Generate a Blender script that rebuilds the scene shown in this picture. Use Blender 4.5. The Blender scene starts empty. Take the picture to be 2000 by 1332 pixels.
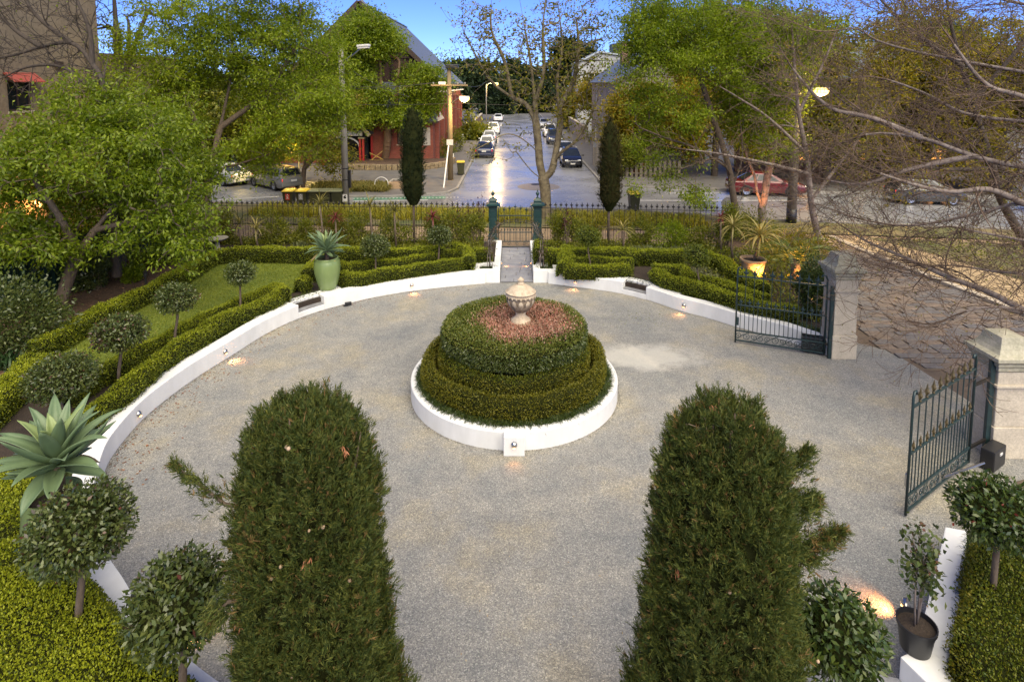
import bpy, math, random
import numpy as np
from math import sin, cos, tan, pi, radians, sqrt, atan2
from mathutils import Vector, Matrix

sc = bpy.context.scene
col = sc.collection
RNG = np.random.default_rng(11)
random.seed(5)

# ---------------------------------------------------------------- camera
F, YH, PITCH, HC = 1150.0, 165.0, radians(5.5), 7.0
PP = YH + F * tan(PITCH)
cam = bpy.data.cameras.new("camera")
cam.lens = 36.0 * F / 2000.0
cam.sensor_width = 36.0
cam.shift_y = -(666.0 - PP) / 2000.0
cam.clip_start = 0.1
cam.clip_end = 3000.0
cam_ob = bpy.data.objects.new("camera", cam)
cam_ob.location = (0, 0, HC)
cam_ob.rotation_euler = (pi / 2 - PITCH, 0, 0)
col.objects.link(cam_ob)
sc.camera = cam_ob

# ---------------------------------------------------------------- sky, sun, exposure
SUN_EL, SUN_AZ = radians(52), radians(160)      # azimuth clockwise from +Y
world = bpy.data.worlds.new("World")
sc.world = world
world.use_nodes = True
wn = world.node_tree
bg = wn.nodes["Background"]
sky = wn.nodes.new("ShaderNodeTexSky")
sky.sky_type = 'NISHITA'
sky.sun_disc = False
sky.sun_elevation = SUN_EL
sky.sun_rotation = SUN_AZ
sky.air_density = 0.6
sky.dust_density = 0.0
sky.ozone_density = 10.0
tint = wn.nodes.new("ShaderNodeMix")
tint.data_type = 'RGBA'
tint.blend_type = 'MULTIPLY'
tint.inputs[0].default_value = 1.0
tint.inputs[7].default_value = (0.75, 0.75, 1.06, 1)
wn.links.new(sky.outputs[0], tint.inputs[6])
wn.links.new(tint.outputs[2], bg.inputs[0])
bg.inputs[1].default_value = 0.05
sl = bpy.data.lights.new("sun", 'SUN')
sl.energy = 1.6
sl.angle = radians(75)
sl.color = (1.0, 0.89, 0.64)
so = bpy.data.objects.new("sun", sl)
sd = Vector((sin(SUN_AZ) * cos(SUN_EL), cos(SUN_AZ) * cos(SUN_EL), sin(SUN_EL)))
so.rotation_euler = sd.to_track_quat('Z', 'Y').to_euler()
so.location = sd * 60
col.objects.link(so)
sc.view_settings.view_transform = 'Standard'
sc.view_settings.look = 'None'
sc.view_settings.gamma = 1.0
sc.view_settings.use_curve_mapping = False
sc.view_settings.exposure = 2.2
sc.render.engine = 'CYCLES'
sc.cycles.use_denoising = True
sc.cycles.denoiser = 'OPENIMAGEDENOISE'
sc.cycles.max_bounces = 6
sc.cycles.diffuse_bounces = 3
sc.cycles.glossy_bounces = 3
sc.cycles.transmission_bounces = 4
sc.cycles.transparent_max_bounces = 6
sc.cycles.sample_clamp_indirect = 4.0
sc.cycles.caustics_reflective = False
sc.cycles.caustics_refractive = False

# ---------------------------------------------------------------- where a photo point lies in the place
def ray(px, py):
    u = (px - 1000.0) / F
    v = (py - PP) / F
    return (u, cos(PITCH) - v * sin(PITCH), -(v * cos(PITCH) + sin(PITCH)))

def G(px, py, z=0.0):
    d = ray(px, py)
    t = (z - HC) / d[2]
    return Vector((d[0] * t, d[1] * t, z))

def at(px, py, Y):
    d = ray(px, py)
    t = Y / d[1]
    return Vector((d[0] * t, Y, HC + d[2] * t))

# ---------------------------------------------------------------- object bookkeeping
def tag(o, label=None, cat=None, group=None, kind=None):
    if label: o["label"] = label
    if cat: o["category"] = cat
    if group: o["group"] = group
    if kind: o["kind"] = kind
    return o

def thing(name, label, cat, loc=(0, 0, 0), rz=0.0, group=None):
    o = bpy.data.objects.new(name, None)
    col.objects.link(o)
    o.location = loc
    o.rotation_euler = (0, 0, rz)
    o.empty_display_size = 0.2
    return tag(o, label, cat, group)

def pmat(parent):
    if parent is None: return None
    M = Matrix.Identity(4)
    p = parent
    while p is not None:
        M = (Matrix.Translation(p.location) @ p.rotation_euler.to_matrix().to_4x4()) @ M
        p = p.parent
    return M.inverted()

def link(name, me, m, parent=None):
    if m is not None: me.materials.append(m)
    o = bpy.data.objects.new(name, me)
    col.objects.link(o)
    if parent is not None: o.parent = parent
    return o

def np_mesh(name, V, Q=None, T=None, m=None, parent=None, smooth=False, local=False):
    """mesh from arrays; V in world space unless local"""
    V = np.asarray(V, dtype=np.float64).reshape(-1, 3)
    if parent is not None and not local:
        M = np.array(pmat(parent))
        V = V @ M[:3, :3].T + M[:3, 3]
    me = bpy.data.meshes.new(name)
    me.vertices.add(len(V))
    me.vertices.foreach_set("co", V.astype(np.float32).ravel())
    idx, tot = [], []
    if Q is not None and len(Q):
        Q = np.asarray(Q, dtype=np.int32); idx.append(Q.ravel()); tot.append(np.full(len(Q), 4, np.int32))
    if T is not None and len(T):
        T = np.asarray(T, dtype=np.int32); idx.append(T.ravel()); tot.append(np.full(len(T), 3, np.int32))
    idx = np.concatenate(idx); tot = np.concatenate(tot)
    me.loops.add(len(idx)); me.loops.foreach_set("vertex_index", idx)
    me.polygons.add(len(tot))
    st = np.zeros(len(tot), np.int32); st[1:] = np.cumsum(tot)[:-1]
    me.polygons.foreach_set("loop_start", st)
    me.polygons.foreach_set("loop_total", tot)
    if smooth: me.polygons.foreach_set("use_smooth", np.ones(len(tot), bool))
    me.update(calc_edges=True)
    return link(name, me, m, parent)

class MB:
    """collects simple shapes, then links them as ONE mesh object"""
    def __init__(s): s.v, s.f = [], []
    def add(s, vs, fs):
        o = len(s.v); s.v += [tuple(v) for v in vs]; s.f += [tuple(i + o for i in f) for f in fs]; return s
    def box(s, c, d, rz=0.0, M=None):
        x, y, z = (k / 2 for k in d)
        pts = [(-x, -y, -z), (x, -y, -z), (x, y, -z), (-x, y, -z), (-x, -y, z), (x, -y, z), (x, y, z), (-x, y, z)]
        ca, sa = cos(rz), sin(rz)
        pts = [Vector((p[0] * ca - p[1] * sa, p[0] * sa + p[1] * ca, p[2])) for p in pts]
        if M is not None: pts = [M @ p for p in pts]
        c = Vector(c)
        return s.add([p + c for p in pts], [(0, 3, 2, 1), (4, 5, 6, 7), (0, 1, 5, 4), (1, 2, 6, 5), (2, 3, 7, 6), (3, 0, 4, 7)])
    def bar(s, a, b, w, h=None, up=(0, 0, 1)):
        h = w if h is None else h
        a, b = Vector(a), Vector(b); d = (b - a).normalized(); u = Vector(up)
        if abs(d.dot(u)) > 0.98: u = Vector((0, 1, 0))
        r = d.cross(u).normalized(); u = r.cross(d)
        vs = [p + r * sx * w / 2 + u * sy * h / 2 for p in (a, b) for sx, sy in ((-1, -1), (1, -1), (1, 1), (-1, 1))]
        return s.add(vs, [(0, 1, 2, 3), (7, 6, 5, 4), (0, 4, 5, 1), (1, 5, 6, 2), (2, 6, 7, 3), (3, 7, 4, 0)])
    def tube(s, pts, rad, n=8, cap=True, closed=False):
        pts = [Vector(p) for p in pts]; k = len(pts)
        if not hasattr(rad, '__len__'): rad = [rad] * k
        vs = []; prev = None
        for i, p in enumerate(pts):
            if closed: d = pts[(i + 1) % k] - pts[i - 1]
            else: d = pts[min(i + 1, k - 1)] - pts[max(i - 1, 0)]
            d = d.normalized()
            if prev is None:
                u = Vector((0, 0, 1)) if abs(d.z) < 0.9 else Vector((1, 0, 0))
            else: u = prev
            r = d.cross(u).normalized(); u = r.cross(d).normalized(); prev = u
            for j in range(n):
                a = 2 * pi * j / n
                vs.append(p + (r * cos(a) + u * sin(a)) * rad[i])
        fs = []
        for i in range(k if closed else k - 1):
            i2 = (i + 1) % k
            for j in range(n):
                j2 = (j + 1) % n
                fs.append((i * n + j, i * n + j2, i2 * n + j2, i2 * n + j))
        if cap and not closed:
            fs.append(tuple(range(n))[::-1]); fs.append(tuple((k - 1) * n + j for j in range(n)))
        return s.add(vs, fs)
    def lathe(s, prof, c=(0, 0, 0), n=24, cap=True, sq=None):
        c = Vector(c); vs = []; fs = []
        for r, z in prof:
            for j in range(n):
                a = 2 * pi * (j + 0.5) / n
                vs.append(c + Vector((r * cos(a), r * sin(a), z)))
        for i in range(len(prof) - 1):
            for j in range(n):
                j2 = (j + 1) % n
                fs.append((i * n + j, i * n + j2, (i + 1) * n + j2, (i + 1) * n + j))
        if cap:
            fs.append(tuple(range(n))[::-1]); fs.append(tuple((len(prof) - 1) * n + j for j in range(n)))
        return s.add(vs, fs)
    def prism(s, poly, z0, z1):
        n = len(poly)
        vs = [(p[0], p[1], z0) for p in poly] + [(p[0], p[1], z1) for p in poly]
        fs = [tuple(range(n))[::-1], tuple(range(n, 2 * n))] + [(i, (i + 1) % n, n + (i + 1) % n, n + i) for i in range(n)]
        return s.add(vs, fs)
    def strip(s, A, B, z0, z1):
        """solid between two plan polylines A (front) and B (back)"""
        n = len(A)
        vs = []
        for a, b in zip(A, B): vs += [(a[0], a[1], z0), (a[0], a[1], z1), (b[0], b[1], z1), (b[0], b[1], z0)]
        fs = []
        for i in range(n - 1):
            o, q = 4 * i, 4 * i + 4
            for k in range(4): fs.append((o + k, o + (k + 1) % 4, q + (k + 1) % 4, q + k))
        fs += [(0, 3, 2, 1), (4 * n - 4, 4 * n - 3, 4 * n - 2, 4 * n - 1)]
        return s.add(vs, fs)
    def poly(s, pts, f=None):
        return s.add(pts, [tuple(range(len(pts)))] if f is None else f)
    def build(s, name, m=None, parent=None, smooth=False, bevel=0.0, local=False, autosmooth=None):
        vs = [Vector(v) for v in s.v]
        if parent is not None and not local:
            M = pmat(parent); vs = [M @ v for v in vs]
        me = bpy.data.meshes.new(name)
        me.from_pydata([tuple(v) for v in vs], [], s.f)
        me.update()
        import bmesh
        bm = bmesh.new(); bm.from_mesh(me)
        bmesh.ops.recalc_face_normals(bm, faces=bm.faces)
        if bevel > 0:
            ed = [e for e in bm.edges if len(e.link_faces) == 2 and e.calc_face_angle(0) > 0.5]
            if ed: bmesh.ops.bevel(bm, geom=ed, offset=bevel, segments=2, affect='EDGES', profile=0.6, clamp_overlap=True)
        bm.to_mesh(me); bm.free()
        if smooth:
            me.polygons.foreach_set("use_smooth", [True] * len(me.polygons))
            if autosmooth: me.set_sharp_from_angle(angle=radians(autosmooth))
        return link(name, me, m, parent)

def copy_tree(o, parent=None, loc=None, rz=None):
    c = o.copy(); col.objects.link(c)
    if parent is not None: c.parent = parent
    if loc is not None: c.location = loc
    if rz is not None: c.rotation_euler = (0, 0, rz)
    for ch in list(o.children): copy_tree(ch, c)
    return c

# ---------------------------------------------------------------- materials
def new_mat(name):
    m = bpy.data.materials.new(name); m.use_nodes = True
    nt = m.node_tree
    return m, nt, nt.nodes["Principled BSDF"]

def N(nt, t, **kw):
    n = nt.nodes.new(t)
    for k, v in kw.items(): setattr(n, k, v)
    return n

def ramp(nt, fac, stops):
    r = nt.nodes.new("ShaderNodeValToRGB")
    el = r.color_ramp.elements
    while len(el) < len(stops): el.new(0.5)
    for e, (p, c) in zip(el, stops): e.position = p; e.color = (*c, 1)
    nt.links.new(fac, r.inputs[0])
    return r.outputs[0]

def noise_tex(nt, scale, detail=4, rough=0.6, coord="Object", stretch=None):
    tc = nt.nodes.new("ShaderNodeTexCoord")
    src = tc.outputs[coord]
    if coord == "World":
        pass
    if stretch:
        mp = nt.nodes.new("ShaderNodeMapping"); mp.inputs["Scale"].default_value = stretch
        nt.links.new(src, mp.inputs[0]); src = mp.outputs[0]
    n = nt.nodes.new("ShaderNodeTexNoise")
    n.inputs["Scale"].default_value = scale; n.inputs["Detail"].default_value = detail; n.inputs["Roughness"].default_value = rough
    nt.links.new(src, n.inputs["Vector"])
    return n.outputs["Fac"]

def mixc(nt, fac, a, b, mode='MIX'):
    x = nt.nodes.new("ShaderNodeMix"); x.data_type = 'RGBA'; x.blend_type = mode
    for i, v in ((0, fac), (6, a), (7, b)):
        if isinstance(v, (int, float)): x.inputs[i].default_value = v
        elif isinstance(v, tuple): x.inputs[i].default_value = (*v, 1)
        else: nt.links.new(v, x.inputs[i])
    return x.outputs[2]

def bump(nt, bs, h, strength=0.4, dist=0.02):
    b = nt.nodes.new("ShaderNodeBump"); b.inputs["Strength"].default_value = strength; b.inputs["Distance"].default_value = dist
    nt.links.new(h, b.inputs["Height"]); nt.links.new(b.outputs[0], bs.inputs["Normal"])
    return b

def M_(name, c1, c2=None, scale=6.0, rough=0.6, bmp=0.0, metal=0.0, fine=None, stretch=None, dist=0.01, spec=0.5):
    m, nt, bs = new_mat(name)
    bs.inputs["Roughness"].default_value = rough; bs.inputs["Metallic"].default_value = metal
    bs.inputs["Specular IOR Level"].default_value = spec
    if c2 is None: c2 = tuple(k * 0.75 for k in c1)
    n = noise_tex(nt, scale, 5, 0.65, stretch=stretch)
    c = ramp(nt, n, [(0.3, c2), (0.7, c1)])
    if fine:
        n2 = noise_tex(nt, fine, 2, 0.5)
        c = mixc(nt, 0.5, c, ramp(nt, n2, [(0.35, (0.74,) * 3), (0.65, (1.2,) * 3)]), 'MULTIPLY')
        if bmp: bump(nt, bs, n2, bmp, dist)
    elif bmp: bump(nt, bs, n, bmp, dist)
    nt.links.new(c, bs.inputs["Base Color"])
    return m

def leaf_mat(name, cols, trans=0.35, rough=0.5, spec=0.35, patch=0.35, pscale=0.9):
    """leaf colours vary leaf by leaf and, slowly, sprig by sprig"""
    m, nt, bs = new_mat(name)
    g = nt.nodes.new("ShaderNodeNewGeometry")
    k = len(cols)
    c = ramp(nt, g.outputs["Random Per Island"], [(i / max(1, k - 1), cc) for i, cc in enumerate(cols)])
    n = noise_tex(nt, pscale, 3, 0.6)
    c = mixc(nt, patch, c, ramp(nt, n, [(0.3, (0.5, 0.55, 0.5)), (0.7, (1.5, 1.4, 1.3))]), 'MULTIPLY')
    nt.links.new(c, bs.inputs["Base Color"])
    bs.inputs["Roughness"].default_value = rough
    bs.inputs["Specular IOR Level"].default_value = spec
    if trans > 0:
        tr = nt.nodes.new("ShaderNodeBsdfTranslucent")
        nt.links.new(mixc(nt, 1.0, c, (1.1, 1.15, 0.5), 'MULTIPLY'), tr.inputs[0])
        mx = nt.nodes.new("ShaderNodeMixShader"); mx.inputs[0].default_value = trans
        nt.links.new(bs.outputs[0], mx.inputs[1]); nt.links.new(tr.outputs[0], mx.inputs[2])
        nt.links.new(mx.outputs[0], nt.nodes["Material Output"].inputs[0])
    return m

def emit(name, c, s):
    m, nt, bs = new_mat(name)
    bs.inputs["Base Color"].default_value = (*c, 1)
    bs.inputs["Emission Color"].default_value = (*c, 1)
    bs.inputs["Emission Strength"].default_value = s
    return m

# ---------------------------------------------------------------- foliage helpers
def lump(P, scale, seed=0, k=7):
    r = np.random.default_rng(seed)
    out = np.zeros(len(P))
    for _ in range(k):
        d = r.normal(size=3); d /= np.linalg.norm(d)
        out += np.sin(P @ d * scale * r.uniform(0.6, 1.7) + r.uniform(0, 6.28))
    return out / sqrt(k)

def unit(a): return a / np.maximum(np.linalg.norm(a, axis=1, keepdims=True), 1e-9)

def sample_mesh(V, T, n, rng, bottom_cut=-0.6):
    A, B, C = V[T[:, 0]], V[T[:, 1]], V[T[:, 2]]
    nr = np.cross(B - A, C - A); ar = np.linalg.norm(nr, axis=1)
    nr = unit(nr)
    w = ar * (nr[:, 2] > bottom_cut)
    i = rng.choice(len(T), n, p=w / w.sum())
    u, v = rng.random(n), rng.random(n); f = u + v > 1; u[f], v[f] = 1 - u[f], 1 - v[f]
    P = A[i] + (B[i] - A[i]) * u[:, None] + (C[i] - A[i]) * v[:, None]
    return P, nr[i], w.sum() / 2

def mesh_area(V, T): return np.linalg.norm(np.cross(V[T[:, 1]] - V[T[:, 0]], V[T[:, 2]] - V[T[:, 0]]), axis=1).sum() / 2

def leaf_arrays(P, D, L, W, rng, fold=0.18, flat=None):
    n = len(P)
    D = unit(D)
    R = rng.normal(size=(n, 3)) if flat is None else flat
    S = unit(np.cross(D, R)); U = np.cross(S, D)
    L = np.broadcast_to(L, n)[:, None]; W = np.broadcast_to(W, n)[:, None]
    mid = P + D * L * 0.45
    V = np.stack([P, mid + S * W / 2 + U * W * fold, P + D * L, mid - S * W / 2 + U * W * fold], 1).reshape(-1, 3)
    return V, np.arange(4 * n).reshape(n, 4)

def leaves(name, P, D, L, W, m, parent, rng, fold=0.18, flat=None):
    V, Q = leaf_arrays(P, D, L, W, rng, fold, flat)
    o = np_mesh(name, V, Q=Q, m=m, parent=parent)
    if parent is not None: o["kind"] = "stuff"
    return o

def blades(name, P, D, L, W, bend, m, parent, rng):
    """grass-like blades: base pair, mid pair, tip; they droop by bend"""
    n = len(P); D = unit(D)
    S = unit(np.cross(D, np.array([0, 0, 1.0]) + rng.normal(size=(n, 3)) * 0.2))
    L = np.broadcast_to(L, n)[:, None]; W = np.broadcast_to(W, n)[:, None]
    dn = np.array([0, 0, -1.0])
    m1 = P + D * L * 0.55 + dn * L * bend * 0.2
    tip = P + D * L * 0.95 + dn * L * bend
    V = np.stack([P - S * W / 2, P + S * W / 2, m1 + S * W * 0.45, m1 - S * W * 0.45, tip], 1).reshape(-1, 3)
    b = np.arange(n)[:, None] * 5
    Q = b + np.array([0, 1, 2, 3]); T = b + np.array([3, 2, 4])
    o = np_mesh(name, V, Q=Q, T=T, m=m, parent=parent)
    if parent is not None: o["kind"] = "stuff"
    return o

def resample(pts, step):
    pts = np.asarray(pts, float)
    d = np.r_[0, np.cumsum(np.linalg.norm(np.diff(pts, axis=0), axis=1))]
    n = max(2, int(round(d[-1] / step)) + 1)
    t = np.linspace(0, d[-1], n)
    return np.stack([np.interp(t, d, pts[:, k]) for k in range(pts.shape[1])], 1)

def spline(pts, k=8):
    pts = [np.asarray(p, float) for p in pts]
    P = [2 * pts[0] - pts[1]] + pts + [2 * pts[-1] - pts[-2]]
    out = []
    for i in range(1, len(P) - 2):
        for t in np.linspace(0, 1, k, endpoint=False):
            a, b, c, d = P[i - 1:i + 3]
            out.append(0.5 * ((2 * b) + (c - a) * t + (2 * a - 5 * b + 4 * c - d) * t ** 2 + (3 * b - a - 3 * c + d) * t ** 3))
    out.append(P[-2])
    return np.array(out)

def offset(pl, d):
    pl = np.asarray(pl, float)[:, :2]
    t = np.gradient(pl, axis=0); t = unit(t)
    return pl + np.stack([t[:, 1], -t[:, 0]], 1) * d      # to the right of travel

# ---------------------------------------------------------------- trees
def tubes_np(A, B, ra, rb, n):
    d = unit(B - A)
    ref = np.where(np.abs(d[:, 2:3]) < 0.9, np.array([[0, 0, 1.0]]), np.array([[1.0, 0, 0]]))
    r = unit(np.cross(d, ref)); u = np.cross(r, d)
    a = np.arange(n) * 2 * pi / n
    ring = np.cos(a)[None, :, None] * r[:, None] + np.sin(a)[None, :, None] * u[:, None]
    V = np.concatenate([A[:, None] + ring * ra[:, None, None], B[:, None] + ring * rb[:, None, None]], 1).reshape(-1, 3)
    b = np.arange(len(A))[:, None, None] * 2 * n
    j = np.arange(n); j2 = (j + 1) % n
    Q = (b + np.stack([j, j2, j2 + n, j + n], 1)[None]).reshape(-1, 4)
    return V, Q

def in_ells(ells, n, rng, shell=0.45, holes=0.0, hs=1.0, seed=0):
    """random points in a union of ellipsoids (centre, radii), denser towards the outside, with gaps"""
    vol = np.array([e[1][0] * e[1][1] * e[1][2] for e in ells]) ** 0.8
    C = np.array([e[0] for e in ells]); R = np.array([e[1] for e in ells])
    m = n * 4
    i = rng.choice(len(ells), m, p=vol / vol.sum())
    d = unit(rng.normal(size=(m, 3)))
    r = np.where(rng.random(m) < 0.8, shell + (1 - shell) * rng.random(m), rng.random(m))[:, None]
    P = C[i] + d * r * R[i] * (1 + 0.22 * lump(d * 2.2 + C[i] * 0.7, 1.6, seed + 5))[:, None]
    far = rng.random(m) < 0.09
    P[far] = C[i][far] + d[far] * R[i][far] * rng.uniform(1.05, 1.32, (int(far.sum()), 1))
    if holes > 0:
        l = lump(P, hs, seed) + lump(P, hs * 2.7, seed + 1) * 0.5
        thr = np.quantile(l, min(0.7, holes))
        P = P[l > thr]
    return P[:n]

def skeleton(guides, targets, rng, r_tip, r_min_base, gam=2.4, wig=0.10, up=0.08, seg=4):
    """guides: polylines with radii floor; targets: twig ends. Returns nodes, parents, radii, tip ids"""
    P, par, depth = [], [], []
    for g in guides:
        g = [np.array(q, float) for q in g]
        if P:
            arr = np.array(P); j = int(np.argmin(np.linalg.norm(arr - g[0], axis=1)))
        else: j = -1
        gs = spline(g, 4) if len(g) > 2 else np.array(g)
        for q in (gs if j < 0 else gs[1:]):
            P.append(q); par.append(j); j = len(P) - 1
    nmax = len(P) + len(targets) * (seg + 1)
    arr = np.zeros((nmax, 3)); arr[:len(P)] = P; n = len(P)
    par = par + [0] * (nmax - n)
    order = np.argsort(np.min(np.linalg.norm(targets[:, None] - arr[None, :n], axis=2), axis=1))
    tips = []
    for ti in order:
        t = targets[ti]
        dv = t - arr[:n]; ds = np.linalg.norm(dv, axis=1)
        j = int(np.argmin(ds * (1 + 0.5 * np.clip(-dv[:, 2] / np.maximum(ds, 1e-6), 0, 1))))
        a = arr[j].copy(); L = ds[j]
        if L < 0.02: continue
        k = int(min(seg, max(2, L / 0.12)))
        pd = a - arr[par[j]] if par[j] >= 0 else np.array([0, 0, 1.0])
        pd = pd / max(np.linalg.norm(pd), 1e-6)
        c = a + pd * L * 0.3 + (t - a) * 0.2 + np.array([0, 0, up * L])
        j0 = j
        for q in range(1, k + 1):
            s = q / k
            p = (1 - s) ** 2 * a + 2 * s * (1 - s) * c + s * s * t
            if q < k: p = p + rng.normal(size=3) * L * wig / k
            arr[n] = p; par[n] = j0; j0 = n; n += 1
        tips.append(n - 1)
    arr = arr[:n]; par = np.array(par[:n])
    rad = np.zeros(n); acc = np.zeros(n)
    for i in range(n - 1, -1, -1):
        r = max(acc[i], r_tip ** gam)
        rad[i] = r ** (1 / gam)
        if par[i] >= 0: acc[par[i]] += r
    rad *= 1.0
    return arr, par, rad, np.array(tips)

def tree(name, label, cat, guides, ells, nt, nl, leaf, leafm, bark, seed, r_tip=0.008, base_r=None, group=None, cl=0.45, holes=0.25,
         thr=0.05, droop=0.0, shell=0.45, wig=0.1, up=0.08, crown_name="crown", targets=None, twigm=None, up_leaf=0.2, hs=0.9, extra_twigs=0):
    rng = np.random.default_rng(seed)
    root = thing(name, label, cat, Vector(guides[0][0]), group=group)
    tg = in_ells(ells, nt, rng, shell, holes, hs, seed) if targets is None else targets
    arr, par, rad, tips = skeleton(guides, tg, rng, r_tip, 0, wig=wig, up=up)
    if base_r: # scale so that the foot has the right girth, twigs keep theirs
        e = math.log(base_r / r_tip) / math.log(max(rad[0], r_tip * 1.01) / r_tip)
        rad = r_tip * (rad / r_tip) ** e
    i = np.arange(1, len(arr)); i = i[par[i] >= 0]
    A, B, ra, rb = arr[par[i]], arr[i], np.minimum(rad[par[i]], rad[i] * 1.6), rad[i]
    ra = np.where(ra < rb, rb, ra)
    big = rb > thr
    if big.any():
        V, Q = tubes_np(A[big], B[big], ra[big], rb[big], 9)
        np_mesh("trunk", V, Q=Q, m=bark, parent=root, smooth=True)
    sm = ~big
    V, Q = tubes_np(A[sm], B[sm], ra[sm], rb[sm], 4)
    if extra_twigs:
        k = extra_twigs
        src = rng.integers(0, len(tips), k * len(tips) // 1)
        p0 = arr[tips][src]; pd = unit(arr[tips][src] - arr[par[tips]][src])
        dd = unit(pd * 0.6 + rng.normal(size=p0.shape) * 0.7)
        V2, Q2 = tubes_np(p0, p0 + dd * rng.uniform(0.08, 0.35, (len(p0), 1)), np.full(len(p0), r_tip * 0.8), np.full(len(p0), r_tip * 0.5), 3)
        Q = np.concatenate([Q, Q2 + len(V)]); V = np.concatenate([V, V2])
    np_mesh("branches", V, Q=Q, m=twigm or bark, parent=root, smooth=True)
    if nl > 0:
        c = rng.integers(0, len(tips), nl)
        # leaves sit along the last twig and hang around its end
        s = rng.random((nl, 1)) ** 0.6
        p = arr[par[tips[c]]] * (1 - s) + arr[tips[c]] * s
        P = p + rng.normal(size=(nl, 3)) * cl * np.array([1, 1, 0.55]) * rng.random((nl, 1)) ** 0.4
        D = unit(P - p + 1e-6) * 0.6 + rng.normal(size=(nl, 3)) * 0.6 + np.array([0, 0, -droop])
        fl = rng.normal(size=(nl, 3)) * 0.7 + np.array([0, 0, 1.0])
        leaves(crown_name, P, D, leaf[0] * rng.uniform(0.6, 1.25, nl), leaf[1] * rng.uniform(0.7, 1.2, nl), leafm, root, rng, flat=fl)
    return root

def arching(name, label, cat, guides, bark, twig, seed, r_tip=0.0045, base_r=0.2, lens=(1.9, 0.95, 0.42), gaps=(0.24, 0.15, 0.10), leafm=None, nl=0, leaf=(0.05, 0.025), sweep=(-0.2, 0, 0.12), group=None, skip=0.12):
    """a leafless tree drawn limb by limb: long smooth arcs, side branches, twigs"""
    rng = np.random.default_rng(seed); root = thing(name, label, cat, Vector(guides[0][0]), group=group)
    A, B, RA, RB, tips = [], [], [], [], []
    sw = np.array(sweep)
    def seg(a, b, ra, rb): A.append(a); B.append(b); RA.append(ra); RB.append(rb)
    def grow(p, d, L, r0, lev):
        k = max(3, int(L / 0.13)) if lev < 2 else 3
        cur = rng.normal(size=3) * 0.9 / k + sw * (0.9 / k); s = L / k; since = gaps[lev] * rng.random()
        for q in range(k):
            ra = r0 * (1 - q / k) + r_tip * q / k; rb = r0 * (1 - (q + 1) / k) + r_tip * (q + 1) / k
            d = d + cur + rng.normal(size=3) * 0.05; d = d / np.sqrt(d @ d)
            n_ = p + d * s; seg(p, n_, ra, rb); p = n_; since += s
            if lev < 2 and since > gaps[lev + 1] and q > 0:
                since = 0.0; c = d * 0.8 + rng.normal(size=3) * 0.55 + sw * 0.3; c = c / np.sqrt(c @ c)
                grow(p, c, lens[lev + 1] * rng.uniform(0.5, 1.15) * (1.05 - 0.45 * q / k), max(r_tip * 1.15, rb * 0.6), lev + 1)
        tips.append(p)
    for gi, g in enumerate(guides):
        pl = resample(spline([np.array(q, float) for q in g], 6) if len(g) > 2 else np.array([np.array(q, float) for q in g]), 0.16)
        n = len(pl); r0 = base_r if gi == 0 else base_r * 0.5
        for q in range(n - 1):
            ra, rb = (r0 * (1 - (q + e) / n) ** 0.8 + r_tip * 1.5 for e in (0, 1)); seg(pl[q], pl[q + 1], ra, rb)
        q = int(n * skip); acc = 0.0
        while q < n - 1:
            d = pl[q + 1] - pl[q]; d = d / np.sqrt(d @ d); f = q / n
            c = d * 0.65 + rng.normal(size=3) * 0.6 + sw * 0.4; c = c / np.sqrt(c @ c)
            grow(pl[q], c, lens[0] * rng.uniform(0.45, 1.15) * (1.1 - 0.5 * f), max(r_tip * 1.5, (r0 * (1 - f) ** 0.8) * 0.42), 0)
            q += max(1, int(gaps[0] / 0.16 * rng.uniform(0.5, 1.5)))
        d = pl[-1] - pl[-2]; grow(pl[-1], d / np.sqrt(d @ d), lens[0] * 0.7, r_tip * 2, 0)
    A, B, RA, RB = np.array(A), np.array(B), np.array(RA), np.array(RB)
    big = RB > 0.022
    V, Q = tubes_np(A[big], B[big], RA[big], RB[big], 8); np_mesh("trunk", V, Q=Q, m=bark, parent=root, smooth=True)
    V, Q = tubes_np(A[~big], B[~big], RA[~big], RB[~big], 3); np_mesh("branches", V, Q=Q, m=twig, parent=root, smooth=True)
    if nl:
        t_ = np.array(tips)[rng.integers(0, len(tips), nl)]
        leaves("leaf_buds", t_ + rng.normal(size=(nl, 3)) * 0.04, rng.normal(size=(nl, 3)), leaf[0] * rng.uniform(0.6, 1.3, nl), leaf[1], leafm, root, rng)
    return root

def ell(px, py, Y, rx, rz, ry):
    c = at(px, py, Y); k = Y / F
    return (tuple(c), (rx * k, ry, rz * k))
# ================================================================ MATERIALS
m_white = M_("white_render", (0.76, 0.76, 0.75), (0.66, 0.66, 0.645), 3.2, 0.75, 0.06, dist=0.01, stretch=(1, 1, 0.35))
m_stone = M_("pale_rendered_stone", (0.56, 0.49, 0.38), (0.42, 0.365, 0.28), 3.0, 0.8, 0.15, fine=35, dist=0.006)
m_urn = M_("weathered_urn_stone", (0.60, 0.50, 0.36), (0.33, 0.25, 0.17), 7.0, 0.85, 0.3, fine=50, dist=0.006)
m_urn_dark = M_("dark_weathered_stone", (0.34, 0.26, 0.18), (0.16, 0.12, 0.085), 9.0, 0.85, 0.3, fine=50, dist=0.006)
m_bluestone = M_("bluestone_slab", (0.19, 0.19, 0.20), (0.11, 0.11, 0.12), 4.0, 0.55, 0.15, fine=40)
m_slab = M_("paving_bluestone", (0.30, 0.30, 0.305), (0.19, 0.19, 0.20), 3.0, 0.45, 0.12, fine=40)
m_iron = M_("dark_green_iron", (0.022, 0.045, 0.046), (0.012, 0.026, 0.028), 12, 0.42, 0.05)
m_iron_black = M_("black_iron", (0.012, 0.012, 0.012), (0.02, 0.016, 0.012), 12, 0.5)
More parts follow.
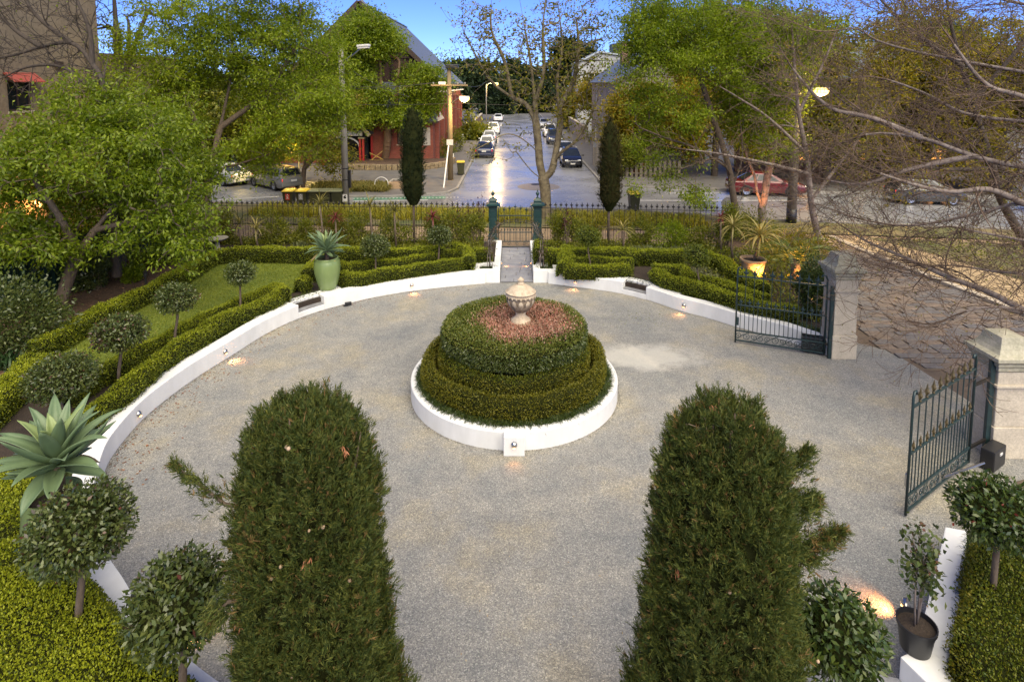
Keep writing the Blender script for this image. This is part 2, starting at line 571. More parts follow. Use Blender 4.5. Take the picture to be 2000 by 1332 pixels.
m_pier = M_("green_cast_iron", (0.014, 0.046, 0.042), (0.009, 0.028, 0.026), 9, 0.38, 0.05)
m_gold = M_("worn_gilt_iron", (0.13, 0.085, 0.022), (0.035, 0.035, 0.018), 20, 0.5, 0.1)
m_soil = M_("dark_garden_soil", (0.045, 0.030, 0.020), (0.022, 0.015, 0.010), 7, 0.95, 0.6, fine=40, dist=0.03)
m_mulch = M_("brown_leaf_mulch", (0.13, 0.075, 0.045), (0.045, 0.028, 0.018), 9, 0.95, 0.7, fine=30, dist=0.03)
m_metal = M_("brushed_steel", (0.55, 0.54, 0.52), (0.45, 0.44, 0.42), 30, 0.28, 0.0, metal=1.0)
m_black = M_("black_plastic", (0.018, 0.018, 0.020), (0.012, 0.012, 0.013), 10, 0.4)
m_glaze = M_("sage_green_glaze", (0.20, 0.265, 0.095), (0.145, 0.205, 0.075), 2.5, 0.24, 0.03, stretch=(1, 1, 0.3))
m_terra = M_("terracotta_pot", (0.48, 0.33, 0.19), (0.34, 0.22, 0.13), 6, 0.7, 0.1)
m_conc = M_("old_concrete", (0.36, 0.34, 0.30), (0.24, 0.22, 0.19), 3, 0.85, 0.2, fine=30)
m_timber = M_("weathered_pole_timber", (0.30, 0.22, 0.11), (0.17, 0.12, 0.06), 5, 0.8, 0.3, stretch=(6, 6, 0.5))
m_bark = M_("grey_brown_bark", (0.17, 0.125, 0.085), (0.07, 0.05, 0.035), 7, 0.9, 0.6, stretch=(3, 3, 0.7), dist=0.02)
m_bark_dk = M_("dark_bark", (0.085, 0.065, 0.05), (0.035, 0.027, 0.02), 8, 0.9, 0.5, stretch=(3, 3, 0.7), dist=0.02)
m_bark_pl = M_("mottled_plane_bark", (0.27, 0.22, 0.12), (0.07, 0.05, 0.03), 4, 0.85, 0.3, dist=0.02)
m_bark_red = M_("grey_red_bark", (0.31, 0.26, 0.22), (0.12, 0.08, 0.06), 5, 0.8, 0.3, stretch=(2, 2, 1), dist=0.01)
m_slate = M_("slate_roof", (0.13, 0.15, 0.17), (0.08, 0.09, 0.10), 5, 0.5, 0.3, fine=18)
m_darkwood = M_("dark_stained_timber", (0.055, 0.030, 0.022), (0.03, 0.017, 0.012), 6, 0.7)
m_redpaint = M_("red_paint", (0.42, 0.025, 0.02), (0.30, 0.015, 0.012), 6, 0.45)
m_cream = M_("cream_render", (0.27, 0.21, 0.135), (0.20, 0.155, 0.10), 0.6, 0.9, 0.2, fine=9)
m_greywall = M_("grey_render", (0.30, 0.27, 0.24), (0.19, 0.17, 0.15), 1.2, 0.9, 0.2, fine=14)
m_pale = M_("pale_painted_render", (0.42, 0.43, 0.43), (0.34, 0.35, 0.35), 0.8, 0.7)
m_glass = M_("dark_window_glass", (0.02, 0.025, 0.03), (0.015, 0.018, 0.02), 2, 0.08)
m_paintwhite = M_("white_painted_timber", (0.72, 0.70, 0.66), (0.62, 0.60, 0.56), 6, 0.5)
m_green_sheet = M_("green_steel_sheet", (0.018, 0.050, 0.034), (0.012, 0.036, 0.024), 3, 0.5)
m_lit = emit("lit_window", (1.0, 0.42, 0.10), 0.45)
m_lamp = emit("sodium_lamp", (1.0, 0.58, 0.15), 1.3)
m_lampw = emit("warm_globe", (1.0, 0.50, 0.18), 1.2)

def brick_mat(name, c1, c2, mortar, bw=0.23, bh=0.076):
    m, nt, bs = new_mat(name)
    tc = nt.nodes.new("ShaderNodeTexCoord"); ge = nt.nodes.new("ShaderNodeNewGeometry")
    sx = nt.nodes.new("ShaderNodeSeparateXYZ"); nt.links.new(tc.outputs["Object"], sx.inputs[0])
    ad = N(nt, "ShaderNodeMath", operation='ADD'); nt.links.new(sx.outputs[0], ad.inputs[0]); nt.links.new(sx.outputs[1], ad.inputs[1])
    cx = nt.nodes.new("ShaderNodeCombineXYZ"); nt.links.new(ad.outputs[0], cx.inputs[0]); nt.links.new(sx.outputs[2], cx.inputs[1])
    b = nt.nodes.new("ShaderNodeTexBrick")
    b.inputs["Scale"].default_value = 1.0; b.inputs["Brick Width"].default_value = bw; b.inputs["Row Height"].default_value = bh
    b.inputs["Mortar Size"].default_value = 0.008
    b.inputs["Color1"].default_value = (*c1, 1); b.inputs["Color2"].default_value = (*c2, 1); b.inputs["Mortar"].default_value = (*mortar, 1)
    nt.links.new(cx.outputs[0], b.inputs["Vector"])
    c = mixc(nt, 0.5, b.outputs["Color"], ramp(nt, noise_tex(nt, 1.3, 4), [(0.3, (0.7,) * 3), (0.7, (1.25,) * 3)]), 'MULTIPLY')
    nt.links.new(c, bs.inputs["Base Color"]); bs.inputs["Roughness"].default_value = 0.85
    bp = bump(nt, bs, b.outputs["Fac"], 0.5, 0.01); bp.invert = True
    return m
m_brick = brick_mat("red_brick", (0.25, 0.048, 0.028), (0.17, 0.034, 0.02), (0.2, 0.13, 0.1))
m_brickdk = brick_mat("brown_brick", (0.22, 0.11, 0.07), (0.15, 0.08, 0.05), (0.25, 0.2, 0.16))

def gravel_material():
    m, nt, bs = new_mat("fine_grey_gravel")
    tc = nt.nodes.new("ShaderNodeTexCoord")
    n1 = noise_tex(nt, 0.45, 6, 0.65)            # broad worn patches
    n2 = noise_tex(nt, 2.2, 5, 0.7)
    base = ramp(nt, n1, [(0.34, (0.215, 0.222, 0.226)), (0.5, (0.265, 0.262, 0.252)), (0.62, (0.305, 0.283, 0.232)), (0.74, (0.345, 0.336, 0.31))])
    base = mixc(nt, 0.6, base, ramp(nt, n2, [(0.3, (0.74, 0.75, 0.77)), (0.7, (1.22, 1.19, 1.10))]), 'MULTIPLY')
    vo = nt.nodes.new("ShaderNodeTexVoronoi"); vo.inputs["Scale"].default_value = 75
    nt.links.new(tc.outputs["Object"], vo.inputs["Vector"])
    sp = nt.nodes.new("ShaderNodeSeparateColor"); nt.links.new(vo.outputs["Color"], sp.inputs[0])
    base = mixc(nt, 0.75, base, ramp(nt, sp.outputs[0], [(0.0, (0.45, 0.45, 0.46)), (0.5, (0.95, 0.95, 0.95)), (0.85, (1.25, 1.2, 1.1)), (1.0, (2.0, 1.95, 1.85))]), 'MULTIPLY')
    # the pale cement-dusted patch right of the round bed, and bare tracks
    mp = nt.nodes.new("ShaderNodeMapping"); mp.vector_type = 'POINT'
    mp.inputs["Location"].default_value = (-3.35, -14.6, 0); mp.inputs["Rotation"].default_value = (0, 0, 0)
    nt.links.new(tc.outputs["Object"], mp.inputs[0])
    mp2 = nt.nodes.new("ShaderNodeMapping"); mp2.inputs["Rotation"].default_value = (0, 0, radians(38)); mp2.inputs["Scale"].default_value = (0.55, 1.25, 1)
    nt.links.new(mp.outputs[0], mp2.inputs[0])
    ln = N(nt, "ShaderNodeVectorMath", operation='LENGTH'); nt.links.new(mp2.outputs[0], ln.inputs[0])
    n3 = noise_tex(nt, 1.6, 5, 0.7)
    ad = N(nt, "ShaderNodeMath", operation='MULTIPLY_ADD'); nt.links.new(n3, ad.inputs[0]); ad.inputs[1].default_value = 1.5
    nt.links.new(ln.outputs["Value"], ad.inputs[2])
    fac = ramp(nt, ad.outputs[0], [(0.0, (0.75,) * 3), (0.99, (0.75,) * 3), (1.0, (0.0,) * 3)])
    cr = nt.nodes.new("ShaderNodeMapRange"); nt.links.new(ad.outputs[0], cr.inputs[0])
    cr.inputs[1].default_value = 1.25; cr.inputs[2].default_value = 1.75; cr.inputs[3].default_value = 0.7; cr.inputs[4].default_value = 0.0
    base = mixc(nt, cr.outputs[0], base, (0.52, 0.50, 0.45))
    # wheel tracks worn round the bed
    mp3 = nt.nodes.new("ShaderNodeMapping"); mp3.inputs["Location"].default_value = (-0.05, -12.9, 0); nt.links.new(tc.outputs["Object"], mp3.inputs[0])
    l3 = N(nt, "ShaderNodeVectorMath", operation='LENGTH'); nt.links.new(mp3.outputs[0], l3.inputs[0])
    a3 = N(nt, "ShaderNodeMath", operation='MULTIPLY_ADD'); nt.links.new(n3, a3.inputs[0]); a3.inputs[1].default_value = 1.1; nt.links.new(l3.outputs["Value"], a3.inputs[2])
    s3 = N(nt, "ShaderNodeMath", operation='MULTIPLY'); nt.links.new(a3.outputs[0], s3.inputs[0]); s3.inputs[1].default_value = 0.1
    tr3 = ramp(nt, s3.outputs[0], [(0.30, (1.0,) * 3), (0.40, (1.0,) * 3), (0.425, (1.13, 1.11, 1.07)), (0.45, (0.95,) * 3), (0.56, (0.97,) * 3), (0.585, (1.12, 1.10, 1.06)), (0.615, (1.0,) * 3)])
    base = mixc(nt, 0.9, base, tr3, 'MULTIPLY')
    nt.links.new(base, bs.inputs["Base Color"]); bs.inputs["Roughness"].default_value = 0.9; bs.inputs["Specular IOR Level"].default_value = 0.25
    bump(nt, bs, vo.outputs["Distance"], 0.6, 0.012)
    return m
m_gravel = gravel_material()

def asphalt_material():
    m, nt, bs = new_mat("damp_asphalt")
    n1 = noise_tex(nt, 0.25, 5, 0.6); n2 = noise_tex(nt, 60, 2, 0.5)
    c = ramp(nt, n1, [(0.35, (0.17, 0.172, 0.178)), (0.65, (0.26, 0.258, 0.255))])
    c = mixc(nt, 0.6, c, ramp(nt, n2, [(0.3, (0.6,) * 3), (0.7, (1.4,) * 3)]), 'MULTIPLY')
    nt.links.new(c, bs.inputs["Base Color"])
    r = ramp(nt, n1, [(0.35, (0.17,) * 3), (0.62, (0.36,) * 3)])
    nt.links.new(r, bs.inputs["Roughness"])
    bs.inputs["Specular IOR Level"].default_value = 0.8
    bump(nt, bs, n2, 0.10, 0.004)
    return m
m_asphalt = asphalt_material()
m_pathgrey = M_("footpath_asphalt", (0.16, 0.15, 0.14), (0.10, 0.095, 0.09), 1.2, 0.75, 0.1, fine=40)
m_pathbrick = M_("worn_tan_footpath", (0.33, 0.24, 0.14), (0.22, 0.15, 0.09), 1.4, 0.85, 0.1, fine=20)
m_kerb = M_("stone_kerb", (0.30, 0.28, 0.25), (0.20, 0.19, 0.17), 2.0, 0.8, 0.15, fine=25)
m_linewhite = M_("road_paint", (0.72, 0.71, 0.68), (0.5, 0.49, 0.47), 3.0, 0.6)
m_greenlane = M_("green_lane_paint", (0.08, 0.22, 0.13), (0.06, 0.15, 0.09), 2.0, 0.7)
m_lawn = M_("mown_lawn", (0.17, 0.20, 0.022), (0.075, 0.115, 0.013), 0.55, 0.9, 0.5, fine=45, dist=0.03)
m_park = M_("rough_park_ground", (0.20, 0.15, 0.07), (0.07, 0.09, 0.025), 0.5, 0.95, 0.4, fine=10, dist=0.05)
m_earth = M_("earth", (0.12, 0.095, 0.055), (0.07, 0.065, 0.03), 0.2, 0.95)
m_tanpath = M_("tan_gravel_path", (0.46, 0.34, 0.19), (0.34, 0.25, 0.14), 1.0, 0.9, 0.2, fine=25)

# ================================================================ THE GROUND
def sheet(name, pts, z, m, kind="structure"):
    b = MB(); b.poly([(p[0], p[1], z) for p in pts])
    return tag(b.build(name, m), kind=kind)
sheet("ground", [(-1500, -1500), (1500, -1500), (1500, 1500), (-1500, 1500)], -0.03, m_earth)
sheet("gravel_court", [(-8.6, -3), (8.9, -3), (8.9, 9.8), (10.3, 10.2), (10.0, 14.9), (9.2, 15.6), (8.6, 20.6), (-8.6, 20.6)], 0.0, m_gravel)

near_edge = [(-60, 40.5), (-11, 33.3), (6.7, 32.2), (14, 29.6), (60, 21.5)]
far_l = [(-60, 47), (-14.2, 41.2), (-12.6, 39.4), (-11.6, 36.7), (-10.8, 36.2), (-7.6, 36.2), (-5.2, 36.9), (-4.2, 37.6), (-3.75, 39.0)]
far_r = [(6.5, 42.2), (7.2, 40.6), (8.6, 39.6), (60, 30.5)]
sheet("road", near_edge + [(60, 30.4), (8.6, 39.7), (6.6, 42), (6.6, 46), (-3.8, 46), (-3.8, 39), (-5.2, 36.8), (-7.6, 36.1), (-10.8, 36.1), (-11.7, 36.7), (-12.6, 39.4), (-14.2, 41.3), (-60, 47.2)], -0.004, m_asphalt)
sheet("street", [(-3.75, 39.5), (6.55, 42), (6.55, 230), (-3.75, 230)], 0.0, m_asphalt)

def raised(name, poly, m, z0=-0.03, z1=0.12):
    b = MB(); b.prism(poly, z0, z1); return tag(b.build(name, m, bevel=0.0), kind="structure")
raised("footpath_corner", far_l + [(-3.75, 230), (-60, 230)], m_pathgrey)
raised("footpath_east", [far_r[0], far_r[1], far_r[2], far_r[3], (60, 230), (6.5, 230)], m_pathgrey)
def kerb(pl, w=0.16, z=0.135):
    pl = np.array(pl, float); b = MB(); o = offset(pl, w)
    b.strip(pl, o, -0.03, z); return tag(b.build("kerb", m_kerb, bevel=0.02), kind="structure")
kerb(far_l + [(-3.75, 140)], 0.18)
kerb([(6.5, 140)] + far_r, 0.18)
kerb(near_edge, 0.18)
sheet("footpath", [(-60, 31.5), (-13.2, 25.5), (-1.0, 24.9), (9.0, 24.2), (13.2, 23.8), (60, 18), (60, 20.5), (14.3, 27.0), (1, 28.2), (-13, 28.9), (-60, 34.5)], 0.012, m_pathbrick)
sheet("nature_strip", [(-60, 34.5), (-13, 28.9), (1, 28.2), (14.3, 27.0), (60, 20.5), (60, 21.5), (14, 29.6), (6.7, 32.2), (-11, 33.3), (-60, 40.5)], 0.06, m_park)
# painted markings
def dash(a, b, w, z, m, name="road_marking"):
    a, b = Vector((*a, 0)), Vector((*b, 0)); d = (b - a).normalized(); r = Vector((d.y, -d.x, 0)) * w / 2
    return [(a - r), (b - r), (b + r), (a + r)]
mk = MB()
def mark(px0, py0, px1, py1, w):
    a, b = G(px0, py0), G(px1, py1); q = dash(a[:2], b[:2], w, 0, None)
    mk.poly([(p[0], p[1], 0.004) for p in q])
mark(420, 391, 545, 384, 0.14)
mark(690, 393, 836, 391, 0.14)
mark(1245, 392, 1600, 392, 0.14)
mark(1300, 378, 1600, 377, 0.12)
for k in range(26): mark(415 + k * 7.2, 392.5 - k * 0.22 + 6, 418 + k * 7.2, 392.4 - k * 0.22 + 6, 0.16)
for k in range(30): mark(690 + k * 7, 388.2 - k * 0.08, 693 + k * 7, 388.2 - k * 0.08, 0.16)
tag(mk.build("road_markings", m_linewhite), kind="structure")
g0, g1, g2, g3 = G(690, 391.8), G(870, 388.5), G(870, 383.5), G(690, 386.5)
sheet("bike_lane", [g0, g1, g2, g3], 0.002, m_greenlane)
# traffic circle patch in the side street mouth
c = G(1052, 365); mb = MB(); mb.lathe([(1.45, 0.0), (1.4, 0.012), (0.0, 0.02)], (c.x, c.y, 0.0), 40, cap=False)
tag(mb.build("road_patch", M_("patched_concrete", (0.20, 0.17, 0.14), (0.13, 0.115, 0.10), 1.5, 0.5, fine=20), smooth=True), kind="structure")
c = G(1058, 361); mb = MB(); mb.lathe([(0.36, 0.0), (0.36, 0.03), (0.30, 0.034), (0.0, 0.034)], (c.x - 0.4, c.y, 0.0), 28, cap=False)
tag(mb.build("manhole_cover", m_iron_black), "round iron manhole cover in the road patch at the street corner", "manhole cover")

# right: lane, kerb, tan path, park
sheet("lane", [(8.9, 3), (16.2, 3), (15.5, 17.3), (14.6, 23.9), (14.4, 27.0), (13.0, 26.0), (9.2, 15.6), (10.0, 14.9), (10.3, 10.2), (8.9, 9.8)], -0.006, M_("lane_bed", (0.17, 0.125, 0.085), (0.10, 0.075, 0.055), 2.5, 0.9, 0.3, fine=30))
kb = MB(); kb.strip([(17.0, 3), (15.55, 17.2), (14.65, 23.9), (14.5, 26.5)], [(17.25, 3), (15.8, 17.25), (14.9, 23.95), (14.75, 26.5)], -0.03, 0.10)
tag(kb.build("lane_kerb", M_("pale_kerb", (0.55, 0.47, 0.36), (0.42, 0.35, 0.27), 2, 0.8, 0.1, fine=20), bevel=0.02), kind="structure")
sheet("tan_path", [(17.2, 3), (15.8, 17.2), (14.9, 23.9), (14.75, 26.0), (16.2, 26.4), (17.4, 23.6), (19.2, 17.2), (21.5, 3)], 0.02, m_tanpath)
sheet("park_ground", [(21.5, 3), (19.2, 17.2), (17.4, 23.6), (16.2, 26.4), (60, 18.0), (60, 3)], 0.03, m_park)

# ================================================================ COURT WALLS AND BEDS
# foot of the white wall, traced along the gravel
LW = spline([G(977, 552), G(890, 559.5), G(805, 569), G(735, 580.5), G(685, 592), G(634, 605), G(584, 622), G(520, 652.5), G(454, 694), G(390, 734), G(334, 774),
             G(277, 822), G(222, 888), G(199, 940), G(186, 1010), G(192, 1070), G(209, 1127), G(242, 1180), Vector((-4.3, 6.55, 0)), Vector((-3.1, 5.85, 0)), Vector((-1.9, 5.4, 0))], 6)[:, :2]
RW = np.concatenate([spline([G(1041, 552), G(1085, 556), G(1125, 561), G(1170, 567), G(1216, 574.5), G(1270, 588), G(1324, 606.5), G(1380, 621), G(1435, 638)], 6)[:, :2],
                     np.array([G(1530, 664)[:2], (8.2, 14.62)])])
WT, WZ = 0.36, 0.42

def cut(pl, a, b):
    """piece of a polyline between arc fractions given by nearest vertices to two points"""
    pl = np.asarray(pl)
    i = int(np.argmin(np.linalg.norm(pl - np.array(a)[:2], axis=1))); j = int(np.argmin(np.linalg.norm(pl - np.array(b)[:2], axis=1)))
    return pl[min(i, j):max(i, j) + 1]

# beds of soil behind the walls
LB = offset(LW, WT)        # left bed lies to the left: offset sign is checked below
if np.linalg.norm(LB[10] - np.array([0, 13])) < np.linalg.norm(LW[10] - np.array([0, 13])): LB = offset(LW, -WT); sL = -1
else: sL = 1
RB = offset(RW, WT)
if np.linalg.norm(RB[10] - np.array([0, 13])) < np.linalg.norm(RW[10] - np.array([0, 13])): RB = offset(RW, -WT); sR = -1
else: sR = 1
LBi, RBi = offset(LW, sL * WT * 0.6), offset(RW, sR * WT * 0.6)
poly = [tuple(p) for p in LBi] + [(-1.9, 2.0), (-15.5, 2.0), (-15.5, 25.2), (-13.2, 25.0), (-0.9, 24.45), (-0.55, 24.4), (-0.55, 20.8)]
raised("garden_soil", poly, m_soil, -0.02, 0.34)
poly = [tuple(p) for p in RBi] + [(8.7, 14.9), (8.75, 15.6), (9.0, 23.85), (1.2, 24.4), (0.9, 24.4), (0.9, 20.8)]
raised("garden_soil", poly, m_soil, -0.02, 0.34)
raised("garden_soil", [(9.01, 15.7), (10.4, 19.5), (12.9, 24.6), (13.6, 27.0), (9.1, 27.2), (9.01, 23.9)], m_mulch, -0.02, 0.10)
# strip of leaf mulch along the boundary
z = 0.36
ml = MB(); ml.poly([(*p[:2], z) for p in [(-15.4, 8), (-10.6, 11.5), (-11.6, 15.6), (-11.9, 18.0), (-12.3, 21.0), (-12.9, 24.9), (-15.4, 25.0)]])
tag(ml.build("mulch_bed", m_mulch), kind="structure")
lawn_pts = [G(*p, 0.36) for p in [(60, 700), (140, 660), (240, 606), (320, 566), (400, 518), (450, 500), (620, 498), (625, 530), (590, 560), (560, 580), (480, 604), (400, 640), (300, 700), (215, 745), (150, 760), (80, 730)]]
tag(MB().poly([(*p[:2], 0.375) for p in lawn_pts]).build("lawn", m_lawn), kind="structure")

def wall_thing(name, label, pieces, mat=m_white):
    t = thing(name, label, "wall", (float(pieces[0][0][0][0]), float(pieces[0][0][0][1]), 0))
    for A, B, z0, z1, nm in pieces:
        b = MB(); b.strip(A, B, z0, z1); b.build(nm, mat, t, bevel=0.018)
    return t
def off(pl, k, s): return offset(pl, s * k)

# left wall with its step recess, the planter block at the path and the path-side wall
sA, sB = G(634, 605), G(584, 622)
W1 = cut(LW, LW[2], sA); W2 = cut(LW, sA, sB); W3 = cut(LW, sB, LW[-1])
def full(pl, s, t=WT): return (pl, off(pl, t, s), 0.0, WZ, "wall_body")
wl = wall_thing("garden_wall", "curved white rendered garden wall left of the path with a step recess", [full(W1, sL), full(W3, sL)])
b = MB(); b.strip(off(W2, 0.34, sL), off(W2, 0.62, sL), 0.0, WZ - 0.004); b.build("recess_back", m_white, wl, bevel=0.015)
b = MB(); b.strip(W2, off(W2, 0.338, sL), 0.0, 0.165); b.build("riser", m_white, wl, bevel=0.01)
b = MB(); b.strip(off(W2, 0.025, sL), off(W2, 0.336, sL), 0.166, 0.205); b.build("step_tread", m_slab, wl, bevel=0.006)
for s_, e_ in ((W1[-6:], 1), (W3[:7], 0)):
    b = MB(); b.strip(off(s_, 0.30, sL), off(s_, 0.62, sL), 0.0, WZ + 0.003); b.build("end_block", m_white, wl, bevel=0.015)
def planter(sx, parent):
    x0, x1 = sorted((sx[0], sx[1])); y0, y1 = 20.30, 21.34
    h0, h1 = (x0 + 0.25, x1 - 0.27)
    zt = WZ + 0.01
    b = MB()
    b.box(((x0 + x1) / 2, y0 + 0.13, zt / 2), (x1 - x0, 0.26, zt)); b.box(((x0 + x1) / 2, y1 - 0.13, zt / 2), (x1 - x0, 0.26, zt))
    b.box(((x0 + h0) / 2, (y0 + y1) / 2, zt / 2 - 0.001), (h0 - x0, y1 - y0 - 0.52, zt - 0.002)); b.box(((x1 + h1) / 2, (y0 + y1) / 2, zt / 2 - 0.001), (x1 - h1, y1 - y0 - 0.52, zt - 0.002))
    b.build("planter_block", m_white, parent)
    MB().box(((h0 + h1) / 2, (y0 + y1) / 2, 0.16), (h1 - h0 - 0.004, y1 - y0 - 0.524, 0.28)).build("planter_soil", m_soil, parent)
planter((-0.43, -1.42), wl)
b = MB(); b.box((-0.545, 22.9, 0.21), (0.23, 3.1, 0.424)); b.build("path_edge", m_white, wl, bevel=0.015)

sA, sB = G(1212, 574), G(1258, 585)
W1 = cut(RW, RW[4], sA); W2 = cut(RW, sA, sB); W3 = cut(RW, sB, RW[-1])
wr = wall_thing("garden_wall", "curved white rendered garden wall right of the path, running to the stone gate pillar", [full(W1, sR), full(W3, sR, 0.3)])
b = MB(); b.strip(off(W2, 0.34, sR), off(W2, 0.62, sR), 0.0, WZ - 0.004); b.build("recess_back", m_white, wr, bevel=0.015)
b = MB(); b.strip(W2, off(W2, 0.338, sR), 0.0, 0.165); b.build("riser", m_white, wr, bevel=0.01)
b = MB(); b.strip(off(W2, 0.025, sR), off(W2, 0.336, sR), 0.166, 0.205); b.build("step_tread", m_slab, wr, bevel=0.006)
for s_ in (W1[-6:], W3[:7]):
    b = MB(); b.strip(off(s_, 0.30, sR), off(s_, 0.62, sR), 0.0, WZ + 0.003); b.build("end_block", m_white, wr, bevel=0.015)
planter((0.76, 1.75), wr)
b = MB(); b.box((0.875, 22.9, 0.21), (0.23, 3.1, 0.424)); b.build("path_edge", m_white, wr, bevel=0.015)

# front right wall piece beside the steps
cx_, cy_ = -0.15, 12.55
th = np.radians(np.linspace(-33.0, -50.5, 12))
A = np.array([G(*q, WZ)[:2] for q in ((1846, 1028), (1836, 1075), (1825, 1122), (1813, 1170), (1800, 1220), (1786, 1262), (1775, 1290))]); B = np.array([G(*q, WZ)[:2] for q in ((1890, 1036), (1887, 1080), (1882, 1125), (1876, 1170), (1868, 1215), (1860, 1255), (1852, 1290))])
FWB = B.copy()
wf = wall_thing("garden_wall", "short white rendered wall beside the grey steps, carrying the black plastic pot", [(A, B, 0.0, WZ, "wall_body")])
e0, e1 = G(1758, 1282, 0.42), G(1900, 1420, 0.42)
d_ = (e1 - e0).normalized(); n_ = Vector((-d_.y, d_.x, 0))
if n_.y < 0: n_ = -n_
b = MB(); b.strip([e0[:2], e1[:2]], [(e0 + n_ * 0.42)[:2], (e1 + n_ * 0.42)[:2]], 0.0, WZ + 0.004); b.build("end_block", m_white, wf, bevel=0.015)
poly = [tuple(p) for p in B] + [tuple((e1 + n_ * 0.3)[:2]), (9.2, 3.0), (9.2, 9.4), (7.3, 8.4)]
raised("garden_soil", poly, m_soil, -0.02, 0.34)
raised("front_step", [(2.2, 6.75), tuple((e0 - n_ * 0.01)[:2]), tuple((e1 - n_ * 0.01)[:2]), (2.2, 3.0)], m_slab, -0.02, 0.15)

# entrance path: bluestone slabs one by one
pth = sheet("path", [(-0.43, 20.3), (0.76, 20.3), (0.76, 24.7), (-0.43, 24.7)], 0.015, m_soil)
y = 20.32; row = 0
rr = random.Random(3)
while y < 24.5:
    h = rr.uniform(0.30, 0.38)
    xs = [-0.42] + sorted(rr.uniform(-0.25, 0.6) for _ in range(1 if row % 2 else 2)) + [0.75]
    xs = [x for i, x in enumerate(xs) if i == 0 or x - xs[i - 1] > 0.18 or i == len(xs) - 1]
    for a, c in zip(xs[:-1], xs[1:]):
        MB().box(((a + c) / 2, y + h / 2, 0.03 + rr.uniform(-0.004, 0.004)), (c - a - 0.012, h - 0.012, 0.05)).build("paving_slab", m_slab, pth, bevel=0.006)
    y += h; row += 1

# round bed
BX, BY = 0.05, 13.05
rb_ = thing("round_planter", "round white rendered planter ring in the middle of the gravel court", "planter", (BX, BY, 0))
b = MB(); b.lathe([(1.95, 0.0), (2.36, 0.0), (2.36, 0.36), (2.342, 0.38), (1.97, 0.38), (1.95, 0.36), (1.95, 0.0)], (BX, BY, 0), 96, cap=False)
b.build("ring_wall", m_white, rb_, smooth=True, autosmooth=40)
MB().box((BX - 0.01, BY - 2.36, 0.195), (0.40, 0.36, 0.39)).build("light_block", m_white, rb_, bevel=0.015)
MB().lathe([(1.96, 0.02), (1.96, 0.36), (0.0, 0.42)], (BX, BY, 0), 48, cap=False).build("bed_soil", m_soil, rb_)

# right lane: bluestone pitchers one by one
lane_ob = [o for o in col.objects if o.name == "lane"][0]
def pitcher_mesh(seed, L, W):
    r = random.Random(seed); import bmesh
    b = MB(); b.box((0, 0, 0), (L - 0.03, W - 0.03, 0.09))
    o = b.build("cobble_stone", M_cob[seed % 3], None, bevel=0.015)
    me = o.data
    for v in me.vertices: v.co += Vector((r.uniform(-0.008, 0.008), r.uniform(-0.008, 0.008), r.uniform(-0.006, 0.006)))
    bpy.data.objects.remove(o); return me
M_cob = [M_("bluestone_pitcher", (0.19, 0.155, 0.125), (0.12, 0.10, 0.085), 5, 0.6, 0.3, fine=20), M_("brown_pitcher", (0.22, 0.165, 0.12), (0.14, 0.11, 0.085), 5, 0.65, 0.3, fine=20), M_("grey_pitcher", (0.17, 0.155, 0.145), (0.12, 0.11, 0.10), 5, 0.55, 0.3, fine=20)]
pms = [pitcher_mesh(i, 0.42 + 0.06 * (i % 3), 0.26) for i in range(9)]
spots = []
yy = 12.2; r_ = random.Random(8)
def lane_x(yv):
    lo = np.interp(yv, [10, 13.3, 15.0, 19.5, 24.6], [11.6, 10.7, 9.7, 10.6, 13.1]); hi = np.interp(yv, [3, 17.3, 23.9], [16.9, 15.45, 14.55]); return lo, hi
while yy < 24.5:
    lo, hi = lane_x(yy); x = lo + r_.uniform(0, 0.3)
    while x < hi - 0.3:
        w_ = r_.choice([0.40, 0.46, 0.52]); spots.append((x + w_ / 2, yy)); x += w_
    yy += 0.27
spots.sort(key=lambda s: s[0] ** 2 + s[1] ** 2)
def seen(p):
    d = p[1]; return 1000 + F * p[0] / (d + 0.5) < 2060
spots = [s for s in spots if seen(s)]
for i, (x, y) in enumerate(spots[:300]):
    o = bpy.data.objects.new("cobble_stone", pms[i % 9]); col.objects.link(o); o.parent = lane_ob
    o.location = (x, y, 0.0 + r_.uniform(-0.012, 0.012) - 0.02); o.rotation_euler = (r_.uniform(-0.03, 0.03), r_.uniform(-0.03, 0.03), 0.06 + r_.uniform(-0.04, 0.04))
rest = MB()
for x, y in spots[300:]: rest.box((x, y, -0.02 + r_.uniform(-0.01, 0.01)), (0.42, 0.24, 0.09), 0.06)
if rest.v: tag(rest.build("cobble_stones", M_cob[0], lane_ob), kind="stuff")
# ================================================================ BUILDINGS
def wall_with_openings(b, x0, x1, z0, z1, ops, P, th=0.25):
    """wall in the local (u, z) plane; ops = (u0, u1, za, zb); P maps (u, depth, z) to the world"""
    us = sorted({x0, x1, *[o[0] for o in ops], *[o[1] for o in ops]}); zs = sorted({z0, z1, *[o[2] for o in ops], *[o[3] for o in ops]})
    for ua, ub in zip(us[:-1], us[1:]):
        for za, zb in zip(zs[:-1], zs[1:]):
            um, zm = (ua + ub) / 2, (za + zb) / 2
            if any(o[0] < um < o[1] and o[2] < zm < o[3] for o in ops): continue
            v = [P(u, d, z) for u, d, z in ((ua, 0, za), (ub, 0, za), (ub, 0, zb), (ua, 0, zb), (ua, th, za), (ub, th, za), (ub, th, zb), (ua, th, zb))]
            b.add(v, [(0, 1, 2, 3), (7, 6, 5, 4), (0, 4, 5, 1), (1, 5, 6, 2), (2, 6, 7, 3), (3, 7, 4, 0)])
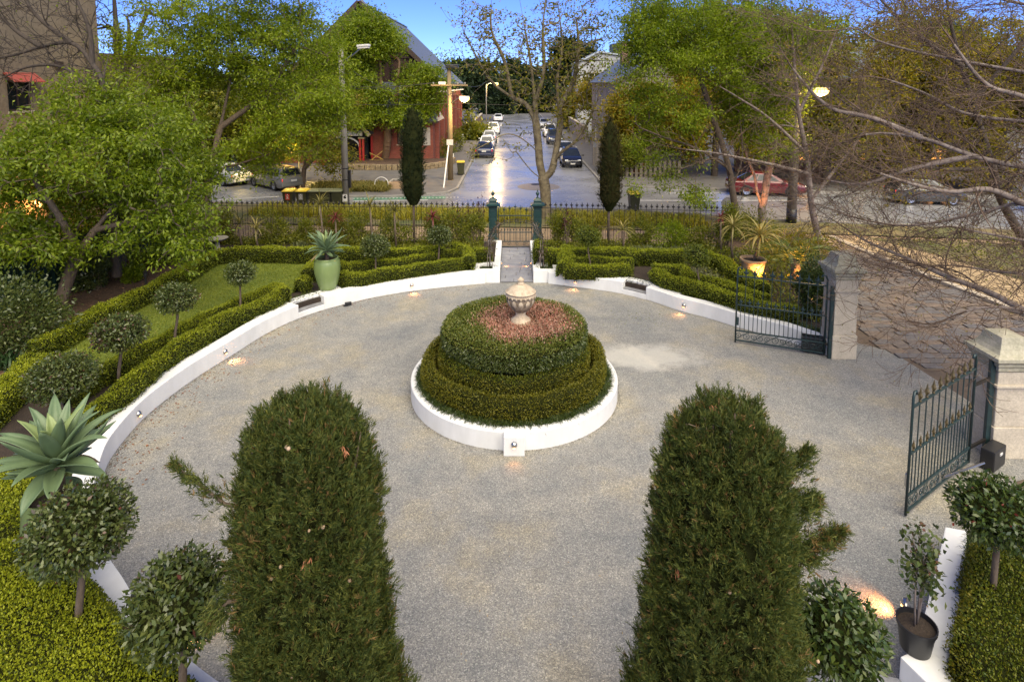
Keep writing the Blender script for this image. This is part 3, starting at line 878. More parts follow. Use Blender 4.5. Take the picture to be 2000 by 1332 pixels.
def window(parent, u0, u1, z0, z1, P, frame=m_paintwhite, pane=m_glass, bars=(1, 1), name="window"):
    w = 0.07
    b = MB()
    def bx(ua, ub, za, zb, d0, d1):
        v = [P(u, d, z) for u, d, z in ((ua, d0, za), (ub, d0, za), (ub, d0, zb), (ua, d0, zb), (ua, d1, za), (ub, d1, za), (ub, d1, zb), (ua, d1, zb))]
        b.add(v, [(0, 1, 2, 3), (7, 6, 5, 4), (0, 4, 5, 1), (1, 5, 6, 2), (2, 6, 7, 3), (3, 7, 4, 0)])
    bx(u0, u0 + w, z0, z1, 0.08, 0.16); bx(u1 - w, u1, z0, z1, 0.08, 0.16); bx(u0 + w, u1 - w, z0, z0 + w, 0.08, 0.16); bx(u0 + w, u1 - w, z1 - w, z1, 0.08, 0.16)
    for k in range(1, bars[0]): c = u0 + (u1 - u0) * k / bars[0]; bx(c - 0.025, c + 0.025, z0 + w, z1 - w, 0.09, 0.15)
    for k in range(1, bars[1]): c = z0 + (z1 - z0) * k / bars[1]; bx(u0 + w, u1 - w, c - 0.025, c + 0.025, 0.092, 0.148)
    f = b.build(name, frame, parent)
    b = MB(); b.add([P(u, 0.13, z) for u, z in ((u0, z0), (u1, z0), (u1, z1), (u0, z1))], [(0, 1, 2, 3)]); b.build("pane", pane, f)
    b = MB(); sv = MB(); w2 = 0.05
    v = [P(u, d, z) for u, d, z in ((u0 - w2, -0.06, z0 - 0.08), (u1 + w2, -0.06, z0 - 0.08), (u1 + w2, -0.06, z0 - 0.003), (u0 - w2, -0.06, z0 - 0.003), (u0 - w2, 0.12, z0 - 0.08), (u1 + w2, 0.12, z0 - 0.08), (u1 + w2, 0.12, z0 - 0.003), (u0 - w2, 0.12, z0 - 0.003))]
    sv.add(v, [(0, 1, 2, 3), (7, 6, 5, 4), (0, 4, 5, 1), (1, 5, 6, 2), (2, 6, 7, 3), (3, 7, 4, 0)]); sv.build("sill", m_stone, f)
    return f
def slab(b, a, c, d, e, t):
    """roof slab through four corners, thickness t downwards"""
    a, c, d, e = (Vector(p) for p in (a, c, d, e)); n = (c - a).cross(e - a).normalized()
    if n.z < 0: n = -n
    v = [a, c, d, e] + [p - n * t for p in (a, c, d, e)]
    b.add(v, [(0, 1, 2, 3), (7, 6, 5, 4), (0, 4, 5, 1), (1, 5, 6, 2), (2, 6, 7, 3), (3, 7, 4, 0)])

# ---- beige building beyond the left boundary
XB = -18.2
t = thing("rendered_building", "tall beige rendered building beyond the green fence with one red-shaded window", "building", (XB, 22, 0))
PL = lambda u, d, z: (XB - d, u, z)
w0, w1 = at(66, 185, 22).y, 0
def y_at(px, X=XB): return F * (X / ((px - 1000))) if px != 1000 else 0
ya, yb = y_at(18), y_at(66); zb = at(42, 217, (ya + yb) / 2).z; zt = at(42, 158, (ya + yb) / 2).z
b = MB(); wall_with_openings(b, 14.5, 26.2, 0, 20, [(ya, yb, zb, zt), (16.2, 17.6, 1.9, 3.1)], PL, 0.3); b.build("wall", m_cream, t)
b = MB(); b.box((XB - 6.2, 26.05, 10), (12.0, 0.3, 20)); b.box((XB - 4.3, 29.4, 8.4 / 2), (8, 6.3, 8.4)); b.build("rear_wall", m_cream, t)
window(t, ya, yb, zb, zt, PL, m_darkwood, m_glass, (2, 1))
window(t, 16.2, 17.6, 1.9, 3.1, PL, m_darkwood, m_lit, (2, 1))
aw = MB()
for k in range(9):
    u = ya - 0.15 + (yb - ya + 0.3) * (k + 0.5) / 9
    aw.bar(PL(u, -0.02, zt + 0.28), PL(u, -0.42, zt - 0.05), (yb - ya + 0.3) / 9 * 0.92, 0.03)
aw.build("awning", M_("faded_red_slats", (0.42, 0.06, 0.04), (0.30, 0.10, 0.07), 8, 0.6), t)
ln = MB().box((XB + 0.12, 22.2, 2.5), (0.2, 0.2, 0.32)).build("wall_lantern", m_lampw, t)
l = bpy.data.lights.new("wall_lantern_light", 'POINT'); l.energy = 60; l.color = (1.0, 0.42, 0.12); l.shadow_soft_size = 0.1
lo_ = bpy.data.objects.new("wall_lantern_light", l); col.objects.link(lo_); lo_.parent = t; lo_.location = Vector((XB + 0.6, 21.6, 2.4)) - t.location
MB().box((XB - 0.1, y_at(120), at(120, 128, y_at(120)).z), (0.4, 0.35, 0.3)).build("wall_vent", m_darkwood, t)

# ---- green steel boundary fence: a sheet, ribs and rail per panel
gf = thing("steel_fence", "dark green ribbed steel fence in the shade of the left trees", "fence", (-14.6, 17, 0.34))
gm = None
for k in range(7):
    y0 = 9.6 + k * 2.35
    b = MB(); n = 24
    pts = []
    for i in range(n + 1):
        ph = i % 4; pts.append((-14.6 + (0.035 if ph in (1, 2) else 0.0), y0 + 2.3 * i / n))
    b.strip(pts, [(p[0] - 0.012, p[1]) for p in pts], 0.36, 2.12); b.build("fence_panel", m_green_sheet, gf)
    MB().box((-14.58, y0 - 0.025, 1.28), (0.06, 0.05, 1.86)).build("fence_post", m_green_sheet, gf)
MB().box((-14.58, 17.7, 2.15), (0.08, 16.5, 0.05)).build("top_rail", m_green_sheet, gf)

# ---- brick church hall
CH = thing("brick_church_hall", "red brick church hall with steep dark timber gable and slate roof beyond the road", "building", (-13.5, 55, 0.12))
YF = 51.3
Pf = lambda u, d, z: (u, YF + d, z)
b = MB(); ops = [(-10.05, -8.75, 1.75, 3.3)]
wall_with_openings(b, -12.4, -6.9, 0.1, 3.85, ops, Pf, 0.35); b.build("front_wall", m_brick, CH)
f = window(CH, -10.05, -8.75, 1.75, 3.3, Pf, m_darkwood, M_("boarded_window", (0.10, 0.075, 0.06), None, 3, 0.5), (2, 1))
MB().box((-9.15, YF + 0.03, 2.55), (0.6, 0.05, 0.75)).build("small_sign_frame", m_paintwhite, CH)
MB().box((-9.15, YF + 0.0, 2.55), (0.48, 0.05, 0.62)).build("small_sign", m_darkwood, CH)
nb = MB().box((-7.45, YF - 0.03, 2.45), (0.62, 0.06, 1.55)).build("notice_board", M_("pale_board", (0.45, 0.42, 0.38), None, 5, 0.6), CH)
# side wall along the street with piers and windows
Ps = lambda u, d, z: (-6.9 - d, u, z)
so_ = [(54.2 + 4.0 * k, 55.6 + 4.0 * k, 1.6, 4.9) for k in range(6)]
b = MB(); wall_with_openings(b, YF + 0.35, 79, 0.1, 6.3, so_, Ps, 0.35); b.build("side_wall", m_brick, CH)
for o in so_: window(CH, *o, Ps, m_paintwhite, m_glass, (2, 3))
for k in range(7):
    yv = 52.9 + 4.0 * k
    MB().box((-6.72, yv, 2.9), (0.36, 0.55, 5.6)).build("buttress", m_brick, CH, bevel=0.03)
MB().box((-6.62, 66, 6.32), (0.28, 26.5, 0.12)).build("gutter", m_paintwhite, CH)
# roofs: nave
rx, rz_, yg = -14.1, at(711, 7, 56).z, 55.6
ex = -6.5; ez = rz_ - (ex - rx) * 0.98; exl = 2 * rx - ex
b = MB(); slab(b, (rx, yg - 0.5, rz_), (ex, yg - 0.5, ez), (ex, 80, ez), (rx, 80, rz_), 0.15)
slab(b, (rx, yg - 0.5, rz_), (exl, yg - 0.5, ez), (exl, 80, ez), (rx, 80, rz_), 0.15); b.build("roof", m_slate, CH)
b = MB(); b.add([(exl + .3, yg, 0.1), (ex - .45, yg, 0.1), (ex - .45, yg, ez + 0.2), (rx, yg, rz_ - 0.25), (exl + .3, yg, ez + 0.2)], [(0, 1, 2, 3, 4)]); b.build("gable_wall", M_("brown_gable_boards", (0.10, 0.05, 0.033), (0.06, 0.03, 0.02), 2, 0.8), CH)
b = MB()
for sgn in (1, -1):
    b.bar((rx, yg - 0.52, rz_ + 0.02), (rx + sgn * (ex - rx + 0.1), yg - 0.52, ez - 0.08), 0.09, 0.42)
b.build("barge_board", m_darkwood, CH)
for k in range(-6, 7):
    xk = rx + k * 0.95; zk = rz_ - abs(k) * 0.95 * 0.98 - 0.35
    if zk > 5: MB().box((xk, yg - 0.07, (zk + 5) / 2), (0.2, 0.12, zk - 5)).build("gable_post", m_darkwood, CH)
for k, zz in enumerate((rz_ - 2.6, rz_ - 5.0)):
    hw = (rz_ - zz) / 0.98 - 0.4
    MB().box((rx, yg - 0.16, zz), (2 * hw, 0.1, 0.25)).build("gable_beam", m_darkwood, CH)
for px, py, Yv in ((752, 36, 60), (711, 9, 56.4)):
    p = at(px, py, Yv)
    v = MB(); v.lathe([(0.32, p.z - 1.3), (0.30, p.z - 0.3), (0.34, p.z - 0.25), (0.62, p.z - 0.22), (0.58, p.z - 0.1), (0.2, p.z + 0.25), (0.03, p.z + 0.5)], (p.x if px > 711 else rx, p.y, 0), 8)
    v.build("roof_vent", m_slate, CH)
MB().bar((rx, yg - 0.5, rz_ + 0.06), (rx, 80, rz_ + 0.06), 0.2, 0.12).build("ridge_cap", m_slate, CH)
# lower slate roof over the front rooms and hip to the street
b = MB(); slab(b, (-12.6, YF - 0.45, 3.8), (-6.4, YF - 0.45, 3.8), (-8.6, yg - 0.2, 7.2), (-12.6, yg - 0.2, 7.2), 0.14); b.build("front_roof", m_slate, CH)
b = MB(); b.add([(-6.4, YF - 0.45, 3.8), (-6.4, yg, 3.8), (-8.6, yg - 0.2, 7.2)], [(0, 1, 2)]); b.build("hip_roof", m_slate, CH)
MB().bar((-12.6, YF - 0.5, 3.72), (-6.4, YF - 0.5, 3.72), 0.14, 0.14).build("front_gutter", m_darkwood, CH)
# porch with red posts
px0, px1, yp = -16.3, -12.6, 49.8
b = MB()
pk = ((px0 + px1) / 2, 5.7)
slab(b, (pk[0], yp - 0.4, pk[1]), (px1 + 0.55, yp - 0.4, 2.75), (px1 + 0.55, yg, 2.75), (pk[0], yg, pk[1]), 0.12)
slab(b, (pk[0], yp - 0.4, pk[1]), (px0 - 0.55, yp - 0.4, 2.75), (px0 - 0.55, yg, 2.75), (pk[0], yg, pk[1]), 0.12); b.build("porch_roof", m_slate, CH)
b = MB()
for sgn, xe in ((1, px1 + 0.6), (-1, px0 - 0.6)): b.bar((pk[0], yp - 0.46, pk[1] + 0.02), (xe, yp - 0.46, 2.68), 0.08, 0.3)
b.build("porch_barge", M_("pale_cream_trim", (0.42, 0.36, 0.20), None, 4, 0.6), CH)
for xx in (px1 - 0.05, px1 - 0.32, px0 + 0.2):
    p_ = MB().box((xx, yp, 1.25), (0.17, 0.17, 2.3)).build("porch_post", m_redpaint, CH, bevel=0.02)
    MB().box((xx, yp, 2.45), (0.26, 0.26, 0.12)).build("post_capital", M_("pale_capital", (0.5, 0.42, 0.22), None, 4, 0.6), p_)
for yy_ in (yp + 1.1, yp + 1.3): MB().box((px1 + 0.35, yy_ + 0.3, 1.3), (0.17, 0.17, 2.4)).build("porch_post", m_redpaint, CH, bevel=0.02)
sg = MB().box((pk[0] + 0.3, yp - 0.03, 2.85), (2.9, 0.08, 0.42)).build("porch_sign", m_paintwhite, CH)
lx, ly, lz = -13.15, yp - 0.085, 2.86
lb = MB(); lb.bar((lx, ly, lz - 0.15), (lx, ly, lz), 0.05, 0.03, up=(0, 1, 0)); lb.bar((lx, ly, lz), (lx - 0.1, ly, lz + 0.16), 0.05, 0.028, up=(0, 1, 0)); lb.bar((lx, ly, lz), (lx + 0.1, ly, lz + 0.16), 0.05, 0.026, up=(0, 1, 0))
lb.build("letter", m_darkwood, sg)
b = MB(); a0 = np.linspace(0, pi, 13)
for k in range(12): b.bar((pk[0] + 1.45 * cos(a0[k]), yp + 0.05, 1.75 + 0.8 * sin(a0[k])), (pk[0] + 1.45 * cos(a0[k + 1]), yp + 0.05, 1.75 + 0.8 * sin(a0[k + 1])), 0.1, 0.14, up=(0, 1, 0))
b.build("porch_arch", m_paintwhite, CH)
MB().box((pk[0], YF + 0.25, 1.5), (3.7, 0.3, 2.9)).build("porch_doorway", m_glass, CH)
b = MB(); wall_with_openings(b, -24, -16.3, 0.1, 3.85, [(-19.8, -18.2, 1.4, 3.2)], Pf, 0.35); b.build("front_wall", m_brick, CH)
window(CH, -19.8, -18.2, 1.4, 3.2, Pf, m_darkwood, m_lit, (2, 2))
b = MB(); slab(b, (-24.3, YF - 0.45, 3.8), (-16.6, YF - 0.45, 3.8), (-16.6, yg - 0.2, 7.2), (-24.3, yg - 0.2, 7.2), 0.14); b.build("front_roof", m_slate, CH)
b = MB(); b.bar((px1 + 0.5, yp + 0.35, 0.5), (px1 + 1.5, yp + 0.35, 1.3), 0.06); b.bar((px1 + 0.4, yp + 0.35, 1.15), (px1 + 1.5, yp + 0.35, 0.6), 0.06); b.bar((px1 + 0.4, yp + 0.35, 0.5), (px1 + 1.6, yp + 0.35, 0.5), 0.08)
b.build("porch_balustrade", M_("yellow_timber", (0.45, 0.30, 0.07), None, 4, 0.6), CH)

# low stone planter wall in front of the hall
sp = thing("stone_planter_wall", "low rough stone retaining wall under the tree before the church hall", "wall", (-9, 49.5, 0.12))
pl = [(-13.6, 47.2), (-10, 46.8), (-7.0, 47.2), (-5.4, 49.2), (-5.1, 51.5)]
rs = random.Random(4); pr = resample(pl, 0.45)
ms = M_("rough_sandstone", (0.30, 0.23, 0.13), (0.17, 0.13, 0.08), 4, 0.9, 0.4, fine=16, dist=0.03)
for lay in range(2):
    for i in range(len(pr) - 1):
        a, c = pr[i], pr[i + 1]; m_ = (a + c) / 2; an = atan2(c[1] - a[1], c[0] - a[0])
        MB().box((m_[0], m_[1], 0.24 + lay * 0.24 + rs.uniform(-.01, .01)), (0.44 * rs.uniform(0.85, 1.0), 0.3 * rs.uniform(0.85, 1.1), 0.23), an).build("stone", ms, sp, bevel=0.03)
MB().prism([(p[0], p[1]) for p in pl] + [(-6.9, 51.2), (-13.4, 51.2)], 0.1, 0.52).build("planter_soil", m_mulch, sp)

# ---- right of the street
TH = thing("terrace_house", "grey two storey terrace house on the right side of the street", "house", (9.5, 50, 0.12))
Ph = lambda u, d, z: (u, 50 + d, z)
b = MB(); ops = [(10.6, 11.6, 1.0, 2.9), (13.2, 14.4, 1.0, 2.9), (10.6, 11.6, 4.6, 6.3), (13.2, 14.4, 4.6, 6.3)]
wall_with_openings(b, 9.2, 16.5, 0.1, 7.4, ops, Ph, 0.3); b.build("front_wall", m_greywall, TH)
for o in ops: window(TH, *o, Ph, m_paintwhite, m_glass, (1, 2))
Pe = lambda u, d, z: (9.2 + d, u, z)
so_ = [(52 + 4 * k, 53.2 + 4 * k, zz, zz + 1.8) for k in range(4) for zz in (1.0, 4.5)]
b = MB(); wall_with_openings(b, 50.3, 68, 0.1, 7.4, so_, Pe, 0.3); b.build("side_wall", m_greywall, TH)
for o in so_: window(TH, *o, Pe, m_paintwhite, m_glass, (1, 2))
b = MB(); slab(b, (12.9, 49.5, 10.2), (8.8, 49.5, 7.2), (8.8, 68.5, 7.2), (12.9, 68.5, 10.2), 0.12); slab(b, (12.9, 49.5, 10.2), (17, 49.5, 7.2), (17, 68.5, 7.2), (12.9, 68.5, 10.2), 0.12); b.build("roof", m_slate, TH)
b = MB(); b.add([(9.2, 50.05, 7.4), (16.5, 50.05, 7.4), (12.9, 50.05, 10.1)], [(0, 1, 2)]); b.build("gable_wall", m_greywall, TH)
MB().box((11.0, 58, 10.0), (0.7, 1.1, 2.2)).build("chimney", m_brickdk, TH, bevel=0.03)
MB().box((8.0, 49.9, 1.1), (2.2, 0.25, 2.0)).build("yard_wall", m_greywall, TH)

WH = thing("modern_house", "pale modern house with dark rooftop box at the right far down the street", "house", (12, 88, 0))
Pw = lambda u, d, z: (u, 86 + d, z)
zz = lambda py: at(1170, py, 86).z
b = MB(); wall_with_openings(b, 9.6, 17.5, 0, zz(118), [(11.2, 13.6, zz(158), zz(143))], Pw, 0.3); b.build("front_wall", m_pale, WH)
window(WH, 11.2, 13.6, zz(158), zz(143), Pw, m_paintwhite, m_glass, (3, 1))
b = MB(); b.box((13.6, 91, zz(118) / 2), (7.9, 9.4, zz(118) - 0.1)); b.build("house_block", m_pale, WH)
b = MB(); slab(b, (9.4, 85.7, zz(122)), (12.6, 85.7, zz(100)), (12.6, 96, zz(100)), (9.4, 96, zz(122)), 0.2); slab(b, (12.6, 85.7, zz(100)), (18, 85.7, zz(112)), (18, 96, zz(112)), (12.6, 96, zz(100)), 0.2); b.build("roof", M_("pale_metal_roof", (0.42, 0.47, 0.50), None, 3, 0.45), WH)
b = MB(); b.add([(9.6, 86.0, zz(121)), (17.5, 86.0, zz(118)), (12.6, 86.0, zz(101))], [(0, 1, 2)]); b.build("gable_wall", m_pale, WH)
MB().box((16.3, 89, zz(98)), (3.0, 3, zz(84) - zz(112))).build("rooftop_box", M_("dark_cladding", (0.02, 0.022, 0.03), None, 3, 0.5), WH, bevel=0.05)

BH = thing("brick_house", "brown brick house with warm lit windows behind the trees at the right", "house", (24, 47, 0))
Pb = lambda u, d, z: (u, 46 + d, z)
ops = [(19.0, 20.1, 1.0, 3.0), (22.3, 23.6, 1.0, 3.6), (27, 28.2, 1.0, 3.0), (19.0, 20.1, 4.6, 6.4), (22.3, 23.6, 4.6, 6.4), (27, 28.2, 4.6, 6.4), (33, 34.4, 1.0, 3.0), (33, 34.4, 4.6, 6.4)]
b = MB(); wall_with_openings(b, 17.6, 38, 0, 7.4, ops, Pb, 0.3); b.build("front_wall", m_brickdk, BH)
for i, o in enumerate(ops): window(BH, *o, Pb, m_paintwhite, m_lit if i in (1, 2, 6) else m_glass, (2, 2))
b = MB(); slab(b, (17.2, 45.5, 7.3), (38.4, 45.5, 7.3), (36, 50, 10.5), (19.5, 50, 10.5), 0.15); b.build("roof", m_slate, BH)
for xx in (21.6, 24.3, 31): MB().box((xx, 45.0, 2.1), (0.35, 0.35, 4.2)).build("porch_column", m_paintwhite, BH, bevel=0.03)
MB().box((26.2, 45.3, 4.25), (10.4, 1.5, 0.22)).build("porch_roof", m_paintwhite, BH)

# timber paling fence at the right street corner
m_greytimber = M_("grey_paling", (0.20, 0.17, 0.12), (0.12, 0.10, 0.075), 5, 0.85)
tf = thing("timber_fence", "low grey timber paling fence at the right street corner", "fence", (9, 44, 0.12))
pa, pb = G(1222, 342), G(1247, 345)
n = 12
for k in range(n):
    q = Vector((8.6 + k * 0.34, 43.6 - k * 0.05, 0)); MB().box((q.x, q.y, 0.75), (0.2, 0.04, 1.25)).build("paling", m_greytimber, tf)
MB().bar((8.4, 43.66, 0.9), (12.6, 43.05, 0.9), 0.06, 0.09).build("rail", m_greytimber, tf)
MB().bar((8.4, 43.66, 0.4), (12.6, 43.05, 0.4), 0.06, 0.09).build("rail", m_greytimber, tf)

# street side wall, left, beyond the hall
sw = thing("low_street_wall", "low brown brick wall along the left footpath beyond the hall", "wall", (-5.6, 90, 0))
MB().box((-5.7, 96, 0.8), (0.3, 30, 1.5)).build("wall_body", m_brickdk, sw)
MB().box((-5.7, 96, 1.58), (0.4, 30.1, 0.08)).build("coping", m_stone, sw)
sw = thing("grey_street_wall", "long grey rendered wall along the right footpath beyond the terrace", "wall", (8.7, 90, 0))
MB().box((8.8, 86, 1.0), (0.3, 34, 1.9)).build("wall_body", m_greywall, sw)
MB().box((8.8, 86, 2.0), (0.4, 34.1, 0.1)).build("coping", m_stone, sw)
# ================================================================ CLIPPED GREENERY
lm_box = leaf_mat("box_hedge_leaf", [(0.035, 0.062, 0.008), (0.085, 0.115, 0.010), (0.17, 0.185, 0.014), (0.11, 0.14, 0.012)], 0.3, pscale=1.6)
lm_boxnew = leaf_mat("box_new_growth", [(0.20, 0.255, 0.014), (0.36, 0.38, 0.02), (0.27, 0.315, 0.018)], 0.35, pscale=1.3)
lm_boxold = leaf_mat("bed_hedge_leaf", [(0.07, 0.085, 0.009), (0.15, 0.148, 0.013), (0.22, 0.19, 0.016)], 0.3, pscale=1.8)
lm_camellia = leaf_mat("glossy_dark_leaf", [(0.035, 0.055, 0.014), (0.075, 0.10, 0.024), (0.13, 0.15, 0.04)], 0.2, 0.28, 0.5, pscale=2.0)
lm_camred = leaf_mat("bronze_leaf", [(0.030, 0.042, 0.018), (0.060, 0.040, 0.022), (0.10, 0.035, 0.025)], 0.15, 0.3, 0.5, pscale=2.0)
lm_lilly = leaf_mat("lilly_pilly_leaf", [(0.030, 0.055, 0.014), (0.060, 0.095, 0.020), (0.085, 0.11, 0.02)], 0.2, 0.3, 0.5, pscale=2.0)
lm_redleaf = leaf_mat("pink_red_leaf", [(0.36, 0.13, 0.10), (0.50, 0.24, 0.18), (0.52, 0.34, 0.26), (0.26, 0.15, 0.09)], 0.25, 0.45, 0.4, pscale=3.0)
lm_redtip = leaf_mat("red_tip_leaf", [(0.20, 0.03, 0.03), (0.30, 0.06, 0.05)], 0.25, 0.4, 0.4)
lm_mondo = leaf_mat("mondo_blade", [(0.022, 0.042, 0.010), (0.045, 0.070, 0.014), (0.07, 0.085, 0.02)], 0.15, pscale=2.0)
lm_strap = leaf_mat("strappy_grass_blade", [(0.24, 0.23, 0.02), (0.38, 0.33, 0.03), (0.30, 0.29, 0.03)], 0.35, pscale=0.8)
lm_cyp = leaf_mat("cypress_spray", [(0.026, 0.048, 0.012), (0.062, 0.088, 0.020), (0.140, 0.148, 0.032), (0.048, 0.078, 0.018)], 0.25, 0.6, 0.25, pscale=5.0, patch=0.7)
lm_cypd = leaf_mat("dark_cypress_spray", [(0.010, 0.018, 0.006), (0.018, 0.028, 0.008), (0.026, 0.036, 0.010)], 0.1, 0.6, 0.2, pscale=2.0)
lm_dry = leaf_mat("brown_cypress_tips", [(0.10, 0.075, 0.022), (0.20, 0.13, 0.045), (0.15, 0.085, 0.035)], 0.15, 0.7, 0.2)
m_dead = M_("dead_brown_spray", (0.42, 0.17, 0.08), (0.28, 0.11, 0.05), 9, 0.8)
m_cone = M_("tan_seed_cone", (0.48, 0.34, 0.22), (0.34, 0.23, 0.14), 14, 0.8)
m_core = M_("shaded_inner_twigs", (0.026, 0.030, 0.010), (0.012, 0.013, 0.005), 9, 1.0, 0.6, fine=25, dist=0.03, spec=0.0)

def tri_of(V, Q, T=None):
    t = [np.array(Q)[:, [0, 1, 2]], np.array(Q)[:, [0, 2, 3]]] if len(Q) else []
    if T is not None and len(T): t.append(np.array(T))
    return np.concatenate(t)

def hedge_core(pl, w, z0, z1, seed, lumpy=0.035, step=0.11, rnd=0.09):
    pl = resample(pl, step); t = unit(np.gradient(pl, axis=0)); nx = np.stack([t[:, 1], -t[:, 0]], 1)
    h = z1 - z0
    sec = [(-w / 2 + 0.02, 0), (-w / 2, h * 0.35), (-w / 2, h - rnd), (-w / 2 + rnd, h), (0, h + 0.012), (w / 2 - rnd, h), (w / 2, h - rnd), (w / 2, h * 0.35), (w / 2 - 0.02, 0)]
    k = len(sec); V = []
    for p, n_ in zip(pl, nx):
        for u, z in sec: V.append((p[0] + n_[0] * u, p[1] + n_[1] * u, z0 + z))
    V = np.array(V)
    Q = [(i * k + j, i * k + j + 1, (i + 1) * k + j + 1, (i + 1) * k + j) for i in range(len(pl) - 1) for j in range(k - 1)]
    T = []
    for e, sg in ((0, 1), (len(pl) - 1, -1)):
        c = V[e * k:(e + 1) * k].mean(0); V = np.vstack([V, c]); ci = len(V) - 1
        for j in range(k - 1):
            a, b2 = e * k + j, e * k + j + 1; T.append((ci, b2, a) if sg > 0 else (ci, a, b2))
    d = lump(V, 5.5, seed)[:, None] * lumpy
    cen = np.array([0, 0, 0.5])
    V = V + np.stack([lump(V, 5, seed + 1), lump(V, 5, seed + 2), lump(V, 4.5, seed + 3) * 0.8], 1) * lumpy + np.stack([lump(V, 13, seed + 4), lump(V, 13, seed + 5), lump(V, 13, seed + 6)], 1) * lumpy * 0.55
    V[:, 2] = np.maximum(V[:, 2], z0)
    return V, np.array(Q), np.array(T)

def outward(V, T, flip_ref=None):
    return T

def foliate(V, Q, T, root, rng, dens, L, W, lm, lmtop=None, name="foliage", core=m_core, out=0.035, up=0.25, corename="inner_growth", topz=0.75, shrink=0.03):
    tri = tri_of(V, Q, T)
    A = mesh_area(V, tri); n = int(A * dens)
    P, nr, _ = sample_mesh(V, tri, n, rng, -2)
    # make the normals look outwards (sections are wound either way)
    vn = np.zeros_like(V); f = np.cross(V[tri[:, 1]] - V[tri[:, 0]], V[tri[:, 2]] - V[tri[:, 0]])
    for k in range(3): np.add.at(vn, tri[:, k], f)
    vn = unit(vn)
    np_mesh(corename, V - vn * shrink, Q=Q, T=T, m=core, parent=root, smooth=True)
    P = P + nr * rng.uniform(-0.03, out, (n, 1)) + rng.normal(size=(n, 3)) * 0.008
    D = nr * 0.75 + rng.normal(size=(n, 3)) * 0.6 + np.array([0, 0, up])
    Ls, Ws = L * rng.uniform(0.65, 1.3, n), W * rng.uniform(0.7, 1.25, n)
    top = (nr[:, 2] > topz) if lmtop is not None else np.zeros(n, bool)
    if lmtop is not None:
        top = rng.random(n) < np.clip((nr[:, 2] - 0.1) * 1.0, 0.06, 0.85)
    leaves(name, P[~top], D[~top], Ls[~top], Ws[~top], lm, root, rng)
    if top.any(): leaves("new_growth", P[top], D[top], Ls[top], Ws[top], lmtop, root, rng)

HG = "clipped box hedges in the garden beds"
hseed = [100]
def hedge(label, pl, w, z0, z1, dens=1500, L=0.042, W=0.026, group=HG, lm=None, top=None, lumpy=0.042, smooth=True):
    hseed[0] += 1; rng = np.random.default_rng(hseed[0])
    pl = np.array([tuple(p)[:2] for p in pl], float)
    if smooth and len(pl) > 2: pl = spline(list(pl), 5)
    root = thing("box_hedge", label, "hedge", (pl[0][0], pl[0][1], z0), group=group)
    V, Q, T = hedge_core(pl, w, z0, z1, hseed[0], lumpy)
    # orient outward: reverse if the top faces point down
    tri = tri_of(V, Q, None); f = np.cross(V[tri[:, 1]] - V[tri[:, 0]], V[tri[:, 2]] - V[tri[:, 0]])
    if f[:, 2].sum() < 0: Q = Q[:, ::-1]; T = T[:, ::-1]
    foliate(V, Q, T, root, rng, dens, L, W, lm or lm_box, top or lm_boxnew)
    return root
GZ = 0.34
def line(z, *pts): return [G(px, py, z) for px, py in pts]

# -- left garden
hedge("long box hedge bordering the lawn beside the mulch bed, turning along the iron fence", line(0.86, (70, 668), (140, 630), (215, 592), (300, 553), (365, 520), (412, 494), (450, 487)), 0.5, GZ, 0.84, 2000, 0.045, 0.028)
hedge("straight box hedge behind the lawn and in front of the left iron fence", line(0.86, (455, 486), (620, 487), (780, 487), (868, 487)), 0.55, GZ, 0.9, 1500, 0.05, 0.03, smooth=False)
hedge("box hedge closing the near end of the lawn, left of the potted agave", line(0.80, (84, 690), (45, 722), (0, 760), (-60, 808)), 0.75, GZ, 0.84, 2600, 0.036, 0.022)
hedge("upper box row between lawn and curved white wall, topiary trunks rising from it", line(0.78, (540, 553), (478, 578), (420, 600), (360, 626), (300, 660), (245, 690), (190, 722), (130, 762)), 0.36, GZ, 0.74, 2500, 0.038, 0.024)
hedge("lower box row following the curved white wall up to the step recess", line(0.74, (548, 572), (490, 597), (420, 629), (340, 678), (272, 730), (215, 770), (150, 815), (95, 862)), 0.44, GZ, 0.78, 2400, 0.036, 0.023)
hedge("short box return joining the two rows beside the step recess", line(0.78, (541, 552), (551, 571)), 0.46, GZ, 0.8, 2000, 0.038, 0.024, smooth=False)
# -- knot left of the path
hedge("box hedge running from the step recess to the rear hedge, behind the green pot", line(0.78, (600, 528), (616, 510), (640, 492)), 0.5, GZ, 0.82, 1700, 0.042, 0.026, smooth=False)
hedge("low box hedge end left of the tall green glazed pot", line(0.76, (583, 548), (598, 541)), 0.42, GZ, 0.8, 1800, 0.042, 0.026)
hedge("middle box row of the left knot with a stepped end near the green pot", line(0.78, (664, 512), (690, 517), (735, 512), (800, 502), (850, 494), (893, 487)), 0.42, GZ, 0.8, 1700, 0.042, 0.026)
hedge("front box row of the left knot beside the curved white wall", line(0.76, (664, 535), (700, 536), (760, 527), (830, 517), (890, 509), (912, 504)), 0.45, GZ, 0.78, 1800, 0.042, 0.026)
hedge("short box hedge linking the left knot rows near the path", line(0.86, (888, 476), (912, 486), (915, 505)), 0.45, GZ, 0.9, 1600, 0.044, 0.027)
hedge("small box hedge tucked beside the left path wall", line(0.84, (925, 490), (955, 487)), 0.5, GZ, 0.9, 1500, 0.044, 0.027, smooth=False)
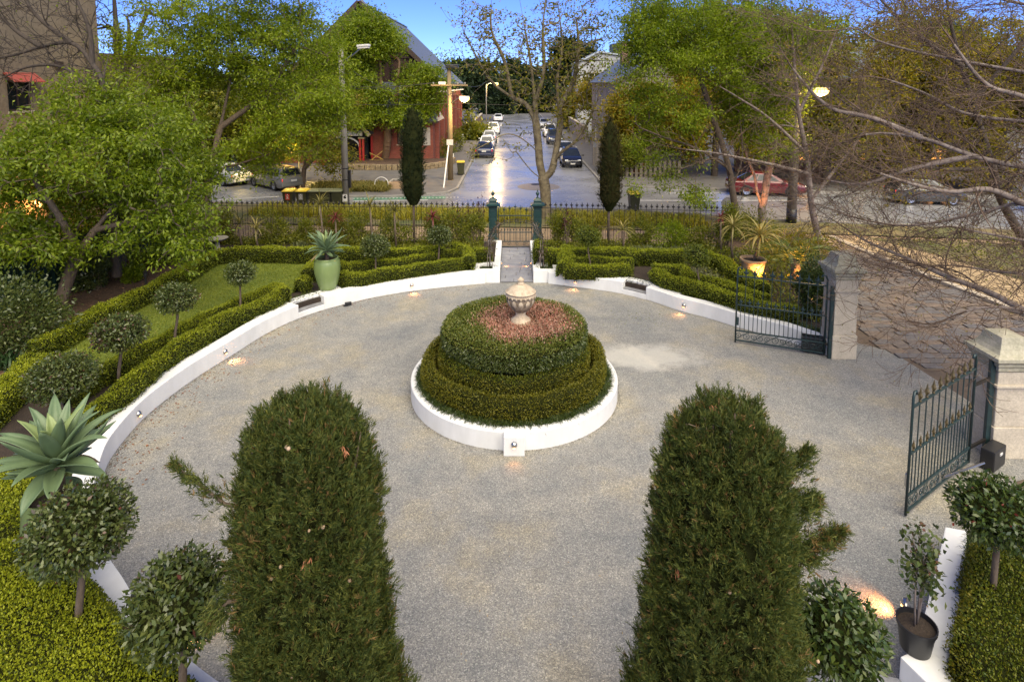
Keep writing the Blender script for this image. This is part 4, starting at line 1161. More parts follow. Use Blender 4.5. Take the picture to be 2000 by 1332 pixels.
# -- right garden
hedge("small clipped box block beside the right green gate pier", line(1.0, (1053, 474), (1054, 488)), 0.4, GZ, 1.08, 1500, 0.044, 0.027, smooth=False)
hedge("straight box hedge in front of the right iron fence", line(0.86, (1068, 491), (1150, 490), (1250, 490), (1333, 492)), 0.55, GZ, 0.9, 1400, 0.048, 0.029, smooth=False)
hedge("short cross hedge at the start of the right knot", line(0.84, (1107, 482), (1107, 500), (1104, 516)), 0.5, GZ, 0.88, 1600, 0.044, 0.027, smooth=False)
hedge("rear box row of the right knot behind the step recess", line(0.76, (1112, 506), (1165, 506), (1234, 508)), 0.4, GZ, 0.78, 1600, 0.044, 0.027, smooth=False)
hedge("front box row of the right knot beside the step recess", line(0.74, (1100, 521), (1160, 522), (1230, 520)), 0.46, GZ, 0.76, 1700, 0.044, 0.027, smooth=False)
hedge("diagonal box hedge running from the rear corner towards the lit pot", line(0.82, (1378, 492), (1420, 512), (1462, 540), (1490, 560)), 0.5, GZ, 0.86, 1600, 0.044, 0.027)
hedge("zigzag box row behind the pale ball topiary on the right", line(0.76, (1277, 517), (1335, 521), (1345, 534), (1420, 552), (1500, 578)), 0.42, GZ, 0.78, 1700, 0.044, 0.027, smooth=False)
hedge("front box row along the right curved wall towards the iron gate", line(0.74, (1277, 530), (1300, 541), (1360, 556), (1420, 574), (1480, 590), (1560, 606)), 0.48, GZ, 0.78, 1900, 0.042, 0.026)
# -- near corners
def mass(label, poly, z0, z1, dens, L, W, lumpy=0.05, lm=None, top=None, group=HG):
    hseed[0] += 1; rng = np.random.default_rng(hseed[0])
    poly = np.array([tuple(p)[:2] for p in poly], float)
    lo, hi = poly.min(0), poly.max(0); s = 0.13
    xs = np.arange(lo[0], hi[0] + s, s); ys = np.arange(lo[1], hi[1] + s, s)
    X, Y = np.meshgrid(xs, ys, indexing='ij'); pt = np.stack([X.ravel(), Y.ravel()], 1)
    # signed distance to the outline
    a = poly; b2 = np.roll(poly, -1, 0); d = np.full(len(pt), 1e9); ins = np.zeros(len(pt), bool)
    for p, q in zip(a, b2):
        e = q - p; w_ = pt - p; tt = np.clip((w_ @ e) / (e @ e), 0, 1); d = np.minimum(d, np.linalg.norm(w_ - tt[:, None] * e, axis=1))
        c1 = (p[1] > pt[:, 1]) != (q[1] > pt[:, 1]); xx = (q[0] - p[0]) * (pt[:, 1] - p[1]) / (q[1] - p[1] + 1e-12) + p[0]
        ins ^= c1 & (pt[:, 0] < xx)
    sd_ = np.where(ins, d, -d)
    z = z0 + (z1 - z0) * np.clip((sd_ + 0.10) / 0.16, 0, 1) ** 0.5
    P3 = np.stack([pt[:, 0], pt[:, 1], z], 1); P3[:, 2] += np.where(sd_ > 0.05, lump(P3, 4, hseed[0]) * lumpy, 0)
    idx = np.arange(len(pt)).reshape(X.shape)
    Q = np.stack([idx[:-1, :-1], idx[1:, :-1], idx[1:, 1:], idx[:-1, 1:]], -1).reshape(-1, 4)
    keep = (sd_[Q] > -0.16).all(1)
    Q = Q[keep]; used = np.unique(Q); mp = np.zeros(len(pt), int); mp[used] = np.arange(len(used))
    root = thing("box_hedge", label, "hedge", (poly[0][0], poly[0][1], z0), group=group)
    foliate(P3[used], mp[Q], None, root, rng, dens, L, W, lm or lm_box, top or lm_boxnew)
    return root
mass("broad flat-topped box hedge filling the near left corner under the ball topiaries", line(0.8, (-40, 1115), (60, 1098), (150, 1105), (198, 1150), (228, 1205), (270, 1240), (335, 1290), (400, 1345), (440, 1420), (-60, 1500)), GZ, 0.84, 4600, 0.030, 0.019, 0.035)
mass("box hedge block left of the green agave pot", line(0.8, (-40, 905), (45, 890), (92, 930), (100, 1010), (60, 1030), (-40, 1050)), GZ, 0.84, 4000, 0.032, 0.020, 0.035)
mass("low box hedge row between the agave pot and the broad corner hedge", line(0.76, (-40, 1062), (50, 1040), (130, 1046), (150, 1086), (60, 1090), (-40, 1108)), GZ, 0.78, 4000, 0.032, 0.020, 0.03)
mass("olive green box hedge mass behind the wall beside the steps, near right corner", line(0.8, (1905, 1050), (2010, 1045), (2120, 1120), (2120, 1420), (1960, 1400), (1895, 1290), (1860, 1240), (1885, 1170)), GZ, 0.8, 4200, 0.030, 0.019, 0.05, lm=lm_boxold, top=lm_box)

# -- round bed: two low rings, the domed top and its red heart
def ring(label, r0, r1, z0, z1, lm, top, dens, L, W, seed):
    rng = np.random.default_rng(seed); w = r1 - r0; rm = (r0 + r1) / 2
    th = np.linspace(0, 2 * pi, 96, endpoint=False); h = z1 - z0; rd = 0.07
    sec = [(-w / 2, 0), (-w / 2, h - rd), (-w / 2 + rd, h), (w / 2 - rd, h), (w / 2, h - rd), (w / 2 + 0.01, h * 0.4), (w / 2 - 0.02, 0)]; k = len(sec)
    V = np.array([(BX + (rm + u) * cos(a), BY + (rm + u) * sin(a), z0 + z) for a in th for u, z in sec])
    V += np.stack([lump(V, 5, seed + 1), lump(V, 5, seed + 2), lump(V, 4, seed + 3)], 1) * 0.025
    Q = np.array([(i * k + j, i * k + j + 1, ((i + 1) % 96) * k + j + 1, ((i + 1) % 96) * k + j) for i in range(96) for j in range(k - 1)])
    f = np.cross(V[Q[:, 1]] - V[Q[:, 0]], V[Q[:, 2]] - V[Q[:, 0]])
    if f[:, 2].sum() < 0: Q = Q[:, ::-1]
    root = thing("box_hedge", label, "hedge", (BX, BY, z0), group="ring hedges in the round bed")
    foliate(V, Q, None, root, rng, dens, L, W, lm, top); return root
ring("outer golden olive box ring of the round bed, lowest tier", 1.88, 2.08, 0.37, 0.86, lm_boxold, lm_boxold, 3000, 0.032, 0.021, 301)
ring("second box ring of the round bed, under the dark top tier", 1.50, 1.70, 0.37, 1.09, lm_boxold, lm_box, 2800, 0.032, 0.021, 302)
rng = np.random.default_rng(77)
prof = [(0.6, 1.05), (1.32, 1.11), (1.53, 1.16), (1.61, 1.26), (1.61, 1.50), (1.56, 1.58), (1.47, 1.63), (1.2, 1.65), (0.9, 1.64), (0.5, 1.60), (0.05, 1.58)]
k = 72; V = np.array([(BX + r * cos(2 * pi * i / k), BY + r * sin(2 * pi * i / k), z) for r, z in prof for i in range(k)])
V += np.stack([lump(V, 5, 5), lump(V, 5, 6), lump(V, 4, 7) * 0.7], 1) * 0.022
Q = np.array([(i * k + j, i * k + (j + 1) % k, (i + 1) * k + (j + 1) % k, (i + 1) * k + j) for i in range(len(prof) - 1) for j in range(k)])

dome = thing("clipped_shrub", "round flat-topped dark green shrub tier with a red-leaved heart around the urn", "shrub", (BX, BY, 0.4))
tri = tri_of(V, Q); A_ = mesh_area(V, tri); n = int(A_ * 2700)
P, nr, _ = sample_mesh(V, tri, n, rng, -2)
vn = np.zeros_like(V); f = np.cross(V[tri[:, 1]] - V[tri[:, 0]], V[tri[:, 2]] - V[tri[:, 0]])
for q in range(3): np.add.at(vn, tri[:, q], f)
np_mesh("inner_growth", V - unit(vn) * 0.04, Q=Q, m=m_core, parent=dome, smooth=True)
P += nr * rng.uniform(-0.03, 0.04, (n, 1))
D = nr * 0.6 + rng.normal(size=(n, 3)) * 0.6 + np.array([0, 0, 0.1])
dx, dy = P[:, 0] - (BX + 0.22), P[:, 1] - (BY - 0.02)
rr_ = np.sqrt((dx / 1.06) ** 2 + (dy / 1.0) ** 2) + lump(P, 4, 9) * 0.10 + rng.normal(size=n) * 0.15
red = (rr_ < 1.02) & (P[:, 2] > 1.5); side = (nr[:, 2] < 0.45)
Ls, Ws = 0.05 * rng.uniform(0.65, 1.3, n), 0.021 * rng.uniform(0.7, 1.2, n)
leaves("red_foliage", P[red], D[red] + np.array([0, 0, 0.3]), Ls[red], Ws[red], lm_redleaf, dome, rng)
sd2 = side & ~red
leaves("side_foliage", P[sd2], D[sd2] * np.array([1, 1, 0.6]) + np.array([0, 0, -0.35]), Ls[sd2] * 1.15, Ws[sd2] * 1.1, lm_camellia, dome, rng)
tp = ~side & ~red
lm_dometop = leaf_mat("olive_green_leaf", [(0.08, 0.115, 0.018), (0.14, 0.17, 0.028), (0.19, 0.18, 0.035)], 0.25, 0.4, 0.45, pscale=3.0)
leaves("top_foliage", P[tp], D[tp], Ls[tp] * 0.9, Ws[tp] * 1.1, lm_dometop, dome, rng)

# -- mondo grass fringes
def fringe(name, pl, side_w, z, n, L, rng, m=lm_mondo, lean=None, root=None, W=0.012, out=0.55):
    pl = resample(pl, 0.05); i = rng.integers(0, len(pl), n)
    t = unit(np.gradient(pl, axis=0)); nx = np.stack([t[:, 1], -t[:, 0]], 1)
    u = rng.uniform(side_w[0], side_w[1], n)
    P = np.stack([pl[i, 0] + nx[i, 0] * u, pl[i, 1] + nx[i, 1] * u, np.full(n, z)], 1) + rng.normal(size=(n, 3)) * np.array([.02, .02, 0.0])
    D = rng.normal(size=(n, 3)) * 0.45 + np.array([0, 0, 0.9])
    if lean is not None: D[:, :2] += nx[i] * lean
    return blades(name, P, D, L * rng.uniform(0.6, 1.2, n), W, out, m, root, rng)
FW_OUT = FWB if np.linalg.norm(offset(FWB, 0.3)[5] - np.array([cx_, cy_])) > np.linalg.norm(FWB[5] - np.array([cx_, cy_])) else FWB[::-1]
rng = np.random.default_rng(50)
th = np.linspace(0, 2 * pi, 200)
cir = np.stack([BX + 2.11 * np.cos(th), BY + 2.11 * np.sin(th)], 1)
def stuff(o, label):
    o["kind"] = "stuff"; o["label"] = label; return o
stuff(fringe("mondo_grass", cir, (-0.12, 0.08), 0.38, 11000, 0.20, rng, lean=0.35), "dark mondo grass fringe round the foot of the bed hedges")
lp = LW[LW[:, 1] > 7.0]
stuff(fringe("mondo_grass", off(lp, WT + 0.02, sL), (0.0 if sL > 0 else -0.32, 0.32 if sL > 0 else 0.0), 0.35, 11000, 0.22, rng, lean=-0.25 * sL), "dark mondo grass fringe along the left garden wall")
stuff(fringe("mondo_grass", off(RW, WT + 0.0, sR), (0.0 if sR > 0 else -0.3, 0.3 if sR > 0 else 0.0), 0.35, 6000, 0.22, rng, lean=-0.25 * sR), "dark mondo grass fringe along the right garden wall")
stuff(fringe("mondo_grass", FW_OUT, (0.02, 0.30), 0.38, 2600, 0.22, rng, lean=0.0), "mondo grass fringe behind the wall beside the steps")

# ---------------------------------------------------------------- ball topiaries
def topiary(label, px, py, zb, cpx, cpy, wpx, hpx, L, W, lm, dens, seed, red=None, group="ball topiaries on single trunks", trunk=0.035, name="ball_topiary", lean=0):
    rng = np.random.default_rng(seed)
    base = G(px, py, zb); base.z = GZ
    Y = base.y; C = at(cpx, cpy, Y)
    k = (Y * cos(PITCH) - (C.z - HC) * sin(PITCH)) / F
    rx, rzv = wpx * k / 2, hpx * k / 2
    root = thing(name, label, "topiary", base, group=group)
    nu, nv = 22, 14
    V = np.array([(sin(pi * j / nv) * cos(2 * pi * i / nu), sin(pi * j / nv) * sin(2 * pi * i / nu), cos(pi * j / nv)) for j in range(nv + 1) for i in range(nu)])
    sc_ = 1 + 0.06 * lump(V, 3.5, seed)
    V = V * sc_[:, None]
    V[:, 2] = np.where(V[:, 2] < 0, V[:, 2] * 0.85, V[:, 2])
    V = V * np.array([rx, rx, rzv]) * (0.76 if rx > 0.45 else 0.84) + np.array(C)
    Q = np.array([(j * nu + i, (j + 1) * nu + i, (j + 1) * nu + (i + 1) % nu, j * nu + (i + 1) % nu) for j in range(nv) for i in range(nu)])
    tri = tri_of(V, Q); A_ = mesh_area(V, tri); n = int(A_ * dens)
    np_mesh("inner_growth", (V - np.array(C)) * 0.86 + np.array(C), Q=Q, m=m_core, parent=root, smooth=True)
    P, nr, _ = sample_mesh(V, tri, n, rng, -2)
    P += nr * (rng.uniform(-0.14, 0.10, (n, 1)) * min(rx, 0.5) / 0.5) + rng.normal(size=(n, 3)) * 0.01
    D = nr * 0.55 + rng.normal(size=(n, 3)) * 0.55 + np.array([0, 0, -0.12])
    Ls, Ws = L * rng.uniform(0.6, 1.25, n), W * rng.uniform(0.7, 1.2, n)
    fl = nr + rng.normal(size=(n, 3)) * 0.55
    # the blade faces outwards: side vector from the outward normal
    rd = np.zeros(n, bool)
    if red is not None:
        rd = rng.random(n) < np.clip(red * (0.25 + 0.9 * (lump(P, 3.0, seed + 4) > 0.55)), 0, 0.9)
    leaves("foliage", P[~rd], D[~rd], Ls[~rd], Ws[~rd], lm, root, rng, flat=fl[~rd])
    if rd.any(): leaves("bronze_tips", P[rd] + nr[rd] * 0.02, D[rd], Ls[rd], Ws[rd], lm_camred if lm is not lm_lilly else lm_redtip, root, rng, flat=fl[rd])
    b = MB(); w1 = Vector((rng.normal() * 0.02, rng.normal() * 0.02, 0))
    tp_ = C - Vector((0, 0, rzv * 0.35))
    b.tube([base - Vector((0, 0, 0.03)), base.lerp(tp_, 0.35) + w1, base.lerp(tp_, 0.7) - w1 * 0.6, tp_], [trunk * 1.15, trunk, trunk * 0.95, trunk * 0.8], 8)
    for q in range(5):
        a = 2 * pi * q / 5 + rng.random(); b.tube([tp_ - Vector((0, 0, rzv * 0.25)), tp_ + Vector((cos(a) * rx * 0.4, sin(a) * rx * 0.4, rzv * 0.3))], [trunk * 0.6, trunk * 0.25], 5)
    b.build("trunk", m_bark, root, smooth=True)
    return root
topiary("large glossy ball topiary in the broad corner hedge, below the agave", 150, 1200, 0.84, 156, 1037, 210, 176, 0.064, 0.030, lm_camellia, 3300, 401, red=0.12, trunk=0.042)
topiary("dark leafy ball topiary half hidden by the left foreground cypress", 362, 1332, 0.84, 348, 1180, 214, 196, 0.075, 0.034, lm_camellia, 2500, 402, red=0.04, trunk=0.042)
topiary("ball topiary just behind the spiky agave with bronze leaves", 118, 800, 0.8, 118, 738, 142, 88, 0.065, 0.032, lm_camellia, 2400, 403, red=0.2, trunk=0.035)
topiary("bronze tinted ball topiary second from the agave along the lawn", 229, 722, 0.8, 236, 650, 110, 70, 0.07, 0.034, lm_camellia, 2300, 404, red=0.45, trunk=0.034)
topiary("dark flattened ball topiary in the middle of the lawn row", 342, 650, 0.8, 345, 583, 86, 56, 0.07, 0.035, lm_camellia, 2200, 405, red=0.12, trunk=0.032)
topiary("small silvery green ball topiary at the far end of the lawn row", 468, 588, 0.8, 469, 534, 66, 48, 0.07, 0.035, lm_camellia, 2000, 406, trunk=0.03)
topiary("grey green ball topiary beside the tall green pot", 735, 518, 0.8, 732, 480, 62, 46, 0.07, 0.036, lm_camellia, 1900, 407, trunk=0.03)
topiary("grey green ball topiary left of the path near the cypress standard", 856, 498, 0.8, 858, 460, 54, 40, 0.07, 0.036, lm_camellia, 1900, 408, trunk=0.03)
topiary("light green ball topiary right of the path with a thin trunk", 1152, 511, 0.8, 1149, 463, 55, 44, 0.06, 0.032, lm_box, 2100, 409, trunk=0.026)
topiary("olive ball topiary in the middle of the right garden", 1368, 548, 0.8, 1361, 501, 56, 48, 0.06, 0.032, lm_box, 2100, 410, trunk=0.028)
topiary("red tipped ball topiary at the right edge near the stone pillar", 1946, 1142, 0.84, 1948, 1000, 176, 128, 0.075, 0.034, lm_lilly, 2700, 411, red=0.05, trunk=0.036)
t_ = topiary("green leafy ball shrub right of the right foreground cypress", 1640, 1420, 0.2, 1636, 1246, 182, 200, 0.085, 0.038, lm_lilly, 2000, 412, trunk=0.04)
t_.name = "ball_topiary"

# ---------------------------------------------------------------- foreground cypresses
def cypress(label, X, Y, prof, seed, dens, sprL, branches=(), cones=0, dead=0, lm=lm_cyp, name="cypress_tree", elev=1.5, trunk=None, core=m_core, tuft=True):
    """prof: list of (z, radius) from the foot up; closed at the top"""
    rng = np.random.default_rng(seed)
    root = thing(name, label, "tree", (X, Y, 0.0))
    k = 48; prof = resample(prof, 0.10)
    V = np.array([(X + r * cos(2 * pi * i / k), Y + r * sin(2 * pi * i / k), z) for z, r in prof for i in range(k)])
    c = np.stack([np.full(len(V), X), np.full(len(V), Y), V[:, 2]], 1)
    g = 1 + 0.05 * lump(V * np.array([1, 1, 0.4]), 4, seed) + 0.10 * lump(V * np.array([1, 1, 0.35]), 9, seed + 1)
    V = c + (V - c) * g[:, None]
    Q = np.array([(i * k + j, i * k + (j + 1) % k, (i + 1) * k + (j + 1) % k, (i + 1) * k + j) for i in range(len(prof) - 1) for j in range(k)])
    top = len(V); V = np.vstack([V, [X, Y, prof[-1][0]]]); T = np.array([((len(prof) - 1) * k + j, (len(prof) - 1) * k + (j + 1) % k, top) for j in range(k)])
    Vc = c + (V[:-1] - c) * 0.86; Vc = np.vstack([Vc, V[-1] - np.array([0, 0, 0.10])])
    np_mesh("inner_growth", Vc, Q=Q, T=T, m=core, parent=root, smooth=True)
    tri = tri_of(V, Q, T); per = 16; nc = int(mesh_area(V, tri) * dens / per)
    C0, nr, _ = sample_mesh(V, tri, nc, rng, -2)
    C0 = C0 - nr * rng.uniform(0.3, 1.3, (nc, 1)) * sprL
    CD = unit(nr * 0.65 + np.array([0, 0, elev]) + rng.normal(size=(nc, 3)) * 0.38)
    ci = np.repeat(np.arange(nc), per); n = len(ci)
    D = unit(CD[ci] + rng.normal(size=(n, 3)) * 0.30)
    along = rng.uniform(0, 1.0, (n, 1))
    P = C0[ci] + CD[ci] * along * sprL * 2.2 + rng.normal(size=(n, 3)) * sprL * 0.16
    Pb, Db, Lb = [P], [D], [sprL * rng.uniform(0.5, 1.15, n)]
    for (p0, p1, cnt, w) in branches:
        p0, p1 = np.array(p0), np.array(p1); s = rng.random((cnt, 1)) ** 0.8
        q = p0 + (p1 - p0) * s + rng.normal(size=(cnt, 3)) * w * (1.05 - s * 0.8)
        Pb.append(q); Db.append(unit(unit(p1 - p0 + np.zeros((cnt, 3))) * 0.8 + rng.normal(size=(cnt, 3)) * 0.45)); Lb.append(sprL * rng.uniform(0.6, 1.2, cnt))
    P, D, L = np.concatenate(Pb), np.concatenate(Db), np.concatenate(Lb); n = len(P)
    # each spray: a main blade and side blades in one plane
    S = unit(np.cross(D, rng.normal(size=(n, 3))))
    VV, off_ = [], 0
    parts_ = []
    for t0, side, ln in ((0.0, 0, 1.0), (0.12, 1, 0.55), (0.2, -1, 0.55), (0.38, 1, 0.45), (0.46, -1, 0.45), (0.62, 1, 0.36), (0.70, -1, 0.34)):
        pp = P + D * (L * t0)[:, None]; dd = unit(D + S * side * 0.75 + rng.normal(size=(n, 3)) * 0.12)
        v, q = leaf_arrays(pp, dd, L * ln, L * ln * 0.085 + 0.0045 * sprL / 0.125, rng, 0.1); parts_.append((v, q))
    V_ = np.concatenate([p[0] for p in parts_]); o_ = 0; Q_ = []
    for v, q in parts_: Q_.append(q + o_); o_ += len(v)
    Qa = np.concatenate(Q_); spr = np.tile(np.arange(n), len(parts_))
    dry = (rng.random(n) < 0.05 + 0.16 * (lump(P, 5.0, seed + 9) > 1.0))[spr] if tuft else np.zeros(len(Qa), bool)
    for nm, sel, mm in (("foliage", ~dry, lm), ("dry_foliage", dry, lm_dry)):
        if sel.any():
            q = Qa[sel]; np_mesh(nm, V_[q.ravel()], Q=np.arange(q.size).reshape(-1, 4), m=mm, parent=root)["kind"] = "stuff"
    b = MB(); b.tube([(X, Y, -0.05), (X, Y, prof[0][0] + 0.3), (X, Y, prof[-1][0] - 0.3)], [trunk or 0.12, (trunk or 0.12) * 0.9, 0.02], 9)
    for (p0, p1, cnt, w) in branches: b.tube([(X, Y, p0[2] - 0.1), p0, p1], [0.03, 0.018, 0.006], 5)
    b.build("trunk", m_bark, root, smooth=True)
    if cones:
        i = rng.choice(n, cones * 6); j = 0
        for q in i:
            p = P[q] + D[q] * L[q] * 0.9
            p = p + unit(np.array([[p[0] - X, p[1] - Y, 0.0]]))[0] * 0.03
            if p[1] > Y - 0.15 or j >= cones: continue
            j += 1; r = rng.uniform(0.013, 0.018)
            MB().lathe([(0.002, -r), (r * 0.8, -r * 0.6), (r, 0), (r * 0.8, r * 0.6), (0.002, r)], p, 7).build("seed_cone", m_cone, root, smooth=True)
    if dead:
        i = rng.choice(n, dead * 5); j = 0
        for q in i:
            p = P[q]
            if p[1] > Y or j >= dead: continue
            j += 1; m_ = 14
            d0 = unit(np.array([[rng.normal() * 0.3, -0.6, rng.uniform(-0.9, 0.9)]])); o_ = rng.normal(size=(m_, 3)) * 0.012 + p + D[q] * L[q] * 0.6
            leaves("dead_spray", o_ + d0 * rng.uniform(0, 0.07, (m_, 1)), np.repeat(d0, m_, 0) + rng.normal(size=(m_, 3)) * 0.3, 0.055, 0.009, m_dead, root, rng)
    if tuft:   # bare cut twigs on the clipped top
        b = MB(); zt = prof[-1][0]
        for q in range(46):
            a, r_ = rng.uniform(0, 6.28), rng.uniform(0, prof[-1][1] * 1.0)
            p = Vector((X + r_ * cos(a), Y + r_ * sin(a), zt - 0.06)); b.tube([p, p + Vector((rng.normal() * 0.09, rng.normal() * 0.09, rng.uniform(0.03, 0.13)))], [0.005, 0.0025], 4)
        b.build("cut_twigs", M_("bare_cut_twig", (0.32, 0.24, 0.17), (0.18, 0.13, 0.09), 9, 0.9), root)
    return root
YC = 5.0
zt_ = at(612, 848, YC - 0.1).z
def rad_at(px0, px1, py): return (px1 - px0) / 2 / F * (YC * cos(PITCH) - (at(600, py, YC).z - HC) * sin(PITCH)) * 0.97 - 0.135
def sprigs(px, hw, seed):
    r = np.random.default_rng(seed); out = []
    for k in range(26):
        dx = r.uniform(-1, 1); p0 = np.array(at(px + dx * hw * 1.05, 845 + 40 * dx * dx, YC + r.uniform(-0.3, 0.3)))
        out.append((tuple(p0 - np.array([0, 0, 0.12])), tuple(p0 + np.array([dx * 0.05 + r.normal() * 0.03, r.normal() * 0.03, r.uniform(0.04, 0.22)])), 46, 0.028))
    return out
cypress("large dark green clipped cypress in the left foreground with a stray side branch", at(600, 1000, YC).x, YC,
        [(0.15, 0.72), (1.0, 0.82), (at(0, 1332, YC).z, rad_at(432, 780, 1332)), (at(0, 1100, YC).z, rad_at(437, 766, 1100)), (at(0, 950, YC).z, rad_at(447, 752, 950)), (at(0, 880, YC).z, rad_at(462, 738, 870)), (at(0, 830, YC).z, rad_at(470, 715, 785)), (zt_, rad_at(478, 712, 770)), (zt_ + 0.1, 0.25)],
        501, 4600, 0.092, sprigs(594, 95, 21) + [(tuple(at(440, 985, YC)), tuple(at(340, 908, YC - 0.1)), 260, 0.05), (tuple(at(445, 1175, YC - .2)), tuple(at(405, 1215, YC - 0.3)), 260, 0.08)], cones=17, dead=12)
cypress("large dark green clipped cypress in the right foreground with a drooping side branch", at(1410, 1000, YC).x, YC,
        [(0.15, 0.72), (1.0, 0.82), (at(0, 1332, YC).z, rad_at(1228, 1588, 1332)), (at(0, 1100, YC).z, rad_at(1240, 1577, 1100)), (at(0, 950, YC).z, rad_at(1262, 1560, 950)), (at(0, 880, YC).z, rad_at(1284, 1542, 870)), (at(0, 830, YC).z, rad_at(1310, 1510, 790)), (zt_ + .02, rad_at(1320, 1495, 770)), (zt_ + 0.1, 0.25)],
        502, 4600, 0.092, sprigs(1410, 85, 22) + [(tuple(at(1545, 1095, YC)), tuple(at(1643, 1040, YC - 0.1)), 620, 0.085), (tuple(at(1540, 930, YC)), tuple(at(1578, 880, YC)), 320, 0.07), (tuple(at(1545, 1010, YC)), tuple(at(1592, 975, YC)), 520, 0.09), (tuple(at(1530, 1060, YC)), tuple(at(1585, 1090, YC)), 420, 0.08)], cones=4, dead=14)
# slim cypress standards by the fence
def std(label, px, ybase, ytop, ybot, wpx, seed, lm, Yv, dens):
    b0 = at(px, ybase, Yv); k = Yv / F; z0, z1 = at(px, ybot, Yv).z, at(px, ytop, Yv).z; r = wpx * k / 2; h = z1 - z0
    return cypress(label, b0.x, Yv, [(z0, r * 0.35), (z0 + 0.12 * h, r * 0.92), (z0 + 0.45 * h, r), (z0 + 0.75 * h, r * 0.86), (z0 + 0.9 * h, r * 0.6), (z0 + h, r * 0.12)], seed, dens * 2.2, 0.09, lm=lm, elev=1.0, trunk=0.06, tuft=False)
std("slim near-black cypress standard on a bare stem left of the gate", 809, 478, 212, 400, 45, 511, lm_cypd, 24.2, 500)
std("slim brownish cypress standard on a bare stem right of the gate", 1188, 478, 236, 412, 42, 512, leaf_mat("brown_cypress_spray", [(0.03, 0.028, 0.008), (0.055, 0.042, 0.012), (0.035, 0.04, 0.01)], 0.1, 0.6, 0.2, pscale=2.0), 24.0, 500)

# lawn blades
rng = np.random.default_rng(66)
lp_ = np.array([tuple(q)[:2] for q in lawn_pts]); lo, hi = lp_.min(0), lp_.max(0); n = 90000
pt = rng.uniform(lo, hi, (n, 2)); ins = np.zeros(n, bool)
for a_, b_ in zip(lp_, np.roll(lp_, -1, 0)):
    ins ^= ((a_[1] > pt[:, 1]) != (b_[1] > pt[:, 1])) & (pt[:, 0] < (b_[0] - a_[0]) * (pt[:, 1] - a_[1]) / (b_[1] - a_[1] + 1e-12) + a_[0])
pt = pt[ins]; n = len(pt)
stuff(blades("lawn_grass", np.concatenate([pt, np.full((n, 1), 0.372)], 1), rng.normal(size=(n, 3)) * 0.5 + np.array([0, 0, 1.0]), 0.045 * rng.uniform(0.6, 1.3, n), 0.014, 0.3, leaf_mat("lawn_blade", [(0.10, 0.15, 0.014), (0.17, 0.21, 0.02), (0.24, 0.25, 0.03)], 0.3, patch=0.7, pscale=0.7), None, rng), "short mown grass of the lawn between the box hedges")
# ================================================================ TREES
lf_elm = leaf_mat("fresh_green_leaf", [(0.115, 0.175, 0.008), (0.20, 0.27, 0.012), (0.29, 0.345, 0.022), (0.15, 0.21, 0.010)], 0.5, 0.5, 0.3, pscale=0.5)
lf_dark = leaf_mat("mid_green_leaf", [(0.095, 0.15, 0.010), (0.18, 0.245, 0.014), (0.27, 0.33, 0.024)], 0.5, 0.4, 0.4, pscale=0.5)
lf_yel = leaf_mat("yellow_green_leaf", [(0.12, 0.145, 0.010), (0.20, 0.205, 0.014), (0.24, 0.18, 0.02), (0.09, 0.12, 0.01)], 0.4, 0.5, 0.3, pscale=0.6)
lf_autumn = leaf_mat("olive_brown_leaf", [(0.16, 0.15, 0.014), (0.29, 0.24, 0.02), (0.34, 0.24, 0.02), (0.14, 0.17, 0.014)], 0.45, 0.55, 0.25, pscale=0.5)
lf_pine = leaf_mat("dark_pine_needles", [(0.012, 0.026, 0.010), (0.024, 0.042, 0.014), (0.034, 0.05, 0.018)], 0.1, 0.6, 0.2, pscale=0.3)
lf_bush = leaf_mat("shrub_leaf", [(0.075, 0.10, 0.012), (0.16, 0.18, 0.017), (0.27, 0.26, 0.025)], 0.4, 0.4, 0.4, pscale=1.2)
lf_purple = leaf_mat("purple_shrub_leaf", [(0.05, 0.012, 0.018), (0.09, 0.02, 0.03)], 0.25, 0.45, 0.35)
m_twig = M_("dark_reddish_twigs", (0.19, 0.125, 0.085), (0.05, 0.03, 0.02), 3, 0.8)
W3 = lambda *a: [tuple(at(*q)) for q in a]

# -- left: garden trees in front of the steel fence
b1 = tuple(G(115, 610, GZ)); b2 = tuple(G(235, 540, GZ)); b3 = tuple(G(395, 476, GZ))
tree("garden_tree", "broad leafy garden tree with leaning trunk nearest the steel fence", "tree",
     [[b1, at(128, 560, 16.9), at(152, 500, 17.0), at(185, 450, 17.2), at(230, 395, 17.5)], [at(152, 500, 17), at(120, 430, 16.5), at(80, 370, 16.2)], [at(185, 450, 17.2), at(260, 430, 17), at(330, 400, 17)]],
     [ell(150, 320, 17, 200, 120, 2.6), ell(40, 420, 16.5, 110, 100, 2.0), ell(300, 400, 17.5, 100, 80, 2.0), ell(130, 470, 16.5, 70, 50, 1.5), ell(230, 250, 18, 120, 90, 2.2), ell(110, 280, 17, 80, 55, 2), ell(0, 360, 16.5, 80, 50, 2), ell(370, 470, 16.8, 45, 60, 1.2), ell(170, 200, 18, 60, 45, 1.6), ell(200, 470, 16, 90, 40, 1.2), ell(-30, 500, 15.5, 80, 60, 1.4)],
     1200, 42000, (0.14, 0.06), lf_dark, m_bark, 601, r_tip=0.006, base_r=0.17, cl=0.24, droop=0.5, group="trees in the left garden", holes=0.42, hs=1.5)
